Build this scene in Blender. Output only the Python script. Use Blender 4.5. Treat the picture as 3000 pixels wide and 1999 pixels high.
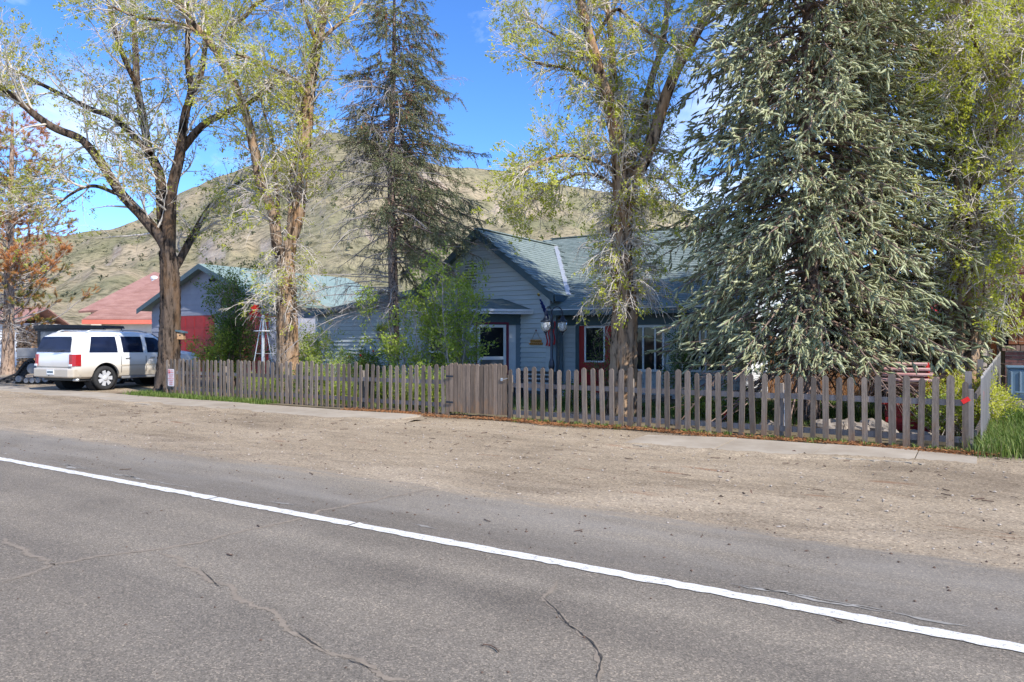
import bpy, math, random
import numpy as np
from mathutils import Vector, Matrix

for o in list(bpy.data.objects):
    bpy.data.objects.remove(o)
scene = bpy.context.scene
COL = scene.collection
random.seed(7)
RNG = np.random.default_rng(11)
rad = math.radians

# ------------------------------------------------------------------ camera
F_PX, EYE, PSI, HOR = 2150.0, 1.65, rad(32.5), 996.0
CP, SP = math.cos(PSI), math.sin(PSI)
cam_d = bpy.data.cameras.new('camera')
cam_d.sensor_width = 36.0
cam_d.sensor_fit = 'HORIZONTAL'
cam_d.lens = 36.0 * F_PX / 3000.0
cam_d.shift_y = -3.5 / 3000.0
cam_d.clip_start, cam_d.clip_end = 0.1, 12000
cam = bpy.data.objects.new('camera', cam_d)
cam.location = (0, 0, EYE)
cam.rotation_euler = (rad(90), 0, PSI)
COL.objects.link(cam)
scene.camera = cam

# ------------------------------------------------------------------ sky and sun
SUN_EL, SUN_AZ = rad(42), rad(-15)          # azimuth from +X (along the street) towards +Y
world = bpy.data.worlds.new('World')
scene.world = world
world.use_nodes = True
wn, wl = world.node_tree.nodes, world.node_tree.links
wn.clear()
w_out = wn.new('ShaderNodeOutputWorld')
w_bg = wn.new('ShaderNodeBackground')
w_bg.inputs['Strength'].default_value = 0.15
sky = wn.new('ShaderNodeTexSky')
sky.sky_type = 'NISHITA'
sky.sun_disc = False
sky.sun_elevation = SUN_EL
sky.sun_rotation = rad(90) - SUN_AZ
sky.altitude = 2300
sky.air_density = 0.85
sky.dust_density = 0.1
sky.ozone_density = 4.0
hsv = wn.new('ShaderNodeHueSaturation')
hsv.inputs['Saturation'].default_value = 1.18
hsv.inputs['Value'].default_value = 1.0
hsv.inputs['Hue'].default_value = 0.506
tc = wn.new('ShaderNodeTexCoord')
mp = wn.new('ShaderNodeMapping')
mp.inputs['Scale'].default_value = (1.0, 1.0, 2.2)
nz = wn.new('ShaderNodeTexNoise')
nz.inputs['Scale'].default_value = 2.1
nz.inputs['Detail'].default_value = 9
nz.inputs['Roughness'].default_value = 0.58
nz.inputs['Distortion'].default_value = 0.6
rp = wn.new('ShaderNodeValToRGB')
rp.color_ramp.elements[0].position = 0.52
rp.color_ramp.elements[0].color = (0, 0, 0, 1)
rp.color_ramp.elements[1].position = 0.78
rp.color_ramp.elements[1].color = (0.9, 0.9, 0.9, 1)
mx = wn.new('ShaderNodeMix')
mx.data_type = 'RGBA'
mx.inputs['B'].default_value = (5.2, 5.6, 6.2, 1)
wl.new(tc.outputs['Generated'], mp.inputs['Vector'])
wl.new(mp.outputs['Vector'], nz.inputs['Vector'])
wl.new(nz.outputs['Fac'], rp.inputs['Fac'])
wl.new(sky.outputs['Color'], hsv.inputs['Color'])
wl.new(hsv.outputs['Color'], mx.inputs['A'])
wl.new(rp.outputs['Color'], mx.inputs['Factor'])
wl.new(mx.outputs['Result'], w_bg.inputs['Color'])
wl.new(w_bg.outputs['Background'], w_out.inputs['Surface'])

sd = bpy.data.lights.new('sun', 'SUN')
sd.energy = 3.1
sd.angle = rad(0.53)
sd.color = (1.0, 0.95, 0.87)
sun = bpy.data.objects.new('sun', sd)
svec = Vector((math.cos(SUN_EL) * math.cos(SUN_AZ), math.cos(SUN_EL) * math.sin(SUN_AZ), math.sin(SUN_EL)))
sun.rotation_euler = svec.to_track_quat('Z', 'Y').to_euler()
sun.location = (20, 5, 30)
COL.objects.link(sun)

vs = scene.view_settings
vs.view_transform = 'Standard'
vs.look = 'None'
vs.exposure = 1.2
vs.gamma = 1.0
vs.use_curve_mapping = False

# ------------------------------------------------------------------ pixel helpers (3000 x 1999 photograph)
def PD(px, py, d):
    t, u = (px - 1500.0) / F_PX, (HOR - py) / F_PX
    return np.array((d * (t * CP - SP), d * (t * SP + CP), EYE + d * u))

def PY(px, py, Y):
    t = (px - 1500.0) / F_PX
    return PD(px, py, Y / (t * SP + CP))

def PG(px, py, z=0.0):
    return PD(px, py, (EYE - z) * F_PX / (py - HOR))

def XY(px, Y):
    return float(PY(px, HOR, Y)[0])

# ------------------------------------------------------------------ materials
MATS = {}

def ramp_node(nt, stops):
    r = nt.nodes.new('ShaderNodeValToRGB')
    cr = r.color_ramp
    while len(cr.elements) > 1:
        cr.elements.remove(cr.elements[-1])
    cr.elements[0].position = stops[0][0]
    cr.elements[0].color = (*stops[0][1], 1)
    for p, c in stops[1:]:
        e = cr.elements.new(p)
        e.color = (*c, 1)
    return r

def math_node(nt, op, a, b=None, clamp=False):
    n = nt.nodes.new('ShaderNodeMath')
    n.operation = op
    n.use_clamp = clamp
    for i, v in enumerate((a, b)):
        if v is None:
            continue
        if isinstance(v, (int, float)):
            n.inputs[i].default_value = v
        else:
            nt.links.new(v, n.inputs[i])
    return n.outputs[0]

def mix_col(nt, fac, a, b, mode='MIX'):
    n = nt.nodes.new('ShaderNodeMix')
    n.data_type = 'RGBA'
    n.blend_type = mode
    for key, v in (('Factor', fac), ('A', a), ('B', b)):
        s = n.inputs[key]
        if isinstance(v, (int, float)):
            s.default_value = v
        elif isinstance(v, tuple):
            s.default_value = (*v, 1)
        else:
            nt.links.new(v, s)
    return n.outputs['Result']

def noise(nt, vec, scale, detail=4, rough=0.55, distort=0.0):
    n = nt.nodes.new('ShaderNodeTexNoise')
    n.inputs['Scale'].default_value = scale
    n.inputs['Detail'].default_value = detail
    n.inputs['Roughness'].default_value = rough
    n.inputs['Distortion'].default_value = distort
    nt.links.new(vec, n.inputs['Vector'])
    return n.outputs['Fac']

def position(nt, scale=(1, 1, 1), rnd=0.0):
    g = nt.nodes.new('ShaderNodeNewGeometry')
    m = nt.nodes.new('ShaderNodeMapping')
    m.inputs['Scale'].default_value = scale
    nt.links.new(g.outputs['Position'], m.inputs['Vector'])
    if rnd:
        oi = nt.nodes.new('ShaderNodeObjectInfo')
        k = math_node(nt, 'MULTIPLY', oi.outputs['Random'], rnd)
        c = nt.nodes.new('ShaderNodeCombineXYZ')
        for i in range(3):
            nt.links.new(k, c.inputs[i])
        nt.links.new(c.outputs[0], m.inputs['Location'])
    return m.outputs['Vector']

def start(name):
    m = bpy.data.materials.new(name)
    m.use_nodes = True
    nt = m.node_tree
    b = nt.nodes['Principled BSDF']
    MATS[name] = m
    return m, nt, b

def bump(nt, b, height, strength, dist=0.01):
    bp = nt.nodes.new('ShaderNodeBump')
    bp.inputs['Strength'].default_value = strength
    bp.inputs['Distance'].default_value = dist
    nt.links.new(height, bp.inputs['Height'])
    nt.links.new(bp.outputs['Normal'], b.inputs['Normal'])

def mat(name, c1, c2=None, scale=6.0, rough=0.8, bmp=0.0, bdist=0.01, stretch=(1, 1, 1), vary=0.0, metal=0.0, spec=0.4, fine=None, rnd=0.0, coat=0.0):
    """noise ramp between two colours; vary = per-object brightness spread; fine = (scale, amount) speckle"""
    m, nt, b = start(name)
    if c2 is None:
        c2 = tuple(min(1, c * 1.18) for c in c1)
    vec = position(nt, stretch, rnd)
    f = noise(nt, vec, scale, 6, 0.6)
    r = ramp_node(nt, [(0.32, c1), (0.68, c2)])
    nt.links.new(f, r.inputs['Fac'])
    col = r.outputs['Color']
    if fine:
        f2 = noise(nt, vec, fine[0], 3, 0.7)
        k = math_node(nt, 'MULTIPLY_ADD', f2, fine[1] * 2)
        k.node.inputs[2].default_value = 1 - fine[1]
        mul = nt.nodes.new('ShaderNodeCombineColor')
        for i in range(3):
            nt.links.new(k, mul.inputs[i])
        col = mix_col(nt, 1.0, col, mul.outputs[0], 'MULTIPLY')
    if vary:
        oi = nt.nodes.new('ShaderNodeObjectInfo')
        h = nt.nodes.new('ShaderNodeHueSaturation')
        k = math_node(nt, 'MULTIPLY_ADD', oi.outputs['Random'], vary * 2)
        k.node.inputs[2].default_value = 1 - vary
        nt.links.new(k, h.inputs['Value'])
        nt.links.new(col, h.inputs['Color'])
        col = h.outputs['Color']
    nt.links.new(col, b.inputs['Base Color'])
    b.inputs['Roughness'].default_value = rough
    b.inputs['Metallic'].default_value = metal
    b.inputs['Specular IOR Level'].default_value = spec
    b.inputs['Coat Weight'].default_value = coat
    if bmp:
        bump(nt, b, f2 if fine else f, bmp, bdist)
    return m

def leaf_mat(name, stops, trans=0.35, rough=0.55):
    m, nt, b = start(name)
    a = nt.nodes.new('ShaderNodeAttribute')
    a.attribute_name = 'tint'
    r = ramp_node(nt, stops)
    nt.links.new(a.outputs['Fac'], r.inputs['Fac'])
    nt.links.new(r.outputs['Color'], b.inputs['Base Color'])
    b.inputs['Roughness'].default_value = rough
    b.inputs['Specular IOR Level'].default_value = 0.3
    if trans:
        t = nt.nodes.new('ShaderNodeBsdfTranslucent')
        nt.links.new(r.outputs['Color'], t.inputs['Color'])
        ms = nt.nodes.new('ShaderNodeMixShader')
        ms.inputs[0].default_value = trans
        out = nt.nodes['Material Output']
        nt.links.new(b.outputs[0], ms.inputs[1])
        nt.links.new(t.outputs[0], ms.inputs[2])
        nt.links.new(ms.outputs[0], out.inputs['Surface'])
    return m

def bark_mat(name, dark, light, warm, zs=0.22, scale=14):
    m, nt, b = start(name)
    vec = position(nt, (1, 1, zs))
    f = noise(nt, vec, scale, 5, 0.65, 0.4)
    r = ramp_node(nt, [(0.40, dark), (0.50, light), (0.68, tuple(min(1, c * 1.45) for c in light))])
    nt.links.new(f, r.inputs['Fac'])
    big = noise(nt, position(nt, (1, 1, 0.4)), 3.0, 3)
    rb = ramp_node(nt, [(0.5, (0, 0, 0)), (0.68, (1, 1, 1))])
    nt.links.new(big, rb.inputs['Fac'])
    k = math_node(nt, 'MULTIPLY', rb.outputs['Color'], 0.7)
    col = mix_col(nt, k, r.outputs['Color'], warm)
    nt.links.new(col, b.inputs['Base Color'])
    b.inputs['Roughness'].default_value = 0.92
    b.inputs['Specular IOR Level'].default_value = 0.15
    bump(nt, b, f, 1.0, 0.06)
    return m

# ------------------------------------------------------------------ mesh helpers
OFF = {}

def fast_mesh(name, V, F, smooth=False, attr=None):
    V = np.asarray(V, np.float32)
    F = np.asarray(F, np.int32)
    me = bpy.data.meshes.new(name)
    k = F.shape[1]
    me.vertices.add(len(V))
    me.vertices.foreach_set('co', V.ravel())
    me.loops.add(F.size)
    me.loops.foreach_set('vertex_index', F.ravel())
    me.polygons.add(len(F))
    me.polygons.foreach_set('loop_start', np.arange(len(F), dtype=np.int32) * k)
    me.polygons.foreach_set('use_smooth', np.full(len(F), bool(smooth)))
    me.update(calc_edges=True)
    if attr is not None:
        a = me.attributes.new('tint', 'FLOAT', 'POINT')
        a.data.foreach_set('value', np.asarray(attr, np.float32))
    return me

class MB:
    """collects verts and faces; build() links one mesh object"""
    def __init__(s):
        s.V, s.F = [], []

    def add(s, V, F):
        n = len(s.V)
        s.V += [tuple(map(float, v)) for v in V]
        s.F += [tuple(int(i) + n for i in f) for f in F]
        return s

    def box(s, x0, x1, y0, y1, z0, z1):
        V = [(x, y, z) for z in (z0, z1) for y in (y0, y1) for x in (x0, x1)]
        return s.add(V, [(0, 2, 3, 1), (4, 5, 7, 6), (0, 1, 5, 4), (2, 6, 7, 3), (0, 4, 6, 2), (1, 3, 7, 5)])

    def obox(s, c, ax, ay, az):
        """oriented box: centre and three half-axis vectors"""
        c, ax, ay, az = map(np.asarray, (c, ax, ay, az))
        V = [c + i * ax + j * ay + k * az for k in (-1, 1) for j in (-1, 1) for i in (-1, 1)]
        return s.add(V, [(0, 2, 3, 1), (4, 5, 7, 6), (0, 1, 5, 4), (2, 6, 7, 3), (0, 4, 6, 2), (1, 3, 7, 5)])

    def bar(s, a, b, w, h, up=(0, 0, 1)):
        a, b = np.asarray(a, float), np.asarray(b, float)
        t = b - a
        L = np.linalg.norm(t)
        t /= L
        u = np.cross(t, up)
        if np.linalg.norm(u) < 1e-6:
            u = np.cross(t, (1, 0, 0))
        u /= np.linalg.norm(u)
        v = np.cross(u, t)
        return s.obox((a + b) / 2, t * L / 2, u * w / 2, v * h / 2)

    def prism(s, poly, d):
        """3-D polygon extruded by vector d"""
        P = [np.asarray(p, float) for p in poly]
        d = np.asarray(d, float)
        n = len(P)
        V = P + [p + d for p in P]
        F = [tuple(range(n - 1, -1, -1)), tuple(range(n, 2 * n))]
        F += [(i, (i + 1) % n, n + (i + 1) % n, n + i) for i in range(n)]
        return s.add(V, F)

    def tube(s, pts, r, sides=8, cap=True):
        pts = np.asarray(pts, float)
        r = np.full(len(pts), r) if np.isscalar(r) else np.asarray(r, float)
        V, F = tubes(pts[None], r[None], sides)
        n0 = len(s.V)
        s.add(V, F)
        if cap:
            K = len(pts)
            s.F.append(tuple(n0 + i for i in range(sides - 1, -1, -1)))
            s.F.append(tuple(n0 + (K - 1) * sides + i for i in range(sides)))
        return s

    def lathe(s, c, prof, sides=16, axis=(0, 0, 1)):
        """prof = [(r, h)] along axis from c"""
        c = np.asarray(c, float)
        a = np.asarray(axis, float)
        a /= np.linalg.norm(a)
        u = np.cross(a, (1, 0, 0)) if abs(a[0]) < 0.9 else np.cross(a, (0, 1, 0))
        u /= np.linalg.norm(u)
        v = np.cross(a, u)
        V, F = [], []
        for r, h in prof:
            for i in range(sides):
                t = 2 * math.pi * i / sides
                V.append(c + a * h + (u * math.cos(t) + v * math.sin(t)) * max(r, 1e-4))
        for k in range(len(prof) - 1):
            for i in range(sides):
                j = (i + 1) % sides
                F.append((k * sides + i, k * sides + j, (k + 1) * sides + j, (k + 1) * sides + i))
        F.append(tuple(range(sides - 1, -1, -1)))
        F.append(tuple((len(prof) - 1) * sides + i for i in range(sides)))
        return s.add(V, F)

    def build(s, name, m, parent=None, smooth=False, bevel=0.0):
        V = np.array(s.V)
        c = (V.min(0) + V.max(0)) / 2
        c[2] = V[:, 2].min()
        me = bpy.data.meshes.new(name)
        me.from_pydata([tuple(v) for v in V - c], [], s.F)
        if smooth:
            me.polygons.foreach_set('use_smooth', np.ones(len(me.polygons), bool))
        me.update()
        return place(name, me, c, m, parent, bevel)

def place(name, me, c, m, parent=None, bevel=0.0):
    o = bpy.data.objects.new(name, me)
    COL.objects.link(o)
    if m is not None and not me.materials:
        me.materials.append(MATS[m] if isinstance(m, str) else m)
    c = np.asarray(c, float)
    if parent is not None:
        o.parent = parent
        o.location = c - OFF[parent.name]
    else:
        o.location = c
    OFF[o.name] = c
    if bevel:
        b = o.modifiers.new('bevel', 'BEVEL')
        b.width = bevel
        b.segments = 2
        b.limit_method = 'ANGLE'
    return o

def big(name, V, F, m, parent=None, smooth=True, attr=None, kind=None):
    V = np.asarray(V, float)
    c = (V.min(0) + V.max(0)) / 2
    c[2] = V[:, 2].min()
    o = place(name, fast_mesh(name, V - c, F, smooth, attr), c, m, parent)
    if kind:
        o['kind'] = kind
    return o

def tag(o, label=None, cat=None, group=None, kind=None):
    if label: o['label'] = label
    if cat: o['category'] = cat
    if group: o['group'] = group
    if kind: o['kind'] = kind
    return o

def thing(name, loc, label, cat, group=None, rotz=None):
    o = bpy.data.objects.new(name, None)
    o.empty_display_size = 0.2
    COL.objects.link(o)
    o.location = loc
    if rotz is None:
        OFF[o.name] = np.asarray(loc, float)
    else:
        o.rotation_euler = (0, 0, rotz)
        OFF[o.name] = np.zeros(3)
    return tag(o, label, cat, group)

def copy_part(src, parent, loc, rot=None, scale=None):
    c = src.copy()
    COL.objects.link(c)
    c.parent = parent
    loc = np.asarray(loc, float)
    c.location = loc - OFF[parent.name]
    if rot is not None: c.rotation_euler = rot
    if scale is not None: c.scale = scale
    return c

# ------------------------------------------------------------------ vectorised plant helpers
def unit(a):
    return a / np.maximum(np.linalg.norm(a, axis=-1, keepdims=True), 1e-9)

def tubes(P, R, S):
    """P (N,K,3), R (N,K) -> quads"""
    N, K, _ = P.shape
    T = np.empty_like(P)
    T[:, 1:-1] = P[:, 2:] - P[:, :-2]
    T[:, 0] = P[:, 1] - P[:, 0]
    T[:, -1] = P[:, -1] - P[:, -2]
    T = unit(T)
    ref = np.where(np.abs(T[:, :1, 2:3]) > 0.8, np.array([1.0, 0.2, 0.0]), np.array([0.0, 0.0, 1.0]))
    U = unit(np.cross(T, np.broadcast_to(ref, T.shape)))
    W = np.cross(T, U)
    a = np.arange(S) * 2 * np.pi / S
    V = P[:, :, None] + R[:, :, None, None] * (np.cos(a)[None, None, :, None] * U[:, :, None] + np.sin(a)[None, None, :, None] * W[:, :, None])
    base = (np.arange(N) * K * S)[:, None, None] + (np.arange(K - 1) * S)[None, :, None] + np.arange(S)[None, None, :]
    nxt = (np.arange(N) * K * S)[:, None, None] + (np.arange(K - 1) * S)[None, :, None] + ((np.arange(S) + 1) % S)[None, None, :]
    F = np.stack([base, nxt, nxt + S, base + S], -1).reshape(-1, 4)
    return V.reshape(-1, 3), F

def resample(pts, n):
    pts = np.asarray(pts, float)
    # Catmull-Rom through the points, then even spacing
    ext = np.vstack([2 * pts[0] - pts[1], pts, 2 * pts[-1] - pts[-2]])
    out = []
    for i in range(1, len(ext) - 2):
        p0, p1, p2, p3 = ext[i - 1:i + 3]
        for t in np.linspace(0, 1, 8, endpoint=False):
            out.append(0.5 * ((2 * p1) + (p2 - p0) * t + (2 * p0 - 5 * p1 + 4 * p2 - p3) * t * t + (3 * p1 - p0 - 3 * p2 + p3) * t ** 3))
    out.append(pts[-1])
    out = np.array(out)
    s = np.concatenate([[0], np.cumsum(np.linalg.norm(np.diff(out[:, :3], axis=0), axis=1))])
    q = np.linspace(0, s[-1], n)
    return np.stack([np.interp(q, s, out[:, k]) for k in range(out.shape[1])], -1)

def grow(P, R, M, t0, t1, L, ang, K, grav=0.0, up=0.0, wig=0.12, rfac=0.6, rmax=0.05, rtip=0.002, rng=RNG, bias=None, wpow=1.0, lt=0.4):
    N, Kp, _ = P.shape
    ln = np.linalg.norm(np.diff(P, axis=1), axis=-1).sum(1) ** wpow
    idx = rng.choice(N, M, p=ln / ln.sum())
    tt = rng.uniform(t0, t1, M)
    x = tt * (Kp - 1)
    i = np.minimum(x.astype(int), Kp - 2)
    f = (x - i)[:, None]
    pos = P[idx, i] * (1 - f) + P[idx, i + 1] * f
    tan = unit(P[idx, i + 1] - P[idx, i])
    r = R[idx, i] * (1 - f[:, 0]) + R[idx, i + 1] * f[:, 0]
    v = rng.normal(size=(M, 3))
    v -= (v * tan).sum(1, keepdims=True) * tan
    v = unit(v)
    a = rng.uniform(ang[0], ang[1], M)[:, None]
    d = np.cos(a) * tan + np.sin(a) * v
    d[:, 2] += up
    if bias is not None:
        d += np.asarray(bias)
    d = unit(d)
    Ln = L * rng.uniform(0.45, 1.25, M) * (1 - lt * tt)
    out = np.empty((M, K, 3))
    out[:, 0] = pos
    for k in range(1, K):
        d = d + rng.normal(size=(M, 3)) * wig
        d[:, 2] += grav * k / K
        d = unit(d)
        out[:, k] = out[:, k - 1] + d * (Ln / (K - 1))[:, None]
    r0 = np.clip(r * rfac, rtip, rmax)
    Rr = r0[:, None] + (rtip - r0)[:, None] * np.linspace(0, 1, K)[None] ** 0.8
    return out, Rr

def sample(P, M, t0=0.0, t1=1.0, rng=RNG):
    N, K, _ = P.shape
    ln = np.linalg.norm(np.diff(P, axis=1), axis=-1).sum(1)
    idx = rng.choice(N, M, p=ln / ln.sum())
    x = rng.uniform(t0, t1, M) * (K - 1)
    i = np.minimum(x.astype(int), K - 2)
    f = (x - i)[:, None]
    return P[idx, i] * (1 - f) + P[idx, i + 1] * f, unit(P[idx, i + 1] - P[idx, i])

def leaves(pos, d, size, rng=RNG, spread=0.8, wid=0.5, tint=None):
    """diamond leaves on a short stalk, (N) -> quads"""
    M = len(pos)
    d = unit(d + rng.normal(size=(M, 3)) * spread)
    n = rng.normal(size=(M, 3))
    n[:, 2] += 0.6
    s = unit(np.cross(d, n))
    up = np.cross(s, d)
    L = (size * rng.uniform(0.6, 1.3, M))[:, None]
    p = pos + d * L * 0.15
    V = np.stack([p, p + d * L * 0.5 + s * L * wid * 0.5 + up * L * 0.08, p + d * L, p + d * L * 0.5 - s * L * wid * 0.5 + up * L * 0.08], 1)
    F = np.arange(M * 4).reshape(M, 4)
    t = rng.random(M) if tint is None else tint
    return V.reshape(-1, 3), F, np.repeat(t, 4)

def clusters(P, M, n, size, jit, rng=RNG, t0=0.2, t1=1.0, **kw):
    """n leaves around each of M spots along the twigs"""
    p, d = sample(P, M, t0, t1, rng)
    p = np.repeat(p, n, 0) + rng.normal(size=(M * n, 3)) * jit
    t = np.clip(np.repeat(rng.random(M), n) * 0.6 + rng.random(M * n) * 0.4, 0, 1)
    return leaves(p, np.repeat(d, n, 0), size, rng, tint=t, **kw)

def cores(pos, d, L, r, rng, tint):
    """soft body of each shoot: three-sided spindle"""
    M = len(pos)
    Ls = L * rng.uniform(.6, 1.2, M)
    h = np.array((0.0, 0.5, 1.0))
    bend = rng.normal(0, .10, (M, 1, 3)) * (h[None, :, None] ** 2)
    P = pos[:, None] + unit(d)[:, None] * (h[None, :, None] * Ls[:, None, None]) + bend * Ls[:, None, None]
    R = r * np.array((.55, 1.0, .25))[None] * rng.uniform(.75, 1.25, (M, 1))
    V, F = tubes(P, R, 3)
    t = np.clip(tint[:, None] * .75 + np.array((0.0, .10, .32))[None], 0, 1)
    return V, F, np.repeat(t.ravel(), 3)

def sprigs(pos, d, L, rng=RNG, n=14, needle=0.035, wid=0.007, tint=None, tip=0.35):
    """conifer shoots: n needles set round a short spine; triangles"""
    M = len(pos)
    d = unit(d)
    ref = np.where(np.abs(d[:, 2:3]) > 0.9, np.array([[1.0, 0, 0]]), np.array([[0, 0, 1.0]]))
    u = unit(np.cross(d, ref))
    w = np.cross(d, u)
    k = np.arange(n)
    h = (k + 0.5) / n
    an = k * 2.4 + rng.uniform(0, 6.28, (M, 1))
    Ls = (L * rng.uniform(0.7, 1.25, M))
    root = pos[:, None] + d[:, None] * (h[None, :, None] * Ls[:, None, None])
    out = np.cos(an)[..., None] * u[:, None] + np.sin(an)[..., None] * w[:, None]
    nd = unit(out * 0.75 + d[:, None] * (0.5 + 0.7 * h[None, :, None]))
    side = np.cross(nd, out)
    side = unit(side)
    ln = needle * (1.1 - 0.35 * h)[None, :, None]
    A = root - side * wid
    B = root + side * wid
    C = root + nd * ln
    V = np.stack([A, B, C], 2).reshape(-1, 3)
    F = np.arange(M * n * 3).reshape(-1, 3)
    base = rng.random(M) if tint is None else tint
    t = np.clip(base[:, None] * (1 - tip) + tip * h[None], 0, 1)
    return V, F, np.repeat(t.ravel(), 3)

def merge(*parts):
    V, F, A, n = [], [], [], 0
    for p in parts:
        V.append(p[0]); F.append(p[1] + n); n += len(p[0])
        if len(p) > 2: A.append(p[2])
    return (np.vstack(V), np.vstack(F), np.concatenate(A)) if A else (np.vstack(V), np.vstack(F))

def ridged_trunk(pts, r, sides=30, K=60, ridge=0.10, seed=1, flare=1.35):
    """trunk with furrowed bark; pts with 4th column = radius"""
    rng = np.random.default_rng(seed)
    q = resample(pts, K)
    P, R = q[:, :3], q[:, 3].copy()
    s = np.concatenate([[0], np.cumsum(np.linalg.norm(np.diff(P, axis=0), axis=1))])
    R *= 1 + (flare - 1) * np.exp(-s / 0.35)
    V, Fq = tubes(P[None], R[None], sides)
    V = V.reshape(K, sides, 3)
    a = np.arange(sides)
    ph = np.cumsum(rng.normal(0, 0.12, (K, 1)), 0)
    fur = np.zeros((K, sides))
    for m, w in ((5, .5), (9, .7), (14, .6)):
        fur += w * np.sin(m * a[None] * 2 * np.pi / sides + rng.uniform(0, 6) + ph * m * 0.35)
    fur += rng.normal(0, 0.35, (K, sides))
    V = P[:, None] + (V - P[:, None]) * (1 + ridge * fur[..., None] * 0.6)
    return V.reshape(-1, 3), Fq

# ------------------------------------------------------------------ material library
mat('siding', (0.42, 0.46, 0.465), (0.50, 0.54, 0.545), 3, 0.6, 0.15, 0.004, (0.5, 0.5, 6), vary=0.05, fine=(40, 0.06))
mat('siding_side', (0.44, 0.47, 0.46), (0.52, 0.55, 0.54), 3, 0.6, 0.15, 0.004, (0.5, 0.5, 6), vary=0.05, fine=(40, 0.06))
mat('white_shingle', (0.62, 0.65, 0.66), (0.74, 0.76, 0.77), 4, 0.65, 0.1, 0.004, vary=0.06)
mat('trim_dark', (0.055, 0.095, 0.115), (0.08, 0.125, 0.145), 5, 0.5)
mat('trim_blue', (0.16, 0.22, 0.27), (0.20, 0.26, 0.31), 5, 0.5)
mat('trim_white', (0.70, 0.72, 0.74), (0.80, 0.81, 0.82), 4, 0.5, fine=(30, 0.05))
mat('trim_pale', (0.62, 0.66, 0.69), (0.71, 0.75, 0.78), 4, 0.5, fine=(30, 0.05))
mat('trim_maroon', (0.16, 0.02, 0.045), None, 4, 0.45)
mat('red_paint', (0.30, 0.012, 0.012), (0.40, 0.02, 0.018), 3, 0.45, fine=(30, 0.08))
mat('red_bright', (0.42, 0.03, 0.022), None, 5, 0.45)
mat('shingle_green', (0.14, 0.18, 0.168), (0.22, 0.262, 0.245), 4, 0.9, 0.3, 0.004, vary=0.12, fine=(90, 0.2))
mat('roof_green', (0.19, 0.26, 0.23), (0.25, 0.32, 0.285), 2, 0.6, fine=(30, 0.08))
mat('garage_wall', (0.25, 0.26, 0.31), (0.30, 0.31, 0.36), 2, 0.7, vary=0.04)
mat('cream', (0.66, 0.58, 0.44), (0.74, 0.67, 0.53), 2, 0.7, vary=0.03)
mat('white_wall', (0.70, 0.70, 0.70), (0.80, 0.80, 0.79), 2, 0.7, vary=0.04)
mat('salmon_trim', (0.62, 0.16, 0.11), None, 3, 0.6)
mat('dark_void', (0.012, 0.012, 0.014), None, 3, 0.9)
mat('black_metal', (0.018, 0.024, 0.036), (0.03, 0.038, 0.055), 8, 0.4, metal=0.4)
mat('alloy', (0.62, 0.62, 0.63), (0.72, 0.72, 0.73), 8, 0.3, metal=0.35)
mat('galvanised', (0.46, 0.47, 0.47), (0.62, 0.63, 0.62), 12, 0.4, metal=0.6)
mat('concrete', (0.28, 0.23, 0.172), (0.38, 0.325, 0.255), 1.6, 0.9, 0.3, 0.004, vary=0.06, fine=(60, 0.16))
mat('weathered_pink', (0.40, 0.16, 0.15), (0.54, 0.42, 0.39), 9, 0.85, stretch=(0.3, 1, 1))
mat('brown_board', (0.17, 0.062, 0.026), (0.30, 0.12, 0.05), 3, 0.7, 0.3, 0.004, (8, 8, 0.5), vary=0.18)
mat('cedar', (0.30, 0.13, 0.05), (0.44, 0.23, 0.11), 3, 0.8, 0.3, 0.004, (8, 8, 0.5), vary=0.25, rnd=20)
mat('brick', (0.12, 0.055, 0.05), (0.20, 0.09, 0.08), 9, 0.85, 0.4, 0.004, vary=0.22)
mat('brick_cap', (0.26, 0.16, 0.12), (0.36, 0.23, 0.18), 9, 0.85, 0.4, 0.004, vary=0.2)
mat('mortar', (0.42, 0.38, 0.33), None, 20, 0.95)
mat('bin_blue', (0.10, 0.16, 0.21), (0.13, 0.20, 0.26), 2, 0.45)
mat('stone', (0.17, 0.14, 0.115), (0.33, 0.285, 0.24), 5, 0.9, 0.5, 0.01, vary=0.15, fine=(40, 0.15))
mat('log_sign', (0.48, 0.20, 0.035), (0.62, 0.30, 0.06), 12, 0.55, stretch=(0.4, 1, 3), fine=(40, 0.2))
mat('rope', (0.30, 0.20, 0.14), None, 30, 0.9)
mat('pot', (0.42, 0.42, 0.38), None, 12, 0.8)
mat('gold', (0.45, 0.30, 0.08), None, 8, 0.35, metal=0.8)
mat('flag_red', (0.42, 0.025, 0.03), None, 8, 0.8)
mat('flag_white', (0.72, 0.71, 0.70), None, 8, 0.8)
mat('flag_blue', (0.02, 0.035, 0.16), None, 8, 0.8)
mat('lamp_red', (0.30, 0.012, 0.015), None, 20, 0.2)
mat('reflector', (0.75, 0.02, 0.015), None, 20, 0.35)
mat('sign_face', (0.72, 0.62, 0.60), (0.78, 0.69, 0.67), 3, 0.45)
mat('sign_red', (0.55, 0.09, 0.08), None, 3, 0.45)
mat('rubber', (0.018, 0.018, 0.019), (0.035, 0.034, 0.033), 12, 0.85)
mat('plastic_dark', (0.02, 0.021, 0.023), (0.035, 0.036, 0.038), 6, 0.55)
mat('plastic_grey', (0.16, 0.16, 0.165), (0.22, 0.22, 0.225), 4, 0.55)
mat('firewood_bark', (0.12, 0.07, 0.04), (0.24, 0.14, 0.08), 8, 0.9)
mat('firewood_end', (0.34, 0.19, 0.09), (0.50, 0.31, 0.17), 20, 0.9)
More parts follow.
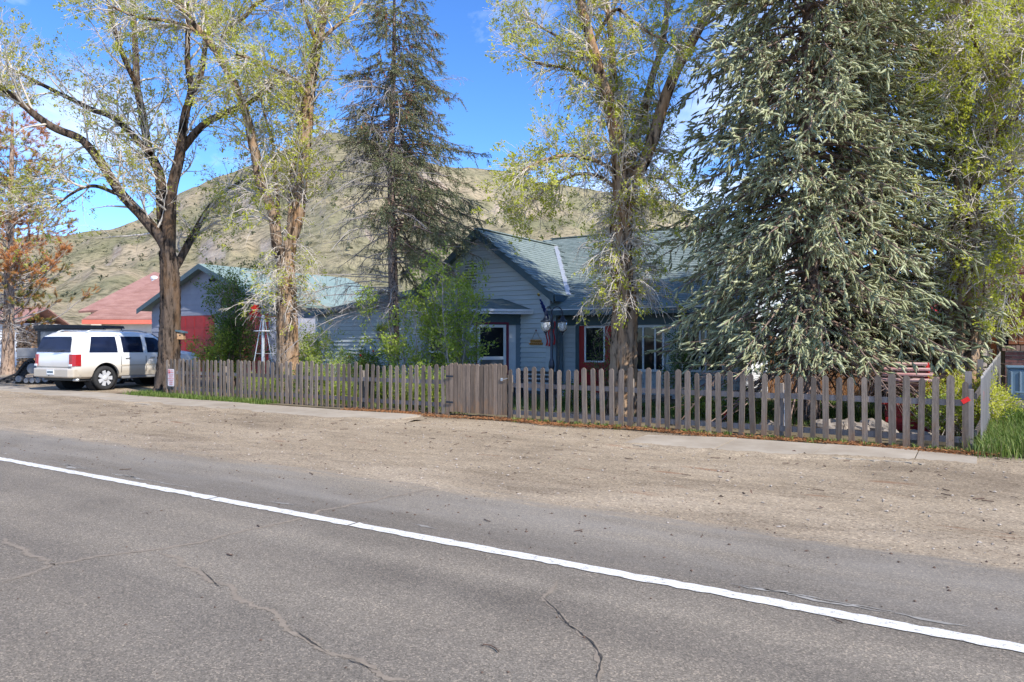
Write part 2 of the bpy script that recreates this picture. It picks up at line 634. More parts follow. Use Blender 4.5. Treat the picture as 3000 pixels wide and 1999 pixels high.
mat('grey_timber', (0.18, 0.15, 0.13), (0.28, 0.24, 0.21), 3, 0.9, 0.4, 0.004, (9, 9, 0.6), vary=0.15, rnd=30, fine=(60, 0.12))
mat('side_timber', (0.29, 0.265, 0.235), (0.40, 0.365, 0.325), 3, 0.9, 0.4, 0.004, (9, 9, 0.6), vary=0.1, rnd=30)
mat('orange_paint', (0.60, 0.16, 0.03), None, 4, 0.5)
mat('dead_needle', (0.22, 0.09, 0.035), (0.36, 0.16, 0.06), 3, 0.95, fine=(25, 0.3))
mat('pebble', (0.20, 0.165, 0.13), (0.50, 0.43, 0.36), 30, 0.9)
mat('debris', (0.06, 0.04, 0.03), (0.16, 0.10, 0.07), 30, 0.9)
mat('twig_pale', (0.44, 0.385, 0.32), (0.64, 0.575, 0.50), 5, 0.85)
mat('twig_grey', (0.24, 0.215, 0.20), (0.38, 0.345, 0.32), 5, 0.9)
mat('twig_brown', (0.16, 0.10, 0.075), (0.27, 0.19, 0.15), 5, 0.9)
mat('hill_bush', (0.055, 0.062, 0.035), (0.10, 0.105, 0.06), 2, 0.95)
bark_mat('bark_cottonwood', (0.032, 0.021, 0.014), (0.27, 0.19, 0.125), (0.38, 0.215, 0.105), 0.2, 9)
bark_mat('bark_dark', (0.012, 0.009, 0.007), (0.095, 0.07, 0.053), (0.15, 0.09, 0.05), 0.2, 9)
bark_mat('bark_spruce', (0.05, 0.036, 0.03), (0.22, 0.165, 0.135), (0.25, 0.14, 0.09), 0.6, 20)
bark_mat('bark_pine', (0.10, 0.07, 0.05), (0.33, 0.24, 0.18), (0.36, 0.23, 0.14), 0.4, 12)
leaf_mat('leaf_spring', [(0.0, (0.32, 0.36, 0.035)), (0.5, (0.54, 0.56, 0.06)), (1.0, (0.72, 0.70, 0.16))], 0.52)
leaf_mat('leaf_olive', [(0.0, (0.25, 0.265, 0.04)), (0.5, (0.45, 0.45, 0.075)), (1.0, (0.64, 0.61, 0.15))], 0.5)
leaf_mat('leaf_green', [(0.0, (0.16, 0.23, 0.03)), (0.5, (0.36, 0.46, 0.06)), (1.0, (0.58, 0.62, 0.15))], 0.5)
leaf_mat('leaf_bush', [(0.0, (0.04, 0.08, 0.015)), (0.5, (0.11, 0.19, 0.028)), (1.0, (0.28, 0.36, 0.07))], 0.4)
leaf_mat('needle_blue', [(0.0, (0.16, 0.19, 0.07)), (0.45, (0.44, 0.46, 0.25)), (1.0, (0.74, 0.72, 0.50))], 0.28, 0.6)
leaf_mat('needle_dark', [(0.0, (0.06, 0.075, 0.035)), (0.5, (0.17, 0.185, 0.09)), (1.0, (0.34, 0.335, 0.19))], 0.18, 0.6)
leaf_mat('needle_pine', [(0.0, (0.08, 0.12, 0.03)), (0.36, (0.24, 0.24, 0.055)), (0.50, (0.44, 0.23, 0.07)), (1.0, (0.62, 0.25, 0.09))], 0.25, 0.65)
leaf_mat('grass', [(0.0, (0.055, 0.10, 0.018)), (0.6, (0.16, 0.24, 0.04)), (0.85, (0.30, 0.34, 0.10)), (1.0, (0.42, 0.36, 0.20))], 0.35)
leaf_mat('cone', [(0, (0.22, 0.075, 0.03)), (1, (0.42, 0.15, 0.06))], 0)

def picket_wood(name, dark, light, stain, amt):
    """weathered board: stretched grain, knots, rusty dirt splashed up from the foot"""
    m, nt, b = start(name)
    vec = position(nt, (14, 14, 0.8), 40)
    f = noise(nt, vec, 2.2, 6, 0.65, 0.3)
    r = ramp_node(nt, [(0.3, dark), (0.7, light)])
    nt.links.new(f, r.inputs['Fac'])
    fine = noise(nt, position(nt, (60, 60, 4), 40), 3.0, 3, 0.7)
    k2 = ramp_node(nt, [(0.35, (0.72, 0.72, 0.72)), (0.65, (1.15, 1.13, 1.1))])
    nt.links.new(fine, k2.inputs['Fac'])
    col = mix_col(nt, 1.0, r.outputs['Color'], k2.outputs['Color'], 'MULTIPLY')
    g = nt.nodes.new('ShaderNodeNewGeometry')
    sx = nt.nodes.new('ShaderNodeSeparateXYZ')
    nt.links.new(g.outputs['Position'], sx.inputs[0])
    n2 = noise(nt, position(nt, (5, 5, 2.2), 25), 2.0, 4, 0.6)
    lo = math_node(nt, 'SUBTRACT', 0.42, sx.outputs['Z'])
    s = math_node(nt, 'MULTIPLY_ADD', n2, 2.4)
    s.node.inputs[2].default_value = -1.25
    s = math_node(nt, 'ADD', s, lo)
    s = math_node(nt, 'MULTIPLY', s, amt, True)
    col = mix_col(nt, s, col, stain)
    oi = nt.nodes.new('ShaderNodeObjectInfo')
    h = nt.nodes.new('ShaderNodeHueSaturation')
    k = math_node(nt, 'MULTIPLY_ADD', oi.outputs['Random'], 0.7)
    k.node.inputs[2].default_value = 0.65
    nt.links.new(k, h.inputs['Value'])
    nt.links.new(col, h.inputs['Color'])
    nt.links.new(h.outputs['Color'], b.inputs['Base Color'])
    b.inputs['Roughness'].default_value = 0.88
    b.inputs['Specular IOR Level'].default_value = 0.2
    bump(nt, b, f, 0.5, 0.006)

picket_wood('picket', (0.115, 0.092, 0.075), (0.265, 0.215, 0.172), (0.22, 0.12, 0.06), 0.85)
picket_wood('gate_wood', (0.12, 0.09, 0.068), (0.275, 0.205, 0.15), (0.30, 0.165, 0.08), 1.1)

def glass(name, tint, rough=0.03):
    m, nt, b = start(name)
    f = noise(nt, position(nt), 1.3, 2)
    r = ramp_node(nt, [(0.4, tint), (0.6, tuple(c * 1.6 for c in tint))])
    nt.links.new(f, r.inputs['Fac'])
    nt.links.new(r.outputs['Color'], b.inputs['Base Color'])
    b.inputs['Roughness'].default_value = rough
    b.inputs['Specular IOR Level'].default_value = 0.28
    bump(nt, b, noise(nt, position(nt), 2.5, 1), 0.06, 0.02)

glass('window_glass', (0.010, 0.013, 0.016))
glass('car_glass', (0.008, 0.012, 0.03))
glass('door_panel', (0.13, 0.14, 0.15), 0.35)

def lantern_glass():
    m, nt, b = start('lantern_glass')
    b.inputs['Base Color'].default_value = (0.86, 0.86, 0.82, 1)
    b.inputs['Roughness'].default_value = 0.12
    b.inputs['Transmission Weight'].default_value = 0.75
    b.inputs['IOR'].default_value = 1.2
    f = noise(nt, position(nt, (1, 1, 0.2)), 40, 2)
    bump(nt, b, f, 0.4, 0.01)
lantern_glass()

def car_paint():
    m, nt, b = start('car_paint')
    g = nt.nodes.new('ShaderNodeTexCoord')
    s = nt.nodes.new('ShaderNodeSeparateXYZ')
    nt.links.new(g.outputs['Object'], s.inputs[0])
    n = noise(nt, position(nt), 3, 5)
    z = math_node(nt, 'MULTIPLY_ADD', n, 0.10)
    z.node.inputs[2].default_value = -0.05
    z = math_node(nt, 'ADD', z, s.outputs['Z'])
    r = ramp_node(nt, [(0.20, (0.46, 0.40, 0.32)), (0.50, (0.66, 0.63, 0.58)), (0.62, (0.80, 0.80, 0.80))])
    nt.links.new(z, r.inputs['Fac'])
    nt.links.new(r.outputs['Color'], b.inputs['Base Color'])
    b.inputs['Roughness'].default_value = 0.28
    b.inputs['Metallic'].default_value = 0.0
    b.inputs['Coat Weight'].default_value = 0.5
    b.inputs['Coat Roughness'].default_value = 0.08
car_paint()

# ground materials ------------------------------------------------------
def speckle(nt, stops, sc, rnd=1.0):
    v = nt.nodes.new('ShaderNodeTexVoronoi')
    v.inputs['Scale'].default_value = sc
    v.inputs['Randomness'].default_value = rnd
    nt.links.new(position(nt), v.inputs['Vector'])
    s = nt.nodes.new('ShaderNodeSeparateColor')
    nt.links.new(v.outputs['Color'], s.inputs[0])
    r = ramp_node(nt, stops)
    nt.links.new(s.outputs[0], r.inputs['Fac'])
    return r.outputs['Color'], v.outputs['Distance']

def dirt_colour(nt):
    big_n = noise(nt, position(nt, (0.55, 1.0, 1)), 0.55, 7, 0.62, 0.7)
    r = ramp_node(nt, [(0.30, (0.20, 0.162, 0.118)), (0.48, (0.295, 0.243, 0.176)), (0.70, (0.37, 0.31, 0.232))])
    nt.links.new(big_n, r.inputs['Fac'])
    st = noise(nt, position(nt, (0.7, 2.6, 1)), 1.3, 8, 0.68, 0.9)
    rs = ramp_node(nt, [(0.28, (0.68, 0.65, 0.62)), (0.44, (0.97, 0.96, 0.95)), (0.70, (1.16, 1.14, 1.11))])
    nt.links.new(st, rs.inputs['Fac'])
    c = mix_col(nt, 1.0, r.outputs['Color'], rs.outputs['Color'], 'MULTIPLY')
    sp, dist = speckle(nt, [(0.0, (0.52, 0.48, 0.45)), (0.12, (0.85, 0.82, 0.8)), (0.6, (1.0, 1.0, 1.0)), (0.9, (1.2, 1.18, 1.15)), (1.0, (1.6, 1.55, 1.5))], 55)
    c = mix_col(nt, 1.0, c, sp, 'MULTIPLY')
    f3 = noise(nt, position(nt), 160, 2, 0.8)
    r3 = ramp_node(nt, [(0.3, (0.68, 0.67, 0.66)), (0.7, (1.3, 1.29, 1.28))])
    nt.links.new(f3, r3.inputs['Fac'])
    return mix_col(nt, 1.0, c, r3.outputs['Color'], 'MULTIPLY'), f3

def dirt_material():
    m, nt, b = start('dirt')
    c, h = dirt_colour(nt)
    # rusty needle litter lies in drifts
    lit = noise(nt, position(nt, (0.7, 3.0, 1)), 1.1, 6, 0.6, 0.3)
    rl = ramp_node(nt, [(0.63, (0, 0, 0)), (0.70, (1, 1, 1))])
    nt.links.new(lit, rl.inputs['Fac'])
    k = math_node(nt, 'MULTIPLY', rl.outputs['Color'], 0.6)
    c = mix_col(nt, k, c, (0.22, 0.105, 0.055))
    nt.links.new(c, b.inputs['Base Color'])
    b.inputs['Roughness'].default_value = 0.97
    b.inputs['Specular IOR Level'].default_value = 0.1
    bump(nt, b, h, 0.5, 0.012)
dirt_material()

def asphalt_material():
    m, nt, b = start('asphalt')
    big_n = noise(nt, position(nt, (0.35, 1, 1)), 0.9, 5, 0.55)
    r = ramp_node(nt, [(0.3, (0.168, 0.147, 0.120)), (0.7, (0.218, 0.193, 0.158))])
    nt.links.new(big_n, r.inputs['Fac'])
    sp, dist = speckle(nt, [(0.0, (0.62, 0.61, 0.60)), (0.35, (0.88, 0.87, 0.86)), (0.7, (1.05, 1.04, 1.02)), (0.90, (1.35, 1.31, 1.26)), (1.0, (1.8, 1.7, 1.58))], 115)
    c = mix_col(nt, 1.0, r.outputs['Color'], sp, 'MULTIPLY')
    f3 = noise(nt, position(nt), 210, 2, 0.8)
    r3 = ramp_node(nt, [(0.3, (0.70, 0.70, 0.70)), (0.7, (1.3, 1.29, 1.28))])
    nt.links.new(f3, r3.inputs['Fac'])
    c = mix_col(nt, 1.0, c, r3.outputs['Color'], 'MULTIPLY')
    lane = noise(nt, position(nt, (0.05, 1.0, 1)), 1.1, 3, 0.5)
    rl = ramp_node(nt, [(0.35, (0.80, 0.80, 0.81)), (0.65, (1.16, 1.15, 1.13))])
    nt.links.new(lane, rl.inputs['Fac'])
    c = mix_col(nt, 1.0, c, rl.outputs['Color'], 'MULTIPLY')
    blot = noise(nt, position(nt, (0.6, 1, 1)), 0.5, 6, 0.6, 0.8)
    rb = ramp_node(nt, [(0.30, (0.80, 0.80, 0.80)), (0.44, (1, 1, 1)), (0.72, (1.1, 1.09, 1.07))])
    nt.links.new(blot, rb.inputs['Fac'])
    c = mix_col(nt, 1.0, c, rb.outputs['Color'], 'MULTIPLY')
    # dusty shoulder beyond the white line, then dirt washed over the edge
    g = nt.nodes.new('ShaderNodeNewGeometry')
    sx = nt.nodes.new('ShaderNodeSeparateXYZ')
    nt.links.new(g.outputs['Position'], sx.inputs[0])
    n2 = noise(nt, position(nt, (0.35, 1.6, 1)), 1.3, 6, 0.6, 0.4)
    n3 = noise(nt, position(nt, (0.5, 3, 1)), 2.4, 5, 0.65, 0.3)
    dust = math_node(nt, 'MULTIPLY_ADD', n2, 1.3)
    dust.node.inputs[2].default_value = -0.45
    side = math_node(nt, 'SUBTRACT', sx.outputs['Y'], 4.7)
    side = math_node(nt, 'MULTIPLY', side, 1.6, True)
    dust = math_node(nt, 'MULTIPLY', dust, side, True)
    c = mix_col(nt, dust, c, (0.29, 0.265, 0.23))
    e = math_node(nt, 'MULTIPLY_ADD', n3, 1.1)
    e.node.inputs[2].default_value = -0.55
    e = math_node(nt, 'ADD', e, sx.outputs['Y'])
    e = math_node(nt, 'SUBTRACT', e, 6.22)
    e = math_node(nt, 'MULTIPLY', e, 3.0, True)
    dc, dh = dirt_colour(nt)
    c = mix_col(nt, e, c, dc)
    nt.links.new(c, b.inputs['Base Color'])
    b.inputs['Roughness'].default_value = 0.9
    b.inputs['Specular IOR Level'].default_value = 0.2
    bump(nt, b, f3, 0.5, 0.008)
asphalt_material()

def line_paint():
    m, nt, b = start('line_paint')
    f = noise(nt, position(nt, (2.0, 4, 1)), 7, 6, 0.75)
    f2 = noise(nt, position(nt), 90, 3, 0.8)
    s = math_node(nt, 'MULTIPLY', f2, 0.6)
    s = math_node(nt, 'ADD', s, f)
    r = ramp_node(nt, [(0.64, (0.17, 0.155, 0.135)), (0.69, (0.48, 0.46, 0.42)), (0.80, (0.66, 0.64, 0.59))])
    nt.links.new(s, r.inputs['Fac'])
    nt.links.new(r.outputs['Color'], b.inputs['Base Color'])
    b.inputs['Roughness'].default_value = 0.7
line_paint()

def ghost_paint():
    m, nt, b = start('worn_paint')
    f = noise(nt, position(nt, (0.7, 9, 1)), 5, 7, 0.75)
    r = ramp_node(nt, [(0.48, (0.235, 0.215, 0.185)), (0.62, (0.38, 0.36, 0.325))])
    nt.links.new(f, r.inputs['Fac'])
    nt.links.new(r.outputs['Color'], b.inputs['Base Color'])
    b.inputs['Roughness'].default_value = 0.85
ghost_paint()

mat('crack_fill', (0.19, 0.155, 0.115), (0.26, 0.212, 0.16), 14, 0.95, fine=(90, 0.25))
mat('crack_open', (0.022, 0.02, 0.018), (0.07, 0.06, 0.05), 20, 1.0)
mat('yard_soil', (0.10, 0.082, 0.05), (0.20, 0.155, 0.09), 1.6, 0.97, 0.5, 0.02, fine=(35, 0.3))
mat('lawn_soil', (0.07, 0.10, 0.035), (0.15, 0.17, 0.06), 1.2, 0.97, 0.5, 0.02, fine=(35, 0.3))

def hill_material():
    m, nt, b = start('hillside')
    n = noise(nt, position(nt, (1, 1, 1)), 0.012, 8, 0.62, 0.4)
    r = ramp_node(nt, [(0.32, (0.185, 0.178, 0.098)), (0.46, (0.255, 0.225, 0.135)), (0.58, (0.33, 0.27, 0.175)), (0.72, (0.44, 0.35, 0.24))])
    nt.links.new(n, r.inputs['Fac'])
    sp = noise(nt, position(nt), 0.28, 5, 0.75)
    r2 = ramp_node(nt, [(0.38, (0.40, 0.42, 0.38)), (0.50, (0.95, 0.95, 0.95)), (0.68, (1.3, 1.27, 1.22))])
    nt.links.new(sp, r2.inputs['Fac'])
    c = mix_col(nt, 1.0, r.outputs['Color'], r2.outputs['Color'], 'MULTIPLY')
    # bare rock where the face is steep, banded with height
    g = nt.nodes.new('ShaderNodeNewGeometry')
    s = nt.nodes.new('ShaderNodeSeparateXYZ')
    nt.links.new(g.outputs['Normal'], s.inputs[0])
    st = math_node(nt, 'SUBTRACT', 0.72, s.outputs['Z'])
    st = math_node(nt, 'MULTIPLY_ADD', st, 7.0, True)
    bn = noise(nt, position(nt, (0.05, 0.05, 1.2)), 0.35, 6, 0.7, 0.5)
    rb = ramp_node(nt, [(0.35, (0.24, 0.18, 0.13)), (0.55, (0.46, 0.37, 0.28)), (0.7, (0.56, 0.47, 0.37))])
    nt.links.new(bn, rb.inputs['Fac'])
    c = mix_col(nt, st, c, rb.outputs['Color'])
    nt.links.new(c, b.inputs['Base Color'])
    b.inputs['Roughness'].default_value = 0.97
    b.inputs['Specular IOR Level'].default_value = 0.05
    bump(nt, b, sp, 0.6, 2.0)
hill_material()
mat('far_ridge', (0.10, 0.13, 0.16), (0.16, 0.19, 0.22), 0.004, 0.97)  # distance haze put into the ridge's bluish base colour
mat('red_shingle', (0.26, 0.13, 0.105), (0.36, 0.20, 0.165), 1.4, 0.9, vary=0.05, fine=(14, 0.30), stretch=(1, 1, 3))

# ------------------------------------------------------------------ the setting
def sheet(name, x0, x1, y0, y1, z, m, nx=1, ny=1, parent=None, hfun=None):
    xs, ys = np.linspace(x0, x1, nx + 1), np.linspace(y0, y1, ny + 1)
    gx, gy = np.meshgrid(xs, ys)
    gz = np.full_like(gx, z) if hfun is None else hfun(gx, gy)
    V = np.stack([gx, gy, gz], -1).reshape(-1, 3)
    i = np.arange(ny)[:, None] * (nx + 1) + np.arange(nx)[None]
    F = np.stack([i, i + 1, i + nx + 2, i + nx + 1], -1).reshape(-1, 4)
    return big(name, V, F, m, parent, True)

ground = sheet('ground', -2500, 2500, -1500, 3500, 0.0, 'dirt')
tag(ground, 'dusty tan dirt ground with gravel along the street', kind='structure')
road = sheet('road', -400, 400, -6.5, 7.3, 0.004, 'asphalt')
tag(road, 'worn grey asphalt road with a white edge line', kind='structure')

def ribbon(name, pts, w, z, m, parent, jag=0.3, seed=0, n=None, edge=0.0):
    """flat strip along a ground polyline with a ragged width"""
    rng = np.random.default_rng(seed)
    pts = np.asarray(pts, float)[:, :2]
    L = np.linalg.norm(np.diff(pts, axis=0), axis=1).sum()
    n = n or max(12, int(L / 0.025))
    if edge: n = int(min(L, 330) / .07)
    s = np.concatenate([[0], np.cumsum(np.linalg.norm(np.diff(pts, axis=0), axis=1))])
    q = np.linspace(0, s[-1], n)
    P = np.stack([np.interp(q, s, pts[:, 0]), np.interp(q, s, pts[:, 1])], -1)
    t = unit(np.gradient(P, axis=0))
    nn = np.stack([-t[:, 1], t[:, 0]], -1)
    if jag:
        P = P + nn * (np.convolve(rng.normal(size=n), np.ones(7) / 7, 'same') * w * jag * 1.5)[:, None]
    ww = w * 0.5 * (1 + jag * rng.uniform(-1, 1, (2, n, 1)))
    if jag:
        fade = np.clip(np.minimum(np.arange(n), np.arange(n)[::-1]) / 6.0, 0.1, 1)[:, None]
        ww = ww * fade
    if edge: ww = ww + rng.normal(0, edge * .5, ww.shape)
    A, B = P + nn * ww[0], P - nn * ww[1]
    V = np.zeros((2 * n, 3))
    V[:n, :2], V[n:, :2], V[:, 2] = A, B, z
    i = np.arange(n - 1)
    F = np.stack([i + n, i + n + 1, i + 1, i], -1)
    return big(name, V, F, m, parent)

LINE_Y = 4.75
for k, (xa, xb) in enumerate(((-300, -6.712), (-6.69, -4.722), (-4.70, 260))):
    lo = ribbon('edge_line', [(xa, LINE_Y), (xb, LINE_Y)], 0.128, 0.010, 'line_paint', road, 0.0, k, 3, edge=.012)
rg = random.Random(77)
for k in range(34):      # flakes left of an older line
    xa = rg.uniform(-26, 6)
    ya = LINE_Y + 0.235 - 0.0012 * xa + rg.uniform(-.045, .045)
    ln = rg.uniform(.15, 1.1)
    ribbon('worn_line', [(xa, ya), (xa + ln, ya - ln * .001)], rg.uniform(.012, .05), 0.008, 'worn_paint', road, 0.8, 300 + k, max(10, int(ln / .03)))
CRACKS = [
    ([(0, 1580), (60, 1603), (110, 1630), (160, 1655), (172, 1657)], 0.045, 'crack_fill'),
    ([(0, 1712), (90, 1680), (172, 1657), (290, 1632), (450, 1612), (540, 1600), (700, 1560), (800, 1542), (890, 1517), (930, 1500), (1010, 1485), (1150, 1455), (1280, 1432)], 0.04, 'crack_fill'),
    ([(470, 1618), (560, 1665), (610, 1700), (660, 1730), (740, 1772), (800, 1805), (850, 1845), (900, 1885), (950, 1915), (1000, 1930), (1060, 1953), (1150, 1983), (1240, 1999)], 0.035, 'crack_fill'),
    ([(1640, 1700), (1628, 1720), (1600, 1740), (1592, 1755), (1625, 1785), (1660, 1830), (1690, 1850), (1735, 1885), (1760, 1920), (1765, 1945), (1752, 1975), (1748, 2020)], 0.024, 'crack_fill'),
    ([(1588, 1752), (1625, 1785), (1645, 1812), (1672, 1838), (1700, 1856), (1738, 1888), (1745, 1905), (1763, 1930), (1757, 1960), (1748, 2010)], 0.009, 'crack_open'),
    ([(590, 1670), (605, 1690), (640, 1722), (660, 1730)], 0.008, 'crack_open'),
    ([(870, 1850), (900, 1880), (930, 1900), (960, 1917)], 0.010, 'crack_open'),
    ([(1000, 1928), (1030, 1944), (1060, 1951), (1110, 1972)], 0.008, 'crack_open'),
]
for k, (pp, w, m) in enumerate(CRACKS):
    ribbon('crack', [PG(*p) for p in pp], w, 0.0095 if m == 'crack_open' else 0.0065, m, road, 0.8, 20 + k)

# fallen sidewalk slabs either side of the gate, each slab its own piece
def sidewalk(name, label, edges, tops, seed):
    t = thing(name, ((edges[0][0] + edges[-1][0]) / 2, 11.4, 0), label, None)
    t['kind'] = 'structure'
    rng = np.random.default_rng(seed)
    for i in range(len(edges) - 1):
        (xa, na, fa), (xb, nb, fb) = edges[i], edges[i + 1]
        g = 0.008
        z = tops[i]
        n = 14
        near = [(xa + g + (xb - xa - 2 * g) * k / n, na + (nb - na) * k / n + rng.uniform(-0.06, 0.06)) for k in range(n + 1)]
        poly = [(x, y, -0.05) for x, y in near] + [(xb - g, fb, -0.05), (xa + g, fa, -0.05)]
        mb = MB()
        mb.prism(poly, (0, 0, z + 0.05))
        for j in range(n + 1):   # slight tilt
            x, y, zz = mb.V[n + 3 + j]
            mb.V[n + 3 + j] = (x, y, zz - 0.02)
        mb.build('slab', 'concrete', t)
    return t

sidewalk('sidewalk', 'cracked concrete sidewalk slabs outside the fence beyond the gate', [(-4.75, 10.5, 11.7), (-3.35, 10.75, 12.15), (-2.0, 10.9, 12.2), (-0.75, 11.05, 12.25), (-0.02, 11.3, 12.0)], [0.045, 0.036, 0.042, 0.034], 3)
ed = [(-36 + 1.85 * k, 10.75 + 0.12 * math.sin(k * 1.7), 12.15) for k in range(14)] + [(-10.1, 11.35, 12.3)]
sidewalk('sidewalk', 'shaded concrete sidewalk running past the driveway', ed, [0.034 + 0.006 * math.sin(k * 2.1) for k in range(14)], 4)

# dirt and gravel washed over the near edge of the slabs
def spill(name, label, x0, x1, fe, seed):
    rng = np.random.default_rng(seed)
    nx, ny = int((x1 - x0) / .06), 16
    xs = np.linspace(x0, x1, nx + 1)
    e = np.array([fe(v) for v in xs])
    wob = np.convolve(rng.normal(0, 1, nx + 1), np.ones(14) / 14, 'same') * .28 + np.convolve(rng.normal(0, 1, nx + 1), np.ones(4) / 4, 'same') * .05
    v = np.linspace(-.55, .45, ny + 1)
    Y = e[:, None] + v[None] + 0 * xs[:, None]
    prof = .050 * np.exp(-((v[None] + .05 - wob[:, None]) / .22) ** 2) - .012
    Z = prof + rng.normal(0, .003, prof.shape)
    V = np.stack([np.repeat(xs[:, None], ny + 1, 1), Y, Z], -1).reshape(-1, 3)
    i = np.arange(nx)[:, None] * (ny + 1) + np.arange(ny)[None]
    F = np.stack([i, i + ny + 1, i + ny + 2, i + 1], -1).reshape(-1, 4)
    tag(big(name, V, F, 'dirt'), label, 'dirt', kind='stuff')
spill('dirt_spill', 'gravelly dirt washed over the sidewalk edge right of the gate', -5.2, .5, lambda x: 10.62 + .16 * (x + 4.75) / 1.2 if x < -3.35 else 10.78 + (x + 3.35) * .16, 8)
spill('dirt_spill', 'gravelly dirt washed over the shaded sidewalk edge', -34, -9.6, lambda x: 10.85 + (0 if x < -11.5 else (x + 11.5) * .3), 9)

def yard_h(x, y):
    r = np.clip((x + 0.35) / 0.5, 0, 1) * np.clip((y - 12.6) / 4.6, 0, 1.3) * 0.27
    return 0.012 + r + 0.02 * np.sin(x * 2.3) * np.sin(y * 1.9) * np.clip((y - 13) / 2, 0, 1) + 0.004
yard = sheet('yard', -22.4, 14, 12.45, 34, 0, 'yard_soil', 146, 60, None, yard_h)
tag(yard, 'garden soil of the fenced front yard', kind='structure')

# hills -------------------------------------------------------------------
SKYL = [(-1400, 740), (-700, 720), (-200, 708), (0, 704), (150, 694), (330, 672), (430, 630), (535, 561), (640, 520), (715, 495), (800, 455), (890, 420), (940, 398), (975, 388), (1030, 398), (1080, 412), (1150, 432), (1230, 470),
        (1300, 492), (1390, 492), (1440, 494), (1500, 506), (1580, 535), (1750, 560), (1880, 575), (1960, 592), (2010, 612), (2070, 650), (2150, 700), (2350, 770), (2600, 830), (2900, 880), (3400, 930), (4200, 960)]
def hill():
    a = np.array(SKYL, float)
    npx, nr = 420, 110
    px = np.linspace(-1400, 4200, npx)
    ridge_d = 520 + 40 * np.sin(px / 260.0) + np.where(px > 1250, 90 * np.clip((px - 1250) / 300, 0, 1), 0)
    sk = np.interp(px, a[:, 0], a[:, 1])
    rng = np.random.default_rng(5)
    sk += np.convolve(rng.normal(0, 4, npx), np.ones(4) / 4, 'same')
    top = EYE + ridge_d * (HOR - sk) / F_PX
    u = np.linspace(0, 1.25, nr)
    d0 = 95.0
    V = np.zeros((npx, nr, 3))
    # layered value noise for gullies and bluffs
    def vnoise(shape, cells, rg):
        gx, gy = cells
        g = rg.random((gx + 2, gy + 2))
        xs, ys = np.linspace(0, gx, shape[0]), np.linspace(0, gy, shape[1])
        xi, yi = xs.astype(int), ys.astype(int)
        fx, fy = xs - xi, ys - yi
        fx, fy = (fx * fx * (3 - 2 * fx))[:, None], (fy * fy * (3 - 2 * fy))[None]
        return (g[xi][:, yi] * (1 - fx) * (1 - fy) + g[xi + 1][:, yi] * fx * (1 - fy) + g[xi][:, yi + 1] * (1 - fx) * fy + g[xi + 1][:, yi + 1] * fx * fy) - 0.5
    nzz = sum(vnoise((npx, nr), c, rng) * w for c, w in (((26, 5), 14.0), ((60, 9), 8.0), ((130, 22), 4.0), ((300, 60), 1.8)))
    for j, uu in enumerate(u):
        if uu <= 1:
            d = d0 + (ridge_d - d0) * uu
            z = top * (uu ** 1.25)
            # rock bluff high on the right-hand hill
            bl = np.clip((px - 1380) / 150, 0, 1) * np.clip((2350 - px) / 200, 0, 1)
            z = z + bl * top * 0.10 * (1 / (1 + math.exp(-(uu - 0.80) * 60)) - uu ** 3)
        else:
            d = ridge_d + (uu - 1) * 900
            z = top * (1 - (uu - 1) * 2.2)
        amp = 1.0 if uu < 0.9 else 0.25
        z = z + nzz[:, j] * amp * min(1, uu * 2.5)
        z = np.where(uu < 0.02, -2.0, z)
        t = (px - 1500) / F_PX
        V[:, j] = np.stack([d * (t * CP - SP), d * (t * SP + CP), z], -1)
    # keep the crest line where the photograph has it
    j1 = int(np.argmin(np.abs(u - 1)))
    V[:, j1, 2] = top
    i = np.arange(npx - 1)[:, None] * nr + np.arange(nr - 1)[None]
    F = np.stack([i, i + nr, i + nr + 1, i + 1], -1).reshape(-1, 4)
    o = big('hill', V.reshape(-1, 3), F, 'hillside', None, True)
    tag(o, 'bare sage covered hill with rocky bluffs behind the houses', kind='structure')
    # dark bushes scattered on the slope
    n, k = 1900, 12
    ii = rng.integers(5, npx - 5, n)
    jj = (nr * 0.8 * rng.beta(2.2, 1.5, n)).astype(int)
    c = V[ii, jj] + rng.normal(0, 1.2, (n, 3)) * np.array([1, 1, 0])
    r = 0.4 + 1.0 * rng.random(n) ** 2
    pp = np.repeat(c, k, 0) + rng.normal(0, 0.45, (n * k, 3)) * np.repeat(r, k)[:, None] + np.array((0, 0, 0.4))
    VV, FF, _ = leaves(pp, rng.normal(size=(n * k, 3)), 0.8, rng, 0.5, 0.9)
    tag(big('hill_bushes', VV, FF, 'hill_bush'), 'dark juniper bushes dotted over the hillside', 'bushes', kind='stuff')
    return VV
hill()

def far_ridge():
    px = np.linspace(2300, 4600, 60)
    sk = np.interp(px, [2300, 2700, 2950, 3100, 3500, 4600], [880, 800, 745, 760, 800, 850]) + RNG.normal(0, 4, 60)
    V = []
    for k, (d, f) in enumerate(((2600, 0.0), (3400, 1.0), (4300, 0.2))):
        z = EYE + 3400 * (HOR - sk) / F_PX * f - (3 if f == 0 else 0)
        t = (px - 1500) / F_PX
        V.append(np.stack([d * (t * CP - SP), d * (t * SP + CP), z], -1))
    V = np.stack(V, 1)
    i = np.arange(59)[:, None] * 3 + np.arange(2)[None]
    F = np.stack([i, i + 3, i + 4, i + 1], -1).reshape(-1, 4)
    tag(big('mountain_ridge', V.reshape(-1, 3), F, 'far_ridge'), 'distant blue grey mountain ridge', kind='structure')
far_ridge()

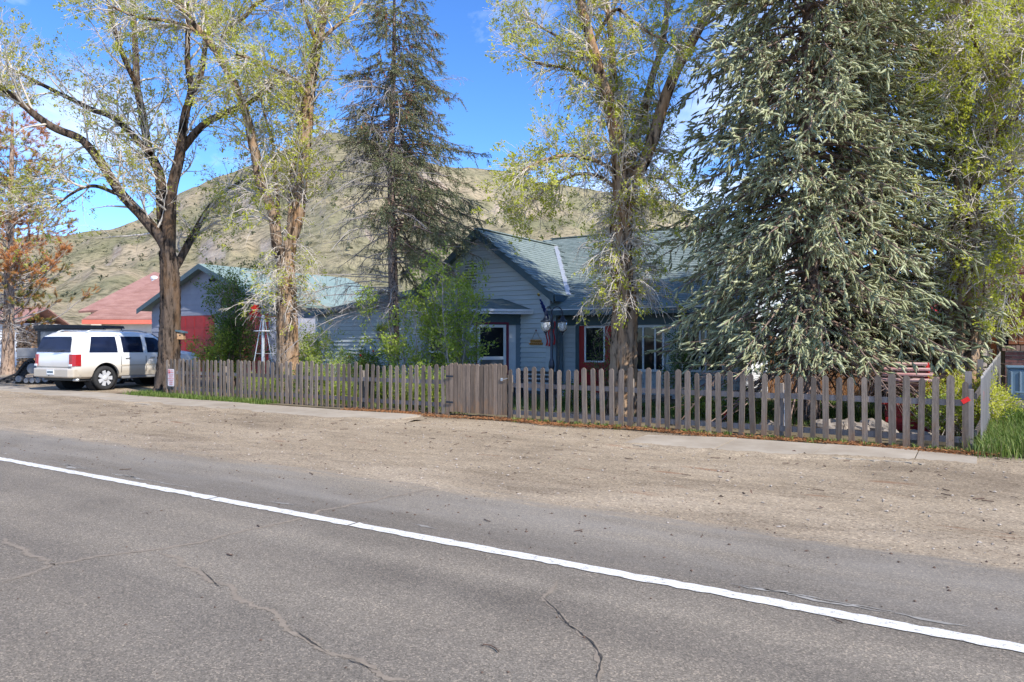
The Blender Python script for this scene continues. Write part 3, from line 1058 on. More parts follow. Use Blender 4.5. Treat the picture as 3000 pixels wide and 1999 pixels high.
# ------------------------------------------------------------------ picket fences and gate
FY = 12.7
left_px = [450 + 0.2551 * v for v in (150, 195, 242, 290, 335, 380, 425, 470, 515, 565, 613, 662, 712, 765, 810, 860, 905, 955, 1003, 1052, 1103, 1153, 1205, 1257, 1310, 1363, 1418, 1472, 1527, 1577, 1637, 1695, 1750)]
left_px += [900 + 0.1703 * v for v in (65, 150, 245, 335, 430, 525, 615, 720, 815, 910, 1010, 1110, 1215, 1325, 1430, 1540, 1650, 1765, 1870, 1985, 2105, 2220, 2340)]
right_px = [1495, 1518, 1541] + [1564, 1589, 1613, 1637, 1661, 1687, 1713, 1738, 1765, 1792, 1818, 1845, 1871, 1898, 1927, 1955, 1986, 2014, 2043, 2075, 2105, 2138, 2171, 2206, 2238, 2274, 2309, 2344, 2381, 2419, 2457, 2495, 2534, 2574, 2614, 2655, 2697, 2740, 2783, 2828]

def picket_mesh(name, w, h, th, rounded):
    """board with a shaped top, standing at the origin, front face at y = 0"""
    if rounded:
        top = [(w / 2 * math.cos(a), h - w / 2 + w / 2 * math.sin(a)) for a in np.linspace(0, math.pi, 7)]
    else:
        top = [(w / 2, h - 0.035), (w / 2 - 0.028, h - 0.006), (w / 2 - 0.034, h), (-w / 2 + 0.034, h), (-w / 2 + 0.028, h - 0.006), (-w / 2, h - 0.035)]
    poly = [(-w / 2, 0, 0), (w / 2, 0, 0)] + [(x, 0, z) for x, z in top]
    mb = MB()
    mb.prism(poly, (0, th, 0))
    me = bpy.data.meshes.new(name)
    me.from_pydata(mb.V, [], mb.F)
    me.materials.append(MATS['picket'])
    return me

PM = {(r, k): picket_mesh('picket', 0.092 + 0.006 * k, 1.075 + 0.018 * k, 0.021, r) for r in (True, False) for k in (-2, -1, 0, 1, 2)}

def fence(label, xs, rounded, zr, seed):
    rng = random.Random(seed)
    x0, x1 = xs[0] - 0.08, xs[-1] + 0.06
    t = thing('picket_fence', ((x0 + x1) / 2, FY, 0), label, 'fence')
    for x in xs:
        o = place('picket', PM[(rounded, rng.choice((-2, -1, 0, 0, 1, 2)))], (x, FY + rng.uniform(-0.008, 0.004), 0.012 + rng.gauss(0, 0.014)), None, t)
        o.rotation_euler = (rng.uniform(-0.018, 0.018), rng.gauss(0, 0.016), rng.uniform(-0.05, 0.05))
    n = max(2, round((x1 - x0) / 2.4))
    for z in zr:
        for k in range(n):
            xa, xb = x0 + (x1 - x0) * k / n, x0 + (x1 - x0) * (k + 1) / n
            j = rng.uniform(-0.02, 0.02)
            MB().box(xa + 0.004, xb - 0.004, FY + 0.031, FY + 0.069, z - 0.045 + j, z + 0.045 + j).build('rail', 'grey_timber', t)
    for k in range(n + 1):
        x = x0 + (x1 - x0) * k / n
        MB().box(x - 0.045, x + 0.045, FY + 0.073, FY + 0.163, -0.1, 0.92).build('post', 'grey_timber', t)
    return t

lx = [XY(p, FY) for p in left_px]
rx = [XY(p, FY) for p in right_px]
fence('weathered grey picket fence with rounded tops from tree trunk to gate', lx, True, (0.24, 0.72), 1)
rf = fence('weathered grey picket fence with dog eared tops between gate and grassy corner', rx, False, (0.17, 0.70), 2)
# red tape wrapped across the last picket
x = rx[-1]
mb = MB()
mb.obox((x + 0.005, FY - 0.006, 0.76), (0.046, 0, 0.030), (0, 0.003, 0), (-0.018, 0, 0.028))
tag(mb.build('reflector', 'reflector', rf), 'red reflector strip')

g0, g1 = XY(1312, FY), XY(1487, FY)
gt = thing('garden_gate', ((g0 + g1) / 2, FY, 0.09), 'solid brown board gate between the two picket fences', 'gate')
nb = 13
bw = (g1 - g0 - 0.06) / nb
rng = random.Random(5)
for k in range(nb):
    xa = g0 + 0.05 + bw * k
    w = bw - 0.010
    h = 1.05 + rng.uniform(-0.014, 0.014)
    y = FY - 0.012 + rng.uniform(-0.005, 0.005)
    z0 = 0.085 + rng.uniform(0, 0.012)
    c = 0.03
    poly = [(xa, y, z0), (xa + w, y, z0), (xa + w, y, z0 + h - c), (xa + w - c, y, z0 + h), (xa + c, y, z0 + h), (xa, y, z0 + h - c)]
    MB().prism(poly, (0, 0.022, 0)).build('board', 'gate_wood', gt)
for z in (0.30, 0.86):
    MB().box(g0 + 0.06, g1 - 0.01, FY + 0.018, FY + 0.05, z - 0.045, z + 0.045).build('cross_rail', 'gate_wood', gt)
MB().bar((g0 + 0.10, FY + 0.066, 0.34), (g1 - 0.1, FY + 0.066, 0.82), 0.09, 0.03, (0, 1, 0)).build('brace', 'gate_wood', gt)
mb = MB()
mb.tube([(g1 - 0.13, FY - 0.03, 0.83), (g1 - 0.04, FY - 0.035, 0.84), (g1 + 0.02, FY - 0.03, 0.86)], 0.008, 6)
mb.box(g1 - 0.15, g1 - 0.10, FY - 0.032, FY - 0.020, 0.80, 0.86)
mb.build('latch', 'galvanised', gt)
for z in (0.30, 0.86):
    MB().box(g0 - 0.03, g0 + 0.16, FY - 0.030, FY - 0.024, z - 0.02, z + 0.02).build('hinge', 'black_metal', gt)
MB().box(g0 - 0.06, g0 + 0.035, FY - 0.005, FY + 0.085, -0.1, 1.09).build('post', 'gate_wood', gt)

# side fence running back along the neighbour's grass
sf = thing('side_fence', (0.1, 15.2, 0.1), 'sunlit pale picket fence running back from the corner past the grass', 'fence')
rng = random.Random(9)
n = 34
def side_base(y):
    return 0.27 * max(0, (y - 12.6) / 4.6)
for k in range(n):
    y = FY + 0.22 + 0.15 * k
    x = 0.02 + 0.33 * (y - FY) / 5.0
    h = 1.07 + rng.uniform(-0.02, 0.02)
    z = side_base(y) + 0.02
    poly = [(x, y - 0.045, z), (x, y + 0.045, z), (x, y + 0.045, z + h - 0.03), (x, y + 0.015, z + h), (x, y - 0.015, z + h), (x, y - 0.045, z + h - 0.03)]
    o = MB().prism(poly, (-0.02, 0, 0)).build('picket', 'side_timber', sf)
for zz in (0.25, 0.8):
    MB().bar((-0.05, FY + 0.2, zz + side_base(FY)), (0.27, FY + 5.2, zz + side_base(FY + 5.2)), 0.035, 0.085).build('rail', 'grey_timber', sf)
for y, xx in ((FY + 0.3, -0.095), (FY + 2.6, 0.057), (FY + 5.12, 0.223)):
    zb = side_base(y)
    MB().box(xx - 0.09, xx + 0.0, y - 0.045, y + 0.045, -0.05, zb + 1.15).build('post', 'grey_timber', sf)
tag(MB().obox((0.052, FY + 0.52, 0.80), (0.004, 0, 0), (0, 0.035, 0.02), (0, -0.01, 0.05)).build('reflector', 'reflector', sf), 'red reflector on the first picket')

# no-parking plate fixed on the fence end
def text_mesh(body, size, mtx, m, name, parent):
    cu = bpy.data.curves.new('t', 'FONT')
    cu.body = body
    cu.size = size
    cu.align_x = 'CENTER'
    cu.align_y = 'CENTER'
    cu.extrude = 0.0006
    cu.resolution_u = 2
    ob = bpy.data.objects.new('t', cu)
    COL.objects.link(ob)
    dg = bpy.context.evaluated_depsgraph_get()
    me = bpy.data.meshes.new_from_object(ob.evaluated_get(dg))
    bpy.data.objects.remove(ob)
    me.transform(mtx)
    me.materials.clear()
    return place(name, me, (0, 0, 0) if parent is None else OFF[parent.name], m, parent)

sx0, sx1 = XY(489, FY - 0.03), XY(511, FY - 0.03)
sc_x = (sx0 + sx1) / 2
ns = thing('parking_sign', (sc_x, FY - 0.03, 0.30), 'white and red no parking plate screwed to the fence end beside the trunk', 'sign')
W2, ZB, ZT = 0.155, 0.30, 0.80
mb = MB()
pl = []
for cx, cz, a0 in ((W2 - .03, ZT - .03, 0), (-W2 + .03, ZT - .03, 90), (-W2 + .03, ZB + .03, 180), (W2 - .03, ZB + .03, 270)):
    pl += [(sc_x + cx + .03 * math.cos(rad(a0 + a)), FY - 0.018, cz + .03 * math.sin(rad(a0 + a))) for a in (0, 30, 60, 90)]
mb.prism(pl[::-1], (0, -0.004, 0))
plate = mb.build('plate', 'sign_face', ns)
RX = Matrix.Rotation(rad(90), 4, 'X')
MB().box(sc_x - W2 + .02, sc_x - .03, FY - 0.0265, FY - 0.0225, ZT - .13, ZT - .02).build('symbol_panel', 'sign_red', ns)
for txt, z, s, dx, m in (('P', ZT - .075, .10, -.083, 'sign_face'), ('NO', ZT - .05, .042, .06, 'sign_red'), ('PARKING', ZT - .10, .036, .06, 'sign_red'), ('VIOLATORS', ZT - .17, .045, 0, 'sign_red'), ('WILL BE', ZT - .225, .045, 0, 'sign_red'), ('TOWED AWAY', ZT - .28, .042, 0, 'sign_red'), ('AT VEHICLE', ZT - .335, .042, 0, 'sign_red'), ('OWNERS', ZT - .39, .042, 0, 'sign_red'), ('EXPENSE', ZT - .445, .042, 0, 'sign_red')):
    o = text_mesh(txt, s, RX, m, 'lettering', ns)
    o.location = Vector((sc_x + dx, FY - 0.0285, z)) - Vector(OFF[ns.name])

# ------------------------------------------------------------------ shingles
TAB = {}
def tab_mesh(w, e, m):
    key = (w, e, m)
    if key not in TAB:
        mb = MB()
        mb.add([(0, 0, 0.002), (w, 0, 0.002), (w, e * 1.35, -0.006), (0, e * 1.35, -0.006), (0, 0, 0.016), (w, 0, 0.016), (w, e * 1.35, -0.001), (0, e * 1.35, -0.001)],
               [(0, 3, 2, 1), (4, 5, 6, 7), (0, 1, 5, 4), (1, 2, 6, 5), (2, 3, 7, 6), (3, 0, 4, 7)])
        me = bpy.data.meshes.new('shingle')
        me.from_pydata(mb.V, [], mb.F)
        me.materials.append(MATS[m])
        TAB[key] = me
    return TAB[key]

def shingle_plane(org, u, v, L, H, inside, w, e, m, seed):
    """tab positions over a roof plane: list of matrices"""
    org, u, v = (np.asarray(a, float) for a in (org, u, v))
    u, v = u / np.linalg.norm(u), v / np.linalg.norm(v)
    nn = np.cross(u, v)
    rng = np.random.default_rng(seed)
    out = []
    rows = int(H / e)
    for r in range(rows):
        x = -(r % 2) * w * 0.5 + rng.uniform(-0.03, 0.03)
        while x < L:
            if inside(x + w / 2, r * e + e / 2):
                p = org + u * x + v * (r * e + rng.uniform(-0.006, 0.006)) + nn * rng.uniform(0.0, 0.002)
                M = Matrix(((u[0], v[0], nn[0], p[0]), (u[1], v[1], nn[1], p[1]), (u[2], v[2], nn[2], p[2]), (0, 0, 0, 1)))
                out.append(M)
            x += w
    return out

def lay_shingles(parent, mats, w, e, m, limit):
    me = tab_mesh(w - 0.006, e, m)
    eye = Vector((0, 0, EYE))
    mats.sort(key=lambda M: (M.translation - eye).length)
    off = Vector(OFF[parent.name])
    for M in mats[:limit]:
        o = bpy.data.objects.new('shingle', me)
        COL.objects.link(o)
        o.parent = parent
        M2 = M.copy()
        M2.translation = M.translation - off
        o.matrix_local = M2
    rest = mats[limit:]
    if rest:
        base = np.array([v.co[:] for v in me.vertices])
        f = np.array([p.vertices[:] for p in me.polygons])
        A = np.array([np.array(M) for M in rest])
        V = np.einsum('nij,kj->nki', A[:, :3, :3], base) + A[:, None, :3, 3]
        FF = (f[None] + (np.arange(len(rest)) * len(base))[:, None, None]).reshape(-1, 4)
        big('shingles', V.reshape(-1, 3), FF, m, parent, False, kind='stuff')

# ------------------------------------------------------------------ the house
GX0, GX1, GAX = -15.72, -10.78, -13.25        # gable wall and apex
GY = 19.0
APEX, SLOPE = 5.13, 0.769
MY = 19.6                                    # porch-side front wall
MX1 = -5.27                                  # right corner
EAVE_Y, EAVE_Z, RIDGE_Y, RIDGE_Z = 18.7, 2.54, 24.5, 5.5
MSL = (RIDGE_Z - EAVE_Z) / (RIDGE_Y - EAVE_Y)
house = thing('house', (-11, 22, 0), 'grey blue clapboard cottage with green shingle roof and polygonal entry bay', 'house')

def lap_boards(parent, z0, z1, span, y, m, e=0.145, axis='x', out=-1, name='siding_board'):
    """horizontal clapboards; span(z) -> (a, b) along the wall; out = outward sign"""
    z = z0
    while z < z1 - 0.02:
        zt = min(z + e - 0.017, z1)
        a0, b0 = span(z)
        a1, b1 = span(zt)
        if b0 - a0 > 0.1 and b1 - a1 > 0.02:
            yo, yi, yb = y + out * 0.040, y + out * 0.008, y
            def P(s, yy, zz):
                return (s, yy, zz) if axis == 'x' else (yy, s, zz)
            V = [P(a0, yo, z), P(b0, yo, z), P(b1, yi, zt), P(a1, yi, zt), P(a0, yb, z), P(b0, yb, z), P(b1, yb, zt), P(a1, yb, zt)]
            Fc = [(0, 1, 2, 3), (5, 4, 7, 6), (1, 5, 6, 2), (4, 0, 3, 7), (3, 2, 6, 7), (4, 5, 1, 0)]
            MB().add(V, Fc).build(name, m, parent)
        z += e

# wall cores
core = MB()
core.prism([(GX0, GY, 0), (GX1, GY, 0), (GX1, GY, APEX - SLOPE * (GX1 - GAX) - .12), (GAX, GY, APEX - 0.12), (GX0, GY, APEX - SLOPE * (GAX - GX0) - .12)], (0, 9, 0))
core.build('wall', 'siding', house)
zr_side = EAVE_Z + MSL * (MY - EAVE_Y) - 0.12
core = MB()
core.prism([(MX1, MY, 0.0), (MX1, 29.3, 0.0), (MX1, 29.3, 2.9), (MX1, RIDGE_Y, RIDGE_Z - .13), (MX1, MY, zr_side)], (GX1 - MX1 + 0.02, 0, 0))
core.build('wall', 'siding', house)

def gable_span(z):
    a, b = GX0 + 0.09, GX1 - 0.09
    h = (APEX - 0.16 - z) / SLOPE
    return max(a, GAX - h), min(b, GAX + h)
lap_boards(house, 0.12, APEX - 0.18, gable_span, GY, 'siding')
lap_boards(house, 0.12, 2.50, lambda z: (-9.62, MX1 - 0.1), MY, 'siding')
lap_boards(house, 0.12, 2.50, lambda z: (GX1 + 0.22, -10.1), MY, 'siding')
# gable return between the two walls, seen past the corner board
lap_boards(house, 0.12, 2.5, lambda z: (GY + 0.1, MY - 0.03), GX1, 'siding', axis='y', out=1)
def side_span(z):
    return (21.35, 28.9 if z < 2.9 else min(28.9, RIDGE_Y + (RIDGE_Z - 0.15 - z) / MSL)) if z < 3.6 else (max(21.35, RIDGE_Y - (RIDGE_Z - 0.15 - z) / MSL), RIDGE_Y + (RIDGE_Z - 0.15 - z) / MSL)
lap_boards(house, 0.14, RIDGE_Z - 0.35, side_span, MX1, 'siding_side', axis='y', out=1)
# white shingle cladding on the side near the corner, individual shakes
rng = random.Random(3)
for r in range(11):
    z = 0.16 + 0.21 * r
    if z > 1.05 and r < 5:
        pass
    y = MY + 0.12 - (r % 2) * 0.1
    while y < 21.28:
        w = rng.uniform(0.17, 0.24)
        ya, yb = max(y, MY + 0.1), min(y + w - 0.008, 21.28)
        if yb - ya > 0.03:
            MB().add([(MX1 + .03, ya, z), (MX1 + .03, yb, z), (MX1 + .012, yb, z + .215), (MX1 + .012, ya, z + .215), (MX1, ya, z), (MX1, yb, z), (MX1, yb, z + .215), (MX1, ya, z + .215)],
                     [(0, 1, 2, 3), (5, 4, 7, 6), (1, 5, 6, 2), (4, 0, 3, 7), (3, 2, 6, 7), (4, 5, 1, 0)]).build('wall_shingle', 'white_shingle', house)
        y += w
# corner boards and skirt
for x0, x1, y0, y1, z1, m in ((GX0 - .02, GX0 + .09, GY - .048, GY + .02, 3.05, 'siding'), (GX1 - .09, GX1 + .048, GY - .048, GY + .085, 2.93, 'siding'),
                              (MX1 - .1, MX1 + .048, MY - .050, MY + .09, 2.74, 'trim_blue'), (MX1 + .002, MX1 + .05, 28.9, 29.1, 2.8, 'trim_white')):
    MB().box(x0, x1, y0, y1, 0.02, z1).build('corner_board', m, house)
MB().box(MX1 + .031, MX1 + .055, 21.27, 21.37, 0.1, 3.3).build('corner_board', 'trim_white', house)
MB().box(GX0, GX1, GY - .05, GY - .01, 0.0, 0.11).build('skirt_board', 'trim_dark', house)
MB().box(GX1 + .12, MX1, MY - .05, MY - .01, 0.0, 0.11).build('skirt_board', 'trim_white', house)

# roofs: thick planes, then shingles
def roof_slab(name, poly, th, m, parent):
    P = [np.array(p, float) for p in poly]
    nrm = np.cross(P[1] - P[0], P[2] - P[0])
    nrm /= np.linalg.norm(nrm)
    if nrm[2] < 0: nrm = -nrm
    return MB().prism([p - nrm * 0.012 for p in P], -nrm * th).build(name, m, parent)

def gz(x): return APEX - SLOPE * abs(x - GAX)
def mz(y): return EAVE_Z + MSL * (y - EAVE_Y)
RXE, LXE = -10.45, -16.05
VY0 = EAVE_Y + (gz(RXE) - EAVE_Z) / MSL
VY1 = EAVE_Y + (APEX - EAVE_Z) / MSL
roof = roof_slab('roof', [(RXE, EAVE_Y, gz(RXE)), (RXE, VY0, gz(RXE)), (GAX, VY1, APEX), (GAX, EAVE_Y, APEX)], 0.10, 'shingle_green', house)
roof_slab('roof', [(GAX, EAVE_Y, APEX), (GAX, 28.2, APEX), (LXE, 28.2, gz(LXE)), (LXE, EAVE_Y, gz(LXE))], 0.10, 'shingle_green', house)
RX1 = MX1 + 0.4
roof_slab('roof', [(GX1, EAVE_Y, EAVE_Z), (RX1, EAVE_Y, EAVE_Z), (RX1, RIDGE_Y, RIDGE_Z), (-14.2, RIDGE_Y, RIDGE_Z), (GAX, VY1, APEX), (RXE, VY0, gz(RXE)), (GX1, VY0, mz(VY0))], 0.10, 'shingle_green', house)
roof_slab('roof', [(RX1, RIDGE_Y, RIDGE_Z), (RX1, 30, RIDGE_Z - MSL * 5.5), (-14.2, 30, RIDGE_Z - MSL * 5.5), (-14.2, RIDGE_Y, RIDGE_Z)], 0.10, 'shingle_green', house)
# front roof shingles
hyp = math.hypot(1, MSL)
def in_main(u, v):
    x, y = GX1 + u - 3.6, EAVE_Y + v / hyp
    if y > RIDGE_Y - 0.05 or x > RX1 - 0.12: return False
    if y < VY0: return x > GX1 + 0.02
    vx = RXE + (GAX - RXE) * (y - VY0) / (VY1 - VY0) if y < VY1 else GAX - 0.6
    return x > vx + 0.18
tabs = shingle_plane((GX1 - 3.6, EAVE_Y - 0.02, EAVE_Z - 0.02 * MSL), (1, 0, 0), (0, 1, MSL), RX1 - GX1 + 3.6, 6.55, in_main, 0.30, 0.145, 'shingle_green', 1)
hs = math.hypot(1, SLOPE)
def in_gable(u, v):
    y, x = EAVE_Y + u, RXE - v / hs
    if x < GAX + 0.03: return False
    vy = VY0 + (VY1 - VY0) * (RXE - x) / (RXE - GAX)
    return y < vy - 0.1
tabs2 = shingle_plane((RXE + 0.02, EAVE_Y, gz(RXE) - 0.02 * SLOPE), (0, 1, 0), (-1, 0, SLOPE), 5.5, 3.6, in_gable, 0.30, 0.145, 'shingle_green', 2)
lay_shingles(house, tabs, 0.30, 0.145, 'shingle_green', 190)
lay_shingles(house, tabs2, 0.30, 0.145, 'shingle_green', 110)
# metal valley, ridge caps, fascias
a, b = np.array((RXE, VY0, gz(RXE))), np.array((GAX, VY1, APEX))
MB().bar(a + (0.02, 0, .03), b + (0.02, 0, .03), 0.16, 0.012, (0.45, -0.35, 0.8)).build('valley_flashing', 'galvanised', house)
MB().bar((GAX, EAVE_Y, APEX + .01), (GAX, VY1, APEX + .01), 0.2, 0.03).build('ridge_cap', 'shingle_green', house)
MB().bar((-13.8, RIDGE_Y, RIDGE_Z + .01), (RX1, RIDGE_Y, RIDGE_Z + .01), 0.24, 0.03).build('ridge_cap', 'shingle_green', house)
def fascia(a, b, h, m='trim_dark', t=0.03, drop=None):
    a, b = np.array(a, float), np.array(b, float)
    d = np.array((0, 0, -h))
    n = np.cross(b - a, (0, 0, 1)); n /= np.linalg.norm(n)
    return MB().prism([a, b, b + d, a + d], n * t).build('fascia', m, house)
fascia((GAX, EAVE_Y - .03, APEX - .015), (RXE, EAVE_Y - .03, gz(RXE) - .015), 0.24)
fascia((LXE, EAVE_Y - .03, gz(LXE) - .015), (GAX, EAVE_Y - .03, APEX - .015), 0.24)
fascia((RXE + .03, EAVE_Y - .03, gz(RXE) - .03), (RXE + .03, VY0, gz(RXE) - .03), 0.17)
fascia((GX1 + .03, EAVE_Y - .03, EAVE_Z - .03), (RX1, EAVE_Y - .03, EAVE_Z - .03), 0.15, 'trim_dark')
MB().box(GX1 + .03, RX1, EAVE_Y - .05, EAVE_Y - .005, EAVE_Z - .028, EAVE_Z - .006).build('drip_edge', 'trim_white', house)
fascia((RX1 + .03, EAVE_Y, EAVE_Z - .02), (RX1 + .03, RIDGE_Y, RIDGE_Z - .02), 0.2)
# porch soffit and header
MB().box(GX1 + .03, RX1 - .05, EAVE_Y + .04, MY - .03, EAVE_Z - 0.14, EAVE_Z - 0.11).build('soffit', 'trim_dark', house)
MB().box(GX1 + .12, MX1 - .12, MY - .062, MY - .01, 2.08, 2.39).build('header_board', 'trim_dark', house)
MB().box(GX1 + .13, GX1 + .24, EAVE_Y + .25, EAVE_Y + .36, 0.0, 2.39).build('porch_post', 'trim_blue', house)

# louvred gable vent
def louvre(x0, x1, y, z0, z1, n, parent):
    fr = MB()
    fr.box(x0 - .06, x1 + .06, y - .066, y - .01, z1, z1 + .07).box(x0 - .06, x1 + .06, y - .066, y - .01, z0 - .07, z0)
    fr.box(x0 - .06, x0, y - .065, y - .01, z0, z1).box(x1, x1 + .06, y - .065, y - .01, z0, z1)
    o = fr.build('vent_frame', 'siding', parent)
    MB().box(x0, x1, y - .050, y - .043, z0, z1).build('vent_back', 'dark_void', o)
    for k in range(n):
        z = z0 + (z1 - z0) * (k + .5) / n
        MB().obox(((x0 + x1) / 2, y - .060, z), ((x1 - x0) / 2 - .002, 0, 0), (0, .012, .010), (0, .003, .022)).build('vent_slat', 'siding', o)
louvre(XY(1366, GY), XY(1400, GY), GY, 3.42, 4.15, 8, house)

# windows and doors in the porch wall
def window(parent, x0, x1, z0, z1, y, mull=(), rails=(), m='trim_white', fw=0.06, name='window'):
    fr = MB()
    yo, yi = y - .085, y - .01
    fr.box(x0, x1, yo, yi, z1 - fw, z1).box(x0 - .03, x1 + .03, yo - .02, yi, z0 - .03, z0 + fw * .6)
    fr.box(x0, x0 + fw, yo, yi, z0 + fw * .6, z1 - fw).box(x1 - fw, x1, yo, yi, z0 + fw * .6, z1 - fw)
    o = fr.build(name, m, parent)
    for q in mull:
        MB().box(q - fw * .4, q + fw * .4, yo + .005, yi, z0 + fw * .6, z1 - fw).build('mullion', m, o)
    for q in rails:
        MB().box(x0 + fw, x1 - fw, yo + .006, yi, q - fw * .35, q + fw * .35).build('sash_rail', m, o)
    cuts = [x0 + fw] + [q for q in sorted(mull)] + [x1 - fw]
    for a, b in zip(cuts, cuts[1:]):
        MB().box(a + .001, b - .001, y - .060, y - .044, z0 + fw * .6, z1 - fw).build('pane', 'window_glass', o)
    return o
def ZP(py, px, Y): return float(PY(px, py, Y)[2])
wy = MY
window(house, XY(1845, wy), XY(1949, wy), ZP(1086, 1900, wy), 2.06, wy, [XY(1887, wy), XY(1922, wy)])
window(house, XY(1998, wy), XY(2143, wy), ZP(1088, 2070, wy), 2.04, wy, [XY(2053, wy), XY(2070, wy), XY(2120, wy)])
# red front door with its long light
dx0, dx1 = XY(1700, wy), XY(1797, wy)
door = MB().box(dx0, dx1, wy - .070, wy - .0275, 0.05, 2.06).build('front_door', 'red_paint', house)
fr = MB()
lx0, lx1, lz0, lz1 = XY(1716, wy), XY(1776, wy), ZP(1062, 1745, wy), ZP(956, 1745, wy)
fr.box(lx0, lx1, wy - .090, wy - .070, lz1 - .05, lz1).box(lx0, lx1, wy - .090, wy - .070, lz0, lz0 + .05)
fr.box(lx0, lx0 + .05, wy - .090, wy - .070, lz0 + .05, lz1 - .05).box(lx1 - .05, lx1, wy - .090, wy - .070, lz0 + .05, lz1 - .05)
fr.build('door_light_frame', 'trim_white', door)
MB().box(lx0 + .05, lx1 - .05, wy - .080, wy - .0705, lz0 + .05, lz1 - .05).build('pane', 'window_glass', door)
MB().lathe((dx1 - .09, wy - .070, 1.0), [(.012, 0), (.012, .03), (.03, .04), (.03, .06), (.01, .07)], 10, (0, -1, 0)).build('door_knob', 'gold', door)
MB().box(dx0 - .13, dx0 - .01, wy - .064, wy - .01, .05, 2.08).build('door_casing', 'trim_dark', house)
MB().box(dx1 + .01, dx1 + .12, wy - .064, wy - .01, .05, 2.08).build('door_casing', 'trim_dark', house)
MB().box(XY(1641, wy), XY(1651, wy), wy - .066, wy - .01, .15, 2.07).build('trim_board', 'trim_blue', house)
MB().box(-10.2, -7.2, 17.9, MY - .05, 0.0, 0.10).build('porch_slab', 'concrete', house)
# little window in the side wall
fr = MB()
sy0, sy1, sz0, sz1 = 19.95, 21.05, 1.12, 2.15
X = MX1 + .031
fr.box(X, X + .05, sy0, sy1, sz1 - .07, sz1).box(X, X + .07, sy0 - .03, sy1 + .03, sz0 - .03, sz0 + .05)
fr.box(X, X + .05, sy0, sy0 + .07, sz0 + .05, sz1 - .07).box(X, X + .05, sy1 - .07, sy1, sz0 + .05, sz1 - .07).box(X, X + .045, 20.47, 20.54, sz0 + .05, sz1 - .07)
so = fr.build('window', 'trim_white', house)
MB().box(X + .004, X + .012, sy0 + .07, sy1 - .07, sz0 + .05, sz1 - .07).build('pane', 'window_glass', so)

# polygonal entry bay
B = [(-15.15, GY), (-14.46, 17.7), (-12.8, 17.7), (-11.8, GY)]
BZ = 2.42
MB().prism([(x, y + .02, 0) for x, y in B], (0, 0, BZ)).build('bay_wall', 'trim_pale', house)
def wallpt(a, b, s, z, out=0.0):
    a, b = np.array(a, float), np.array(b, float)
    d = (b - a); L = np.linalg.norm(d); d /= L
    n = np.array((d[1], -d[0]))
    p = a + d * s + n * out
    return np.array((p[0], p[1], z))
def wall_box(a, b, s0, s1, z0, z1, o0, o1):
    P = [wallpt(a, b, s, z0, o) for o in (o0, o1) for s in (s0, s1)]
    return MB().prism([P[0], P[1], P[3], P[2]], (0, 0, z1 - z0))
# eave, roof and fascia of the bay
ov = 0.28
E = [(-15.5, GY - .05), (-14.62, 17.36), (-12.62, 17.36), (-11.32, GY - .05)]
rid = [(-14.4, GY - .03, BZ + .52), (-12.45, GY - .03, BZ + .52)]
e3 = [(x, y, BZ + .15) for x, y in E]
for poly in ([e3[0], e3[1], rid[0]], [e3[1], e3[2], rid[1], rid[0]], [e3[2], e3[3], rid[1]]):
    roof_slab('bay_roof', poly, 0.03, 'shingle_green', house)
for k in range(3):
    a, b = E[k], E[k + 1]
    L = math.dist(a, b)
    wall_box(a, b, 0, L, BZ + .0, BZ + .065, -.03, 0.0).build('fascia', 'trim_white', house)
    wall_box(a, b, -.01, L + .01, BZ + .075, BZ + .145, -.03, 0.02).build('fascia', 'trim_white', house)
MB().prism([(x, y, BZ + .03) for x, y in E], (0, 0, .03)).build('soffit', 'trim_dark', house)
for k in range(3):
    a, b = B[k], B[k + 1]
    L = math.dist(a, b)
    wall_box(a, b, 0.0, L, BZ - .32, BZ + .03, 0.0, 0.035).build('frieze_board', 'trim_dark', house)
    wall_box(a, b, -.02, .14, 0.05, BZ - .32, 0.0, 0.03).build('bay_post', 'trim_blue' if k < 2 else 'trim_pale', house)
    wall_box(a, b, L - .15, L + .02, 0.05, BZ - .32, 0.0, 0.031).build('bay_post', 'trim_blue', house)
def bay_window(k, s0, s1, z0, z1, rail):
    a, b = B[k], B[k + 1]
    red = wall_box(a, b, s0 - .05, s1 + .05, z1, z1 + .045, 0.0, .05).build('window_head', 'trim_maroon', house)
    V = MB()
    for q in (wall_box(a, b, s0, s1, z1 - .06, z1, 0, .045), wall_box(a, b, s0, s1, z0, z0 + .06, 0, .045), wall_box(a, b, s0, s0 + .06, z0 + .06, z1 - .06, 0, .045), wall_box(a, b, s1 - .06, s1, z0 + .06, z1 - .06, 0, .045), wall_box(a, b, s0 + .06, s1 - .06, rail - .03, rail + .03, 0, .043)):
        V.add(q.V, q.F)
    o = V.build('window', 'trim_white', house)
    wall_box(a, b, s0 + .06, s1 - .06, z0 + .06, rail - .03, .004, .012).build('pane', 'window_glass', o)
    wall_box(a, b, s0 + .06, s1 - .06, rail + .03, z1 - .06, .004, .012).build('pane', 'window_glass', o)
bay_window(1, 0.18, 0.78, 0.75, 2.06, 1.28)
bay_window(1, 0.98, 1.52, 0.75, 2.06, 1.28)
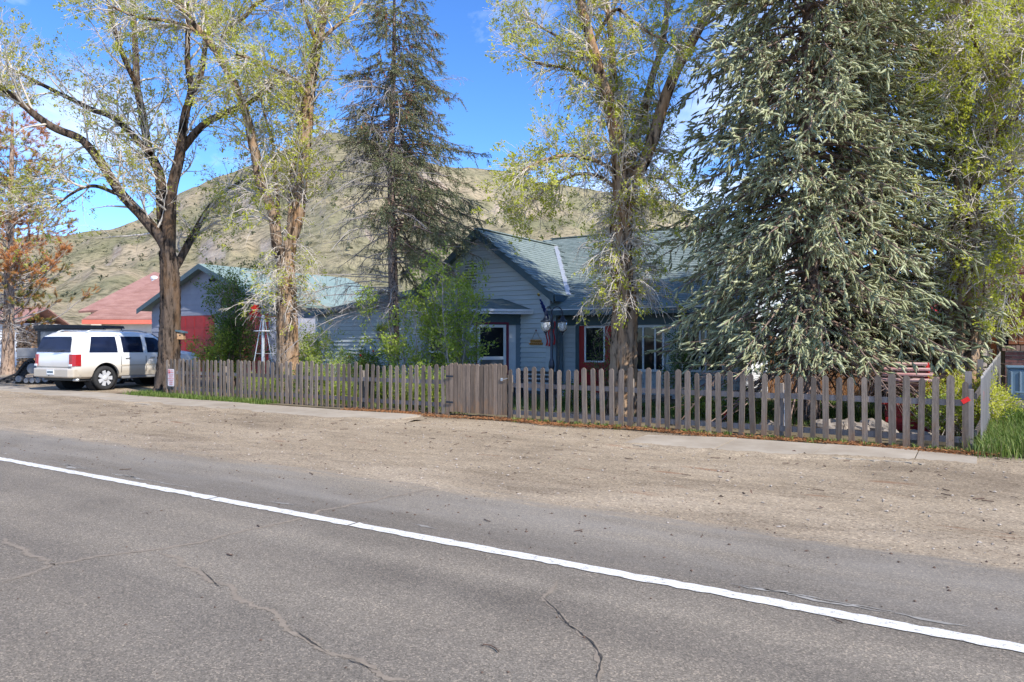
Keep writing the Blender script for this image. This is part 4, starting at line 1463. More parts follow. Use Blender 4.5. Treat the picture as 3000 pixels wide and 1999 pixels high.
# glazed storm door in the angled face
a, b = B[2], B[3]
L = math.dist(a, b)
s0, s1 = 0.26, 1.16
q = wall_box(a, b, s0 - .05, s0 - .01, 0.08, 2.12, 0, .045); q2 = wall_box(a, b, s1 + .01, s1 + .09, 0.08, 2.12, 0, .045); q3 = wall_box(a, b, s0 - .05, s1 + .09, 2.12, 2.18, 0, .045)
q.add(q2.V, q2.F).add(q3.V, q3.F).build('door_casing', 'trim_maroon', house)
V = MB()
for q in (wall_box(a, b, s0, s0 + .08, .1, 2.1, 0, .05), wall_box(a, b, s1 - .08, s1, .1, 2.1, 0, .05), wall_box(a, b, s0 + .08, s1 - .08, 2.02, 2.1, 0, .05), wall_box(a, b, s0 + .08, s1 - .08, 1.05, 1.15, 0, .05), wall_box(a, b, s0 + .08, s1 - .08, .1, .22, 0, .05)):
    V.add(q.V, q.F)
dr = V.build('storm_door', 'trim_white', house)
wall_box(a, b, s0 + .08, s1 - .08, 1.15, 2.02, .01, .02).build('pane', 'window_glass', dr)
wall_box(a, b, s0 + .08, s1 - .08, .22, 1.05, .01, .02).build('lower_panel', 'door_panel', dr)
MB().lathe(wallpt(a, b, s0 + .04, .98, .05), [(.01, 0), (.025, .02), (.025, .045), (.008, .055)], 10, (0.79, -0.61, 0)).build('door_knob', 'galvanised', dr)

# left wing: long clapboard wall with low roof and its own vent
LWX0, LWY = XY(928, 19.8), 19.8
MB().prism([(LWX0, LWY, 0), (GX0 + .01, LWY, 0), (GX0 + .01, LWY, 3.35), (LWX0, LWY, 2.62)], (0, 7, 0)).build('wall', 'siding', house)
lap_boards(house, 0.12, 3.1, lambda z: (LWX0 + .09 if z < 2.6 else LWX0 + .09 + (z - 2.55) * 6.5, GX0 - .03), LWY, 'siding')
MB().box(LWX0 - .02, LWX0 + .09, LWY - .050, LWY + .03, .02, 2.55).build('corner_board', 'trim_pale', house)
roof_slab('roof', [(LWX0 - .3, LWY - .35, 2.68), (GX0 + .0, LWY - .35, 3.5), (GX0 + .0, 27.5, 3.5), (LWX0 - .3, 27.5, 2.68)], 0.09, 'roof_green', house)
MB().prism([(LWX0 - .3, LWY - .38, 2.66), (GX0, LWY - .38, 3.48), (GX0, LWY - .38, 3.30), (LWX0 - .3, LWY - .38, 2.48)], (0, .03, 0)).build('fascia', 'trim_dark', house)
louvre(XY(1090, LWY), XY(1132, LWY), LWY, ZP(885, 1110, LWY), ZP(852, 1110, LWY), 4, house)
# white return wall with a dark window left of the wing
MB().box(LWX0 - 1.1, LWX0 - .03, LWY + .9, LWY + 6, 0, 2.75).build('wall', 'white_wall', house)
MB().box(LWX0 - .9, LWX0 - .25, LWY + .86, LWY + .9, 1.85, 2.3).build('window', 'dark_void', house)

# ------------------------------------------------------------------ the garage with red doors
GGY = 20.0
gar = thing('garage', (XY(609, GGY), GGY + 4, 0), 'lavender grey garage with two dark red doors and pale green roof', 'garage')
gx, gxl = XY(609, GGY), XY(428, GGY) + .5
gxr = 2 * gx - gxl
gap, gev = 4.85, 3.18
MB().prism([(gxl, GGY, 0), (gxr, GGY, 0), (gxr, GGY, gev), (gx, GGY, gap), (gxl, GGY, gev)], (0, 8, 0)).build('wall', 'garage_wall', gar)
zb = 0.1
k = 0
while zb < gap - .2:
    h = (gap - .06 - zb) / ((gap - gev) / (gx - gxl))
    xa, xb = max(gxl, gx - h), min(gxr, gx + h)
    zt = min(zb + .24, gap - .1)
    h2 = (gap - .06 - zt) / ((gap - gev) / (gx - gxl))
    xa2, xb2 = max(gxl, gx - h2), min(gxr, gx + h2)
    MB().add([(xa, GGY - .03, zb), (xb, GGY - .03, zb), (xb2, GGY - .012, zt), (xa2, GGY - .012, zt), (xa, GGY - .001, zb), (xb, GGY - .001, zb), (xb2, GGY - .001, zt), (xa2, GGY - .001, zt)],
             [(0, 1, 2, 3), (5, 4, 7, 6), (1, 5, 6, 2), (4, 0, 3, 7), (3, 2, 6, 7), (4, 5, 1, 0)]).build('siding_board', 'garage_wall', gar)
    zb += .24
sl = (gap - gev) / (gx - gxl)
for s in (-1, 1):
    xe = gx + s * (gx - gxl + .5)
    ze = gap + .12 - sl * (gx - gxl + .5)
    roof_slab('roof', [(gx, GGY - .45, gap + .12), (xe, GGY - .45, ze), (xe, GGY + 8.4, ze), (gx, GGY + 8.4, gap + .12)], .1, 'roof_green', gar)
    MB().prism([(gx, GGY - .48, gap + .10), (xe, GGY - .48, ze - .02), (xe, GGY - .48, ze - .24), (gx, GGY - .48, gap - .12)], (0, .03, 0)).build('fascia', 'trim_dark', gar)
for p0, p1 in ((522, 632), (680, 790)):
    xa, xb = XY(p0, GGY), XY(p1, GGY)
    dd = MB().box(xa, xb, GGY - .05, GGY - .031, 0.05, 2.72).build('garage_door', 'red_paint', gar)
    for j in range(5):
        z = .1 + j * .525
        for i in range(4):
            w = (xb - xa) / 4
            MB().box(xa + i * w + .06, xa + (i + 1) * w - .06, GGY - .062, GGY - .051, z, z + .45).build('door_panel', 'red_paint', dd)
    MB().box(xa - .12, xb + .12, GGY - .056, GGY - .031, 2.73, 2.86).build('door_trim', 'garage_wall', gar)
    for q in (xa - .12, xb + .005):
        MB().box(q, q + .115, GGY - .056, GGY - .031, .05, 2.73).build('door_trim', 'garage_wall', gar)
lmp = PY(628, 820, GGY - .03)
mb = MB().box(lmp[0] - .1, lmp[0] + .1, GGY - .07, GGY - .031, lmp[2] - .06, lmp[2] + .06)
mb.lathe((lmp[0] - .1, GGY - .07, lmp[2]), [(.04, 0), (.075, .1), (.07, .13)], 10, (-.5, -.8, -.3)).lathe((lmp[0] + .1, GGY - .07, lmp[2]), [(.04, 0), (.075, .1), (.07, .13)], 10, (.5, -.8, -.3))
mb.build('floodlight', 'plastic_dark', gar)

# ------------------------------------------------------------------ red roofed neighbour on the left, rotated to face the camera
def rotthing(name, px, d, label, cat, turn=0.0, group=None):
    p = PD(px, HOR, d)
    return thing(name, (p[0], p[1], 0), label, cat, group, rotz=PSI + turn), d
nh, D = rotthing('neighbour_house', 360, 40.0, 'cream house with a large red shingle roof behind the white car', 'house')
def L(px, py, d=D, c=360):          # pixel to the thing's own frame (x right, z up) at depth d
    return ((px - c) / F_PX * d, EYE + d * (HOR - py) / F_PX)
x0, zE = L(252, 936); x1, _ = L(520, 936)
zEv = zE
MB().box(x0 + .5, x1, .6, 9, 0, zEv - .1).build('wall', 'cream', nh)
for k in range(5):
    z = 0.1 + k * .5
    MB().box(x0 + 1.6, x1 - .3, .55, .597, z, z + .485).build('garage_door_panel', 'white_wall', nh)
rz = L(0, 815)[1] + .43
def rslab(P, m='red_shingle', th=.14, name='roof', par=nh):
    return roof_slab(name, P, th, m, par)
rslab([(x0 - .2, 0, zEv), (x1 + .4, 0, zEv), (x1 + .4, 5.2, rz), (x0 + 1.4, 5.2, rz)])
rslab([(x0 - .2, 0, zEv), (x0 + 1.4, 5.2, rz), (x0 + 1.4, 9.6, rz), (x0 - 3.6, 9.6, zEv + .4)])
rslab([(x1 + .4, 5.2, rz), (x0 + 1.4, 5.2, rz), (x0 + 1.4, 10.4, zEv), (x1 + .4, 10.4, zEv)])
MB().box(x0 - .2, x1 + .4, -.06, -.02, zEv - .26, zEv - .02).build('fascia', 'salmon_trim', nh)
MB().box(x0 - .2, x1 + .4, 0.02, .55, zEv - .26, zEv - .2).build('soffit', 'cream', nh)
# courses stepped up the roof plane
sl2 = (rz - zEv) / 5.2
for k in range(26):
    y = .2 * k + .02
    z = zEv + sl2 * y
    xl = x0 - .2 + 1.6 * (y / 5.2)
    MB().add([(xl, y, z + .004), (x1 + .38, y, z + .004), (x1 + .38, y + .22, z + .22 * sl2), (xl + .07, y + .22, z + .22 * sl2), (xl, y, z + .022), (x1 + .38, y, z + .022), (x1 + .38, y + .22, z + .22 * sl2 + .006), (xl + .07, y + .22, z + .22 * sl2 + .006)],
             [(0, 3, 2, 1), (4, 5, 6, 7), (0, 1, 5, 4), (1, 2, 6, 5), (2, 3, 7, 6), (3, 0, 4, 7)]).build('shingle_course', 'red_shingle', nh)
# taller rear wing
xa, _ = L(90, 0); xb, _ = L(330, 0)
zt = L(0, 758)[1] + .5
zt2 = zEv + 1.6
rslab([(xa - 2.5, 8.6, zEv + .8), (xb + 1.4, 8.6, zEv + 1.2), (xb - .4, 13, zt - .9), (xa + .4, 13, zt)])
rslab([(xa + .4, 13, zt), (xb - .4, 13, zt - .9), (xb + 1.4, 17, zEv + 1.2), (xa - 2.5, 17, zEv + .8)])
MB().box(xa - 2, xb + 1, 9.2, 16.6, 0, zEv + .9).build('wall', 'cream', nh)
vx, vz = L(290, 778)
MB().lathe((vx - .2, 6.6, rz - .9), [(.16, 0), (.16, .95), (.22, .97), (.22, 1.1), (.1, 1.16)], 12).build('roof_vent', 'trim_white', nh)

ws, D2 = rotthing('white_shed', 10, 44.0, 'white clapboard shed behind the pine trunk', 'shed')
sw = 50 / F_PX * D2
for k in range(8):
    MB().box(-4.5, sw, -.03 if k % 2 else -.034, 0.0, .02 + k * .33, .34 + k * .33).build('siding_board', 'white_wall', ws)
MB().box(-4.5, sw - .02, .004, 4, 0, 2.66).build('wall', 'white_wall', ws)
roof_slab('roof', [(-4.8, -.4, 2.7), (sw + .3, -.4, 2.7), (sw + .3, 2, 3.7), (-4.8, 2, 3.7)], .08, 'red_shingle', ws)
roof_slab('roof', [(-4.8, 2, 3.7), (sw + .3, 2, 3.7), (sw + .3, 4.4, 2.7), (-4.8, 4.4, 2.7)], .08, 'red_shingle', ws)

# ------------------------------------------------------------------ brown neighbour on the right with brick base
bn = thing('brown_house', (2.2, 18.2, 0.2), 'brown board house with brick base behind the side fence', 'house')
BX0, BX1, BYF = XY(2945, 18.0), 6.5, 18.0
zc = ZP(1012, 2960, BYF)
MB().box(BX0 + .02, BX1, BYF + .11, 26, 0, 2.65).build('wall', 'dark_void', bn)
MB().box(BX0, BX1, BYF + .03, BYF + .108, 0, zc - .11).build('mortar_bed', 'mortar', bn)
rng = random.Random(4)
bm = MB().box(0, .205, 0, .09, 0, .062)
bme = bpy.data.meshes.new('brick'); bme.from_pydata(bm.V, [], bm.F); bme.materials.append(MATS['brick'])
rows = int((zc - .12 - .25) / .075)
for r in range(rows):
    z = zc - .125 - .075 * (r + 1)
    x = BX0 - (r % 2) * .1075
    while x < BX0 + 2.2:
        xx = max(x, BX0)
        o = place('brick', bme, (xx, BYF + rng.uniform(0, .006), z), None, bn)
        if xx > x: o.scale = (0.47, 1, 1)
        x += .215
cm = MB().box(0, .066, -.05, .11, 0, .105)
cme = bpy.data.meshes.new('cap_brick'); cme.from_pydata(cm.V, [], cm.F); cme.materials.append(MATS['brick_cap'])
x = BX0 - .05
while x < BX0 + 2.2:
    place('cap_brick', cme, (x, BYF, zc - .11 + rng.uniform(-.004, .004)), None, bn)
    x += .078
x = BX0 + .06
while x < BX0 + 2.4:
    w = .17
    MB().box(x, x + w - .012, BYF + .05 + rng.uniform(0, .012), BYF + .105, zc + .02, 3.4).build('wall_board', 'brown_board', bn)
    x += w
zr0 = ZP(838, 2945, BYF)
MB().prism([(BX0 - .5, BYF - .35, zr0 - .1), (BX1, BYF - .35, zr0 + 1.6), (BX1, BYF - .35, zr0 + 1.78), (BX0 - .5, BYF - .35, zr0 + .08)], (0, 8, 0)).build('roof', 'brown_board', bn)
MB().prism([(BX0 - .54, BYF - .39, zr0 - .16), (BX1, BYF - .39, zr0 + 1.54), (BX1, BYF - .39, zr0 + 1.74), (BX0 - .54, BYF - .39, zr0 + .04)], (0, .035, 0)).build('fascia', 'trim_maroon', bn)

# ------------------------------------------------------------------ white SUV nosed into the driveway (local: +Y forward, +X right side)
def build_suv():
    rr = PD(219, HOR, 23.0)                       # rear right corner
    head = PSI - rad(24)                          # heading left of +Y
    fx, fy = -math.sin(head), math.cos(head)
    rxv, ryv = fy, -fx
    c = np.array((rr[0] - rxv * 0.99, rr[1] - ryv * 0.99, 0.0))
    car = thing('suv', (c[0], c[1], 0.0), 'white and tan full size SUV parked in the driveway beside the trunk', 'car', rotz=head)
    # stations: y, half widths at levels, heights
    #        y     zsill zbelt  zwin  zroof  wlow  wbelt wwin  wroof
    st = [(0.00, 0.62, 1.16, 1.22, 1.24, 0.86, 0.86, 0.84, 0.55),
          (0.06, 0.50, 1.20, 1.40, 1.46, 0.94, 0.93, 0.86, 0.60),
          (0.22, 0.48, 1.21, 1.70, 1.80, 0.985, 0.965, 0.83, 0.64),
          (0.42, 0.47, 1.21, 1.78, 1.89, 0.995, 0.975, 0.81, 0.66),
          (1.20, 0.46, 1.20, 1.79, 1.91, 1.00, 0.985, 0.81, 0.67),
          (2.40, 0.46, 1.19, 1.79, 1.91, 1.00, 0.985, 0.81, 0.67),
          (3.05, 0.46, 1.18, 1.75, 1.87, 1.00, 0.985, 0.80, 0.66),
          (3.35, 0.46, 1.17, 1.58, 1.70, 1.00, 0.98, 0.82, 0.70),
          (3.80, 0.46, 1.17, 1.22, 1.28, 1.00, 0.97, 0.90, 0.80),
          (4.40, 0.46, 1.11, 1.19, 1.25, 0.99, 0.95, 0.88, 0.75),
          (4.85, 0.48, 1.03, 1.13, 1.18, 0.97, 0.92, 0.85, 0.70),
          (5.02, 0.52, 0.92, 0.98, 1.00, 0.90, 0.86, 0.78, 0.60),
          (5.05, 0.62, 0.80, 0.84, 0.86, 0.80, 0.76, 0.70, 0.50)]
    ys = np.array([s[0] for s in st])
    yy = np.unique(np.concatenate([np.linspace(0, 5.05, 60), ys]))
    cols = [np.interp(yy, ys, [s[k] for s in st]) for k in range(9)]
    def ring(i):
        zs, zb, zw, zr, wl, wb, ww, wr = (cols[k][i] for k in range(1, 9))
        zm = zs + (zb - zs) * 0.45
        half = [(wl * 0.90, zs - 0.06), (wl * 0.97, zs), (wl, zs + .10), (wl + .008, zm), (wl, zm + .06), (wb + .004, zb - .06), (wb, zb), (wb - .012, zb + .012), ((wb + ww) / 2 + .012, (zb + zw) / 2), (ww, zw), (ww - .05, (zw + zr) / 2 + .012), (wr, zr - .006), (wr * .5, zr + .018), (0, zr + .024)]
        return half
    rings = [ring(i) for i in range(len(yy))]
    n = len(rings[0])
    V, Fc = [], []
    for i, h in enumerate(rings):
        for w, z in h: V.append((w, yy[i], z))
        for w, z in h[-2::-1]: V.append((-w, yy[i], z))
    K = 2 * n - 1
    for i in range(len(yy) - 1):
        for k in range(K - 1):
            Fc.append((i * K + k, i * K + k + 1, (i + 1) * K + k + 1, (i + 1) * K + k))
        Fc.append((i * K + K - 1, i * K, (i + 1) * K, (i + 1) * K + K - 1))
    Fc.append(tuple(range(K))[::-1]); Fc.append(tuple((len(yy) - 1) * K + k for k in range(K)))
    mb = MB().add(V, Fc)
    body = mb.build('body', 'car_paint', car, smooth=True)
    # wheel arches cut from the shell
    WY = (1.08, 4.03)
    for wy_ in WY:
        cut = MB().lathe((-1.3, wy_, 0.42), [(.49, 0), (.49, 2.6)], 28, (1, 0, 0)).build('cutter', 'dark_void', car)
        md = body.modifiers.new('cut', 'BOOLEAN')
        md.object = cut
        md.operation = 'DIFFERENCE'
        md.solver = 'EXACT'
        bpy.context.view_layer.update()
        dg = bpy.context.evaluated_depsgraph_get()
        me = bpy.data.meshes.new_from_object(body.evaluated_get(dg))
        body.modifiers.clear()
        body.data = me
        bpy.data.objects.remove(cut)
    body.data.polygons.foreach_set('use_smooth', np.ones(len(body.data.polygons), bool))
    try:
        body.data.set_sharp_from_angle(angle=rad(32))
    except Exception:
        pass
    def prof(y, k): return float(np.interp(y, ys, [s[k] for s in st]))
    def side_w(y, z):
        i = int(np.argmin(np.abs(yy - y)))
        h = rings[i]
        zz = [p[1] for p in h[1:11]]; ww = [p[0] for p in h[1:11]]
        return float(np.interp(z, zz, ww))
    def side_panel(y0, y1, zf0, zf1, out, name, m, s=1, rake0=0.0, rake1=0.0, par=car, nn=10):
        V, Fq = [], []
        nz_ = 5
        for i in range(nn + 1):
            for j in range(nz_ + 1):
                f = j / nz_
                y = (y0 + rake0 * f) + ((y1 + rake1 * f) - (y0 + rake0 * f)) * i / nn
                z = zf0(y) + (zf1(y) - zf0(y)) * f
                V.append((s * (side_w(y, z) + out), y, z))
        for i in range(nn):
            for j in range(nz_):
                q = (i * 6 + j, (i + 1) * 6 + j, (i + 1) * 6 + j + 1, i * 6 + j + 1)
                Fq.append(q if s > 0 else q[::-1])
        return MB().add(V, Fq).build(name, m, par, smooth=True)
    belt = lambda y: prof(y, 2) + .03
    wtop = lambda y: prof(y, 3) - .03
    for s in (1, -1):
        side_panel(0.50, 1.52, belt, wtop, .006, 'side_window', 'car_glass', s, .16, 0)
        side_panel(1.72, 2.50, belt, wtop, .006, 'side_window', 'car_glass', s, 0, 0)
        side_panel(2.66, 3.62, belt, lambda y: min(prof(y, 3) - .03, prof(y, 3) - .03), .006, 'side_window', 'car_glass', s, 0, -.38)
        for y in (1.62, 2.58, 3.72):                                   # door seams
            side_panel(y, y + .02, lambda q: .56, lambda q: prof(q, 2) + .02, .003, 'door_seam', 'dark_void', s, nn=1)
        for y in (1.78, 2.74):
            MB().box(s * 1.0 - .03, s * 1.0 + .03, y, y + .2, 1.02, 1.06).build('door_handle', 'galvanised', car, bevel=.01)
        MB().box(min(s * .98, s * 1.06), max(s * .98, s * 1.06), 1.62, 3.5, .36, .44).build('running_board', 'plastic_grey', car, bevel=.02)
        side_panel(1.62, 3.5, lambda q: .78, lambda q: .82, .012, 'side_moulding', 'car_paint', s)
        MB().tube([(s * .70, .55, 1.89), (s * .71, .75, 1.96), (s * .71, 2.5, 1.965), (s * .69, 2.85, 1.89)], .02, 8).build('roof_rail', 'galvanised', car, smooth=True)
        MB().obox((s * 1.10, 3.34, 1.22), (.10, 0, 0), (0, .06, 0), (0, 0, .08)).build('door_mirror', 'plastic_dark', car, bevel=.03)
        # tall tail lamp wrapped round the corner
        tl = MB()
        pr = [(.76, -.030), (.89, -.024), (.965, .05), (1.012, .20)]
        tl.add([(s * a, b, .82) for a, b in pr] + [(s * (a - .01), b + .012, 1.19) for a, b in pr], [(k, k + 1, k + 5, k + 4) if s > 0 else (k + 1, k, k + 4, k + 5) for k in range(3)])
        t = tl.build('tail_lamp', 'lamp_red', car)
        t.modifiers.new('solid', 'SOLIDIFY').thickness = .02
        MB().obox((s * .83, -.036, .85), (.06, 0, 0), (0, .012, 0), (0, 0, .03)).build('reverse_lamp', 'trim_white', t)
        hl = MB().obox((s * .72, 4.93, .90), (.18, -.03, 0), (0, .09, 0), (0, 0, .09)).build('headlamp', 'trim_white', car, bevel=.03)
        MB().obox((s * .93, 4.80, .90), (.03, 0, 0), (0, .09, 0), (0, 0, .07)).build('marker_lamp', 'orange_paint', car)
    # glass at the rear and windscreen
    def cap_glass(name, ptsR):
        return MB().add([p for p in ptsR] + [(-p[0], p[1], p[2]) for p in ptsR[::-1]], [tuple(range(2 * len(ptsR)))]).build(name, 'car_glass', car)
    g = cap_glass('rear_window', [(.82, -.012, 1.26), (.80, .0, 1.34), (.74, .085, 1.66), (.68, .115, 1.75)])
    MB().bar((0.05, -.03, 1.26), (.5, -.025, 1.31), .02, .02).build('rear_wiper', 'plastic_dark', car)
    cap_glass('windscreen', [(.80, 3.79, 1.26), (.72, 3.36, 1.70), (.66, 3.12, 1.86)])
    MB().obox((0, .02, .98), (.16, 0, 0), (0, .012, 0), (0, 0, .012)).build('tailgate_handle', 'galvanised', car)
    MB().box(-.80, .80, -.004, .03, .775, .79).build('tailgate_seam', 'dark_void', car)
    bp = MB().prism([(-.95, .25, .46), (-.97, -.02, .46), (-.80, -.11, .46), (.80, -.11, .46), (.97, -.02, .46), (.95, .25, .46)], (0, 0, .28)).build('rear_bumper', 'car_paint', car, bevel=.035)
    pl_ = MB().box(-.17, .17, -.126, -.112, .55, .70).build('licence_plate', 'white_wall', car)
    MB().box(-.14, .14, -.1295, -.127, .60, .655).build('plate_characters', 'trim_dark', pl_)
    MB().box(-.1, -.06, -.118, -.1, .50, .53).build('hitch_cover', 'plastic_dark', car)
    MB().tube([(.62, .9, .36), (.66, .2, .37), (.80, .12, .38), (.93, .18, .38)], .045, 10).build('exhaust', 'galvanised', car, smooth=True)
    MB().box(-.85, .85, .25, 4.9, .34, .47).build('underbody', 'plastic_dark', car)
    MB().box(-.6, .6, 5.02, 5.07, .55, .92).build('grille', 'galvanised', car)
    for wy_ in WY:
        for s in (1, -1):
            a = (s, 0, 0)
            well = MB().lathe((s * .56, wy_, .42), [(.485, 0), (.485, .36)], 28, a)
            well.F = [f for f in well.F[:-1]]
            well.build('wheel_well', 'dark_void', car)
            tyre = MB().lathe((s * .70, wy_, .40), [(.27, 0), (.36, .0), (.395, .03), (.40, .10), (.40, .18), (.395, .24), (.36, .275), (.29, .285), (.27, .27)], 32, a)
            tyre.F = tyre.F[:-2]
            tyre = tyre.build('tyre', 'rubber', car, smooth=True)
            rim = MB().lathe((s * .72, wy_, .40), [(.275, 0), (.275, .22), (.26, .235), (.245, .20), (.24, .14), (.05, .14)], 28, a).build('rim', 'plastic_dark', tyre, smooth=True)
            for k in range(7):
                t = 2 * math.pi * k / 7
                d1 = np.array((0, math.cos(t), math.sin(t)))
                d2 = np.array((0, -math.sin(t), math.cos(t)))
                cc = np.array((s * .955, wy_, .40))
                q = [cc + d1 * .05 - d2 * .045, cc + d1 * .05 + d2 * .045, cc + d1 * .25 + d2 * .062, cc + d1 * .25 - d2 * .062]
                MB().prism(q, (-s * .04, 0, 0)).build('spoke', 'alloy', rim)
            MB().lathe((s * .93, wy_, .40), [(.09, 0), (.085, .04), (.05, .055)], 18, a).build('hub_cap', 'alloy', rim, smooth=True)
    return car
build_suv()

# ------------------------------------------------------------------ tracked utility vehicle behind the SUV
def build_utv():
    t, D = rotthing('utility_vehicle', 150, 27.5, 'dark side by side utility vehicle on rubber tracks parked behind the SUV', 'vehicle')
    def l(px, py): return ((px - 150) / F_PX * D, EYE + D * (HOR - py) / F_PX)
    xa, zr = l(110, 960); xb, _ = l(300, 960)
    # sits slightly turned: x to the right is its front
    bx0 = l(48, 0)[0]
    zb0, zb1 = l(0, 1050)[1], l(0, 1020)[1]
    bed = MB()
    bed.box(bx0, xa + .25, 0, 1.35, zb0, zb0 + .06)
    for y0, y1 in ((0, .05), (1.3, 1.35)): bed.box(bx0, xa + .25, y0, y1, zb0 + .06, zb1)
    bed.box(bx0, bx0 + .05, .05, 1.3, zb0 + .06, zb1).box(xa + .2, xa + .25, .05, 1.3, zb0 + .06, zb1)
    bed.build('cargo_bed', 'plastic_grey', t, bevel=.015)
    MB().box(xa + .08, xa + .2, -.012, -.002, zb0 + .2, zb0 + .28).build('tail_lamp', 'reflector', t)
    for y in (0.05, 1.3):
        MB().tube([(xa, y, zb1 - .1), (xa + .02, y, zr - .05), (xb, y, zr), (xb + .35, y, zb1 + .1)], .03, 8).build('roll_cage', 'plastic_dark', t)
    MB().prism([(xa - .12, -.05, zr - .05), (xb + .1, -.05, zr - .02), (xb + .05, -.05, zr + .08), (xa + .2, -.05, zr + .12), (xa - .12, -.05, zr + .06)], (0, 1.45, 0)).build('roof', 'plastic_dark', t)
    MB().box(xa + .06, xa + .085, .1, 1.25, zb1, zr - .1).build('rear_window', 'car_glass', t)
    MB().box(xa + .09, xa + .85, .03, .05, zb1 + .16, zr - .12).build('side_window', 'door_panel', t)
    for q in (xa - .02, xa + .86):
        MB().box(q, q + .10, .02, .07, zb1, zr - .03).build('door_pillar', 'plastic_dark', t)
    MB().box(xa - .1, xb + .1, .0, .06, zr - .14, zr - .052).build('roof_rail', 'plastic_dark', t)
    MB().box(xa + .1, xb + .3, .02, 1.33, zb0 - .12, zb1 + .12).build('body', 'plastic_dark', t)
    for y in (-.12, 1.05):
        for x_ in (xa - .15, xb + .1):
            cx, cz = x_, .46
            outer = [(-.62, -.36), (-.45, -.45), (.45, -.45), (.62, -.36), (.62, -.22), (.22, .28), (.0, .36), (-.22, .28), (-.62, -.22)]
            V = MB()
            m_ = len(outer)
            for i in range(m_):
                (x0_, z0_), (x1_, z1_) = outer[i], outer[(i + 1) % m_]
                V.bar((cx + x0_, y + .17, cz + z0_), (cx + x1_, y + .17, cz + z1_), .34, .05, (0, 1, 0))
                L_ = math.hypot(x1_ - x0_, z1_ - z0_)
                for j in range(max(1, int(L_ / .09))):
                    f = (j + .5) / max(1, int(L_ / .09))
                    nx, nz_ = (z1_ - z0_) / L_, -(x1_ - x0_) / L_
                    V.obox((cx + x0_ + (x1_ - x0_) * f + nx * .035, y + .17, cz + z0_ + (z1_ - z0_) * f + nz_ * .035), ((x1_ - x0_) / L_ * .02, 0, (z1_ - z0_) / L_ * .02), (0, .17, 0), (nx * .025, 0, nz_ * .025))
            tr = V.build('track', 'rubber', t)
            for wx, wz, wr in ((-.5, -.27, .12), (-.22, -.33, .09), (.0, -.33, .09), (.22, -.33, .09), (.5, -.27, .12), (0, .12, .19)):
                MB().lathe((cx + wx, y + .02, cz + wz), [(wr, 0), (wr, .26), (wr * .4, .28)], 14, (0, 1, 0)).build('bogie_wheel', 'plastic_grey', tr)
    # snow ramp leaning behind
    r = thing('loading_ramp', (0, 0, 0), 'black folding loading ramp lying beside the pine trunk', 'ramp')
    A, B_ = PG(0, 1124), PD(95, 1082, 30)
    r.location = (A + B_) / 2 * np.array((1, 1, 0)); OFF[r.name] = np.array(r.location)
    side = np.array((CP, SP, 0)) * .0 + np.array((-SP, CP, 0)) * .35
    for s in (-1, 1):
        MB().bar(A + side * s + (0, 0, .03), B_ + side * s, .05, .07).build('ramp_rail', 'plastic_dark', r)
    for k in range(9):
        p = A + (B_ - A) * (k + .5) / 9 + np.array((0, 0, .03 * (1 - k / 9)))
        MB().bar(p - side, p + side, .05, .03).build('ramp_rung', 'plastic_dark', r)
build_utv()

# ------------------------------------------------------------------ firewood stacked against the shed
def firewood():
    t, D = rotthing('firewood_stack', 100, 39.0, 'tall stack of split firewood between the white shed and red roofed house', 'firewood')
    rng = random.Random(8)
    x0, x1 = (45 - 100) / F_PX * D, (255 - 100) / F_PX * D
    h = 2.3
    z = .09
    row = 0
    while z < h:
        x = x0 + rng.uniform(0, .1)
        while x < x1:
            r = rng.uniform(.075, .11)
            nn = rng.choice((5, 6, 7))
            cx, cz = x + r, z + rng.uniform(-.015, .015)
            y0 = rng.uniform(-.06, .04)
            ring_ = [(cx + r * 1.05 * rng.uniform(.85, 1.05) * math.cos(2 * math.pi * k / nn), y0, cz + r * rng.uniform(.85, 1.05) * math.sin(2 * math.pi * k / nn)) for k in range(nn)]
            MB().prism(ring_, (0, .45, 0)).build('log', 'firewood_end' if rng.random() < .75 else 'firewood_bark', t)
            x += 2 * r
        z += .165
        row += 1
firewood()

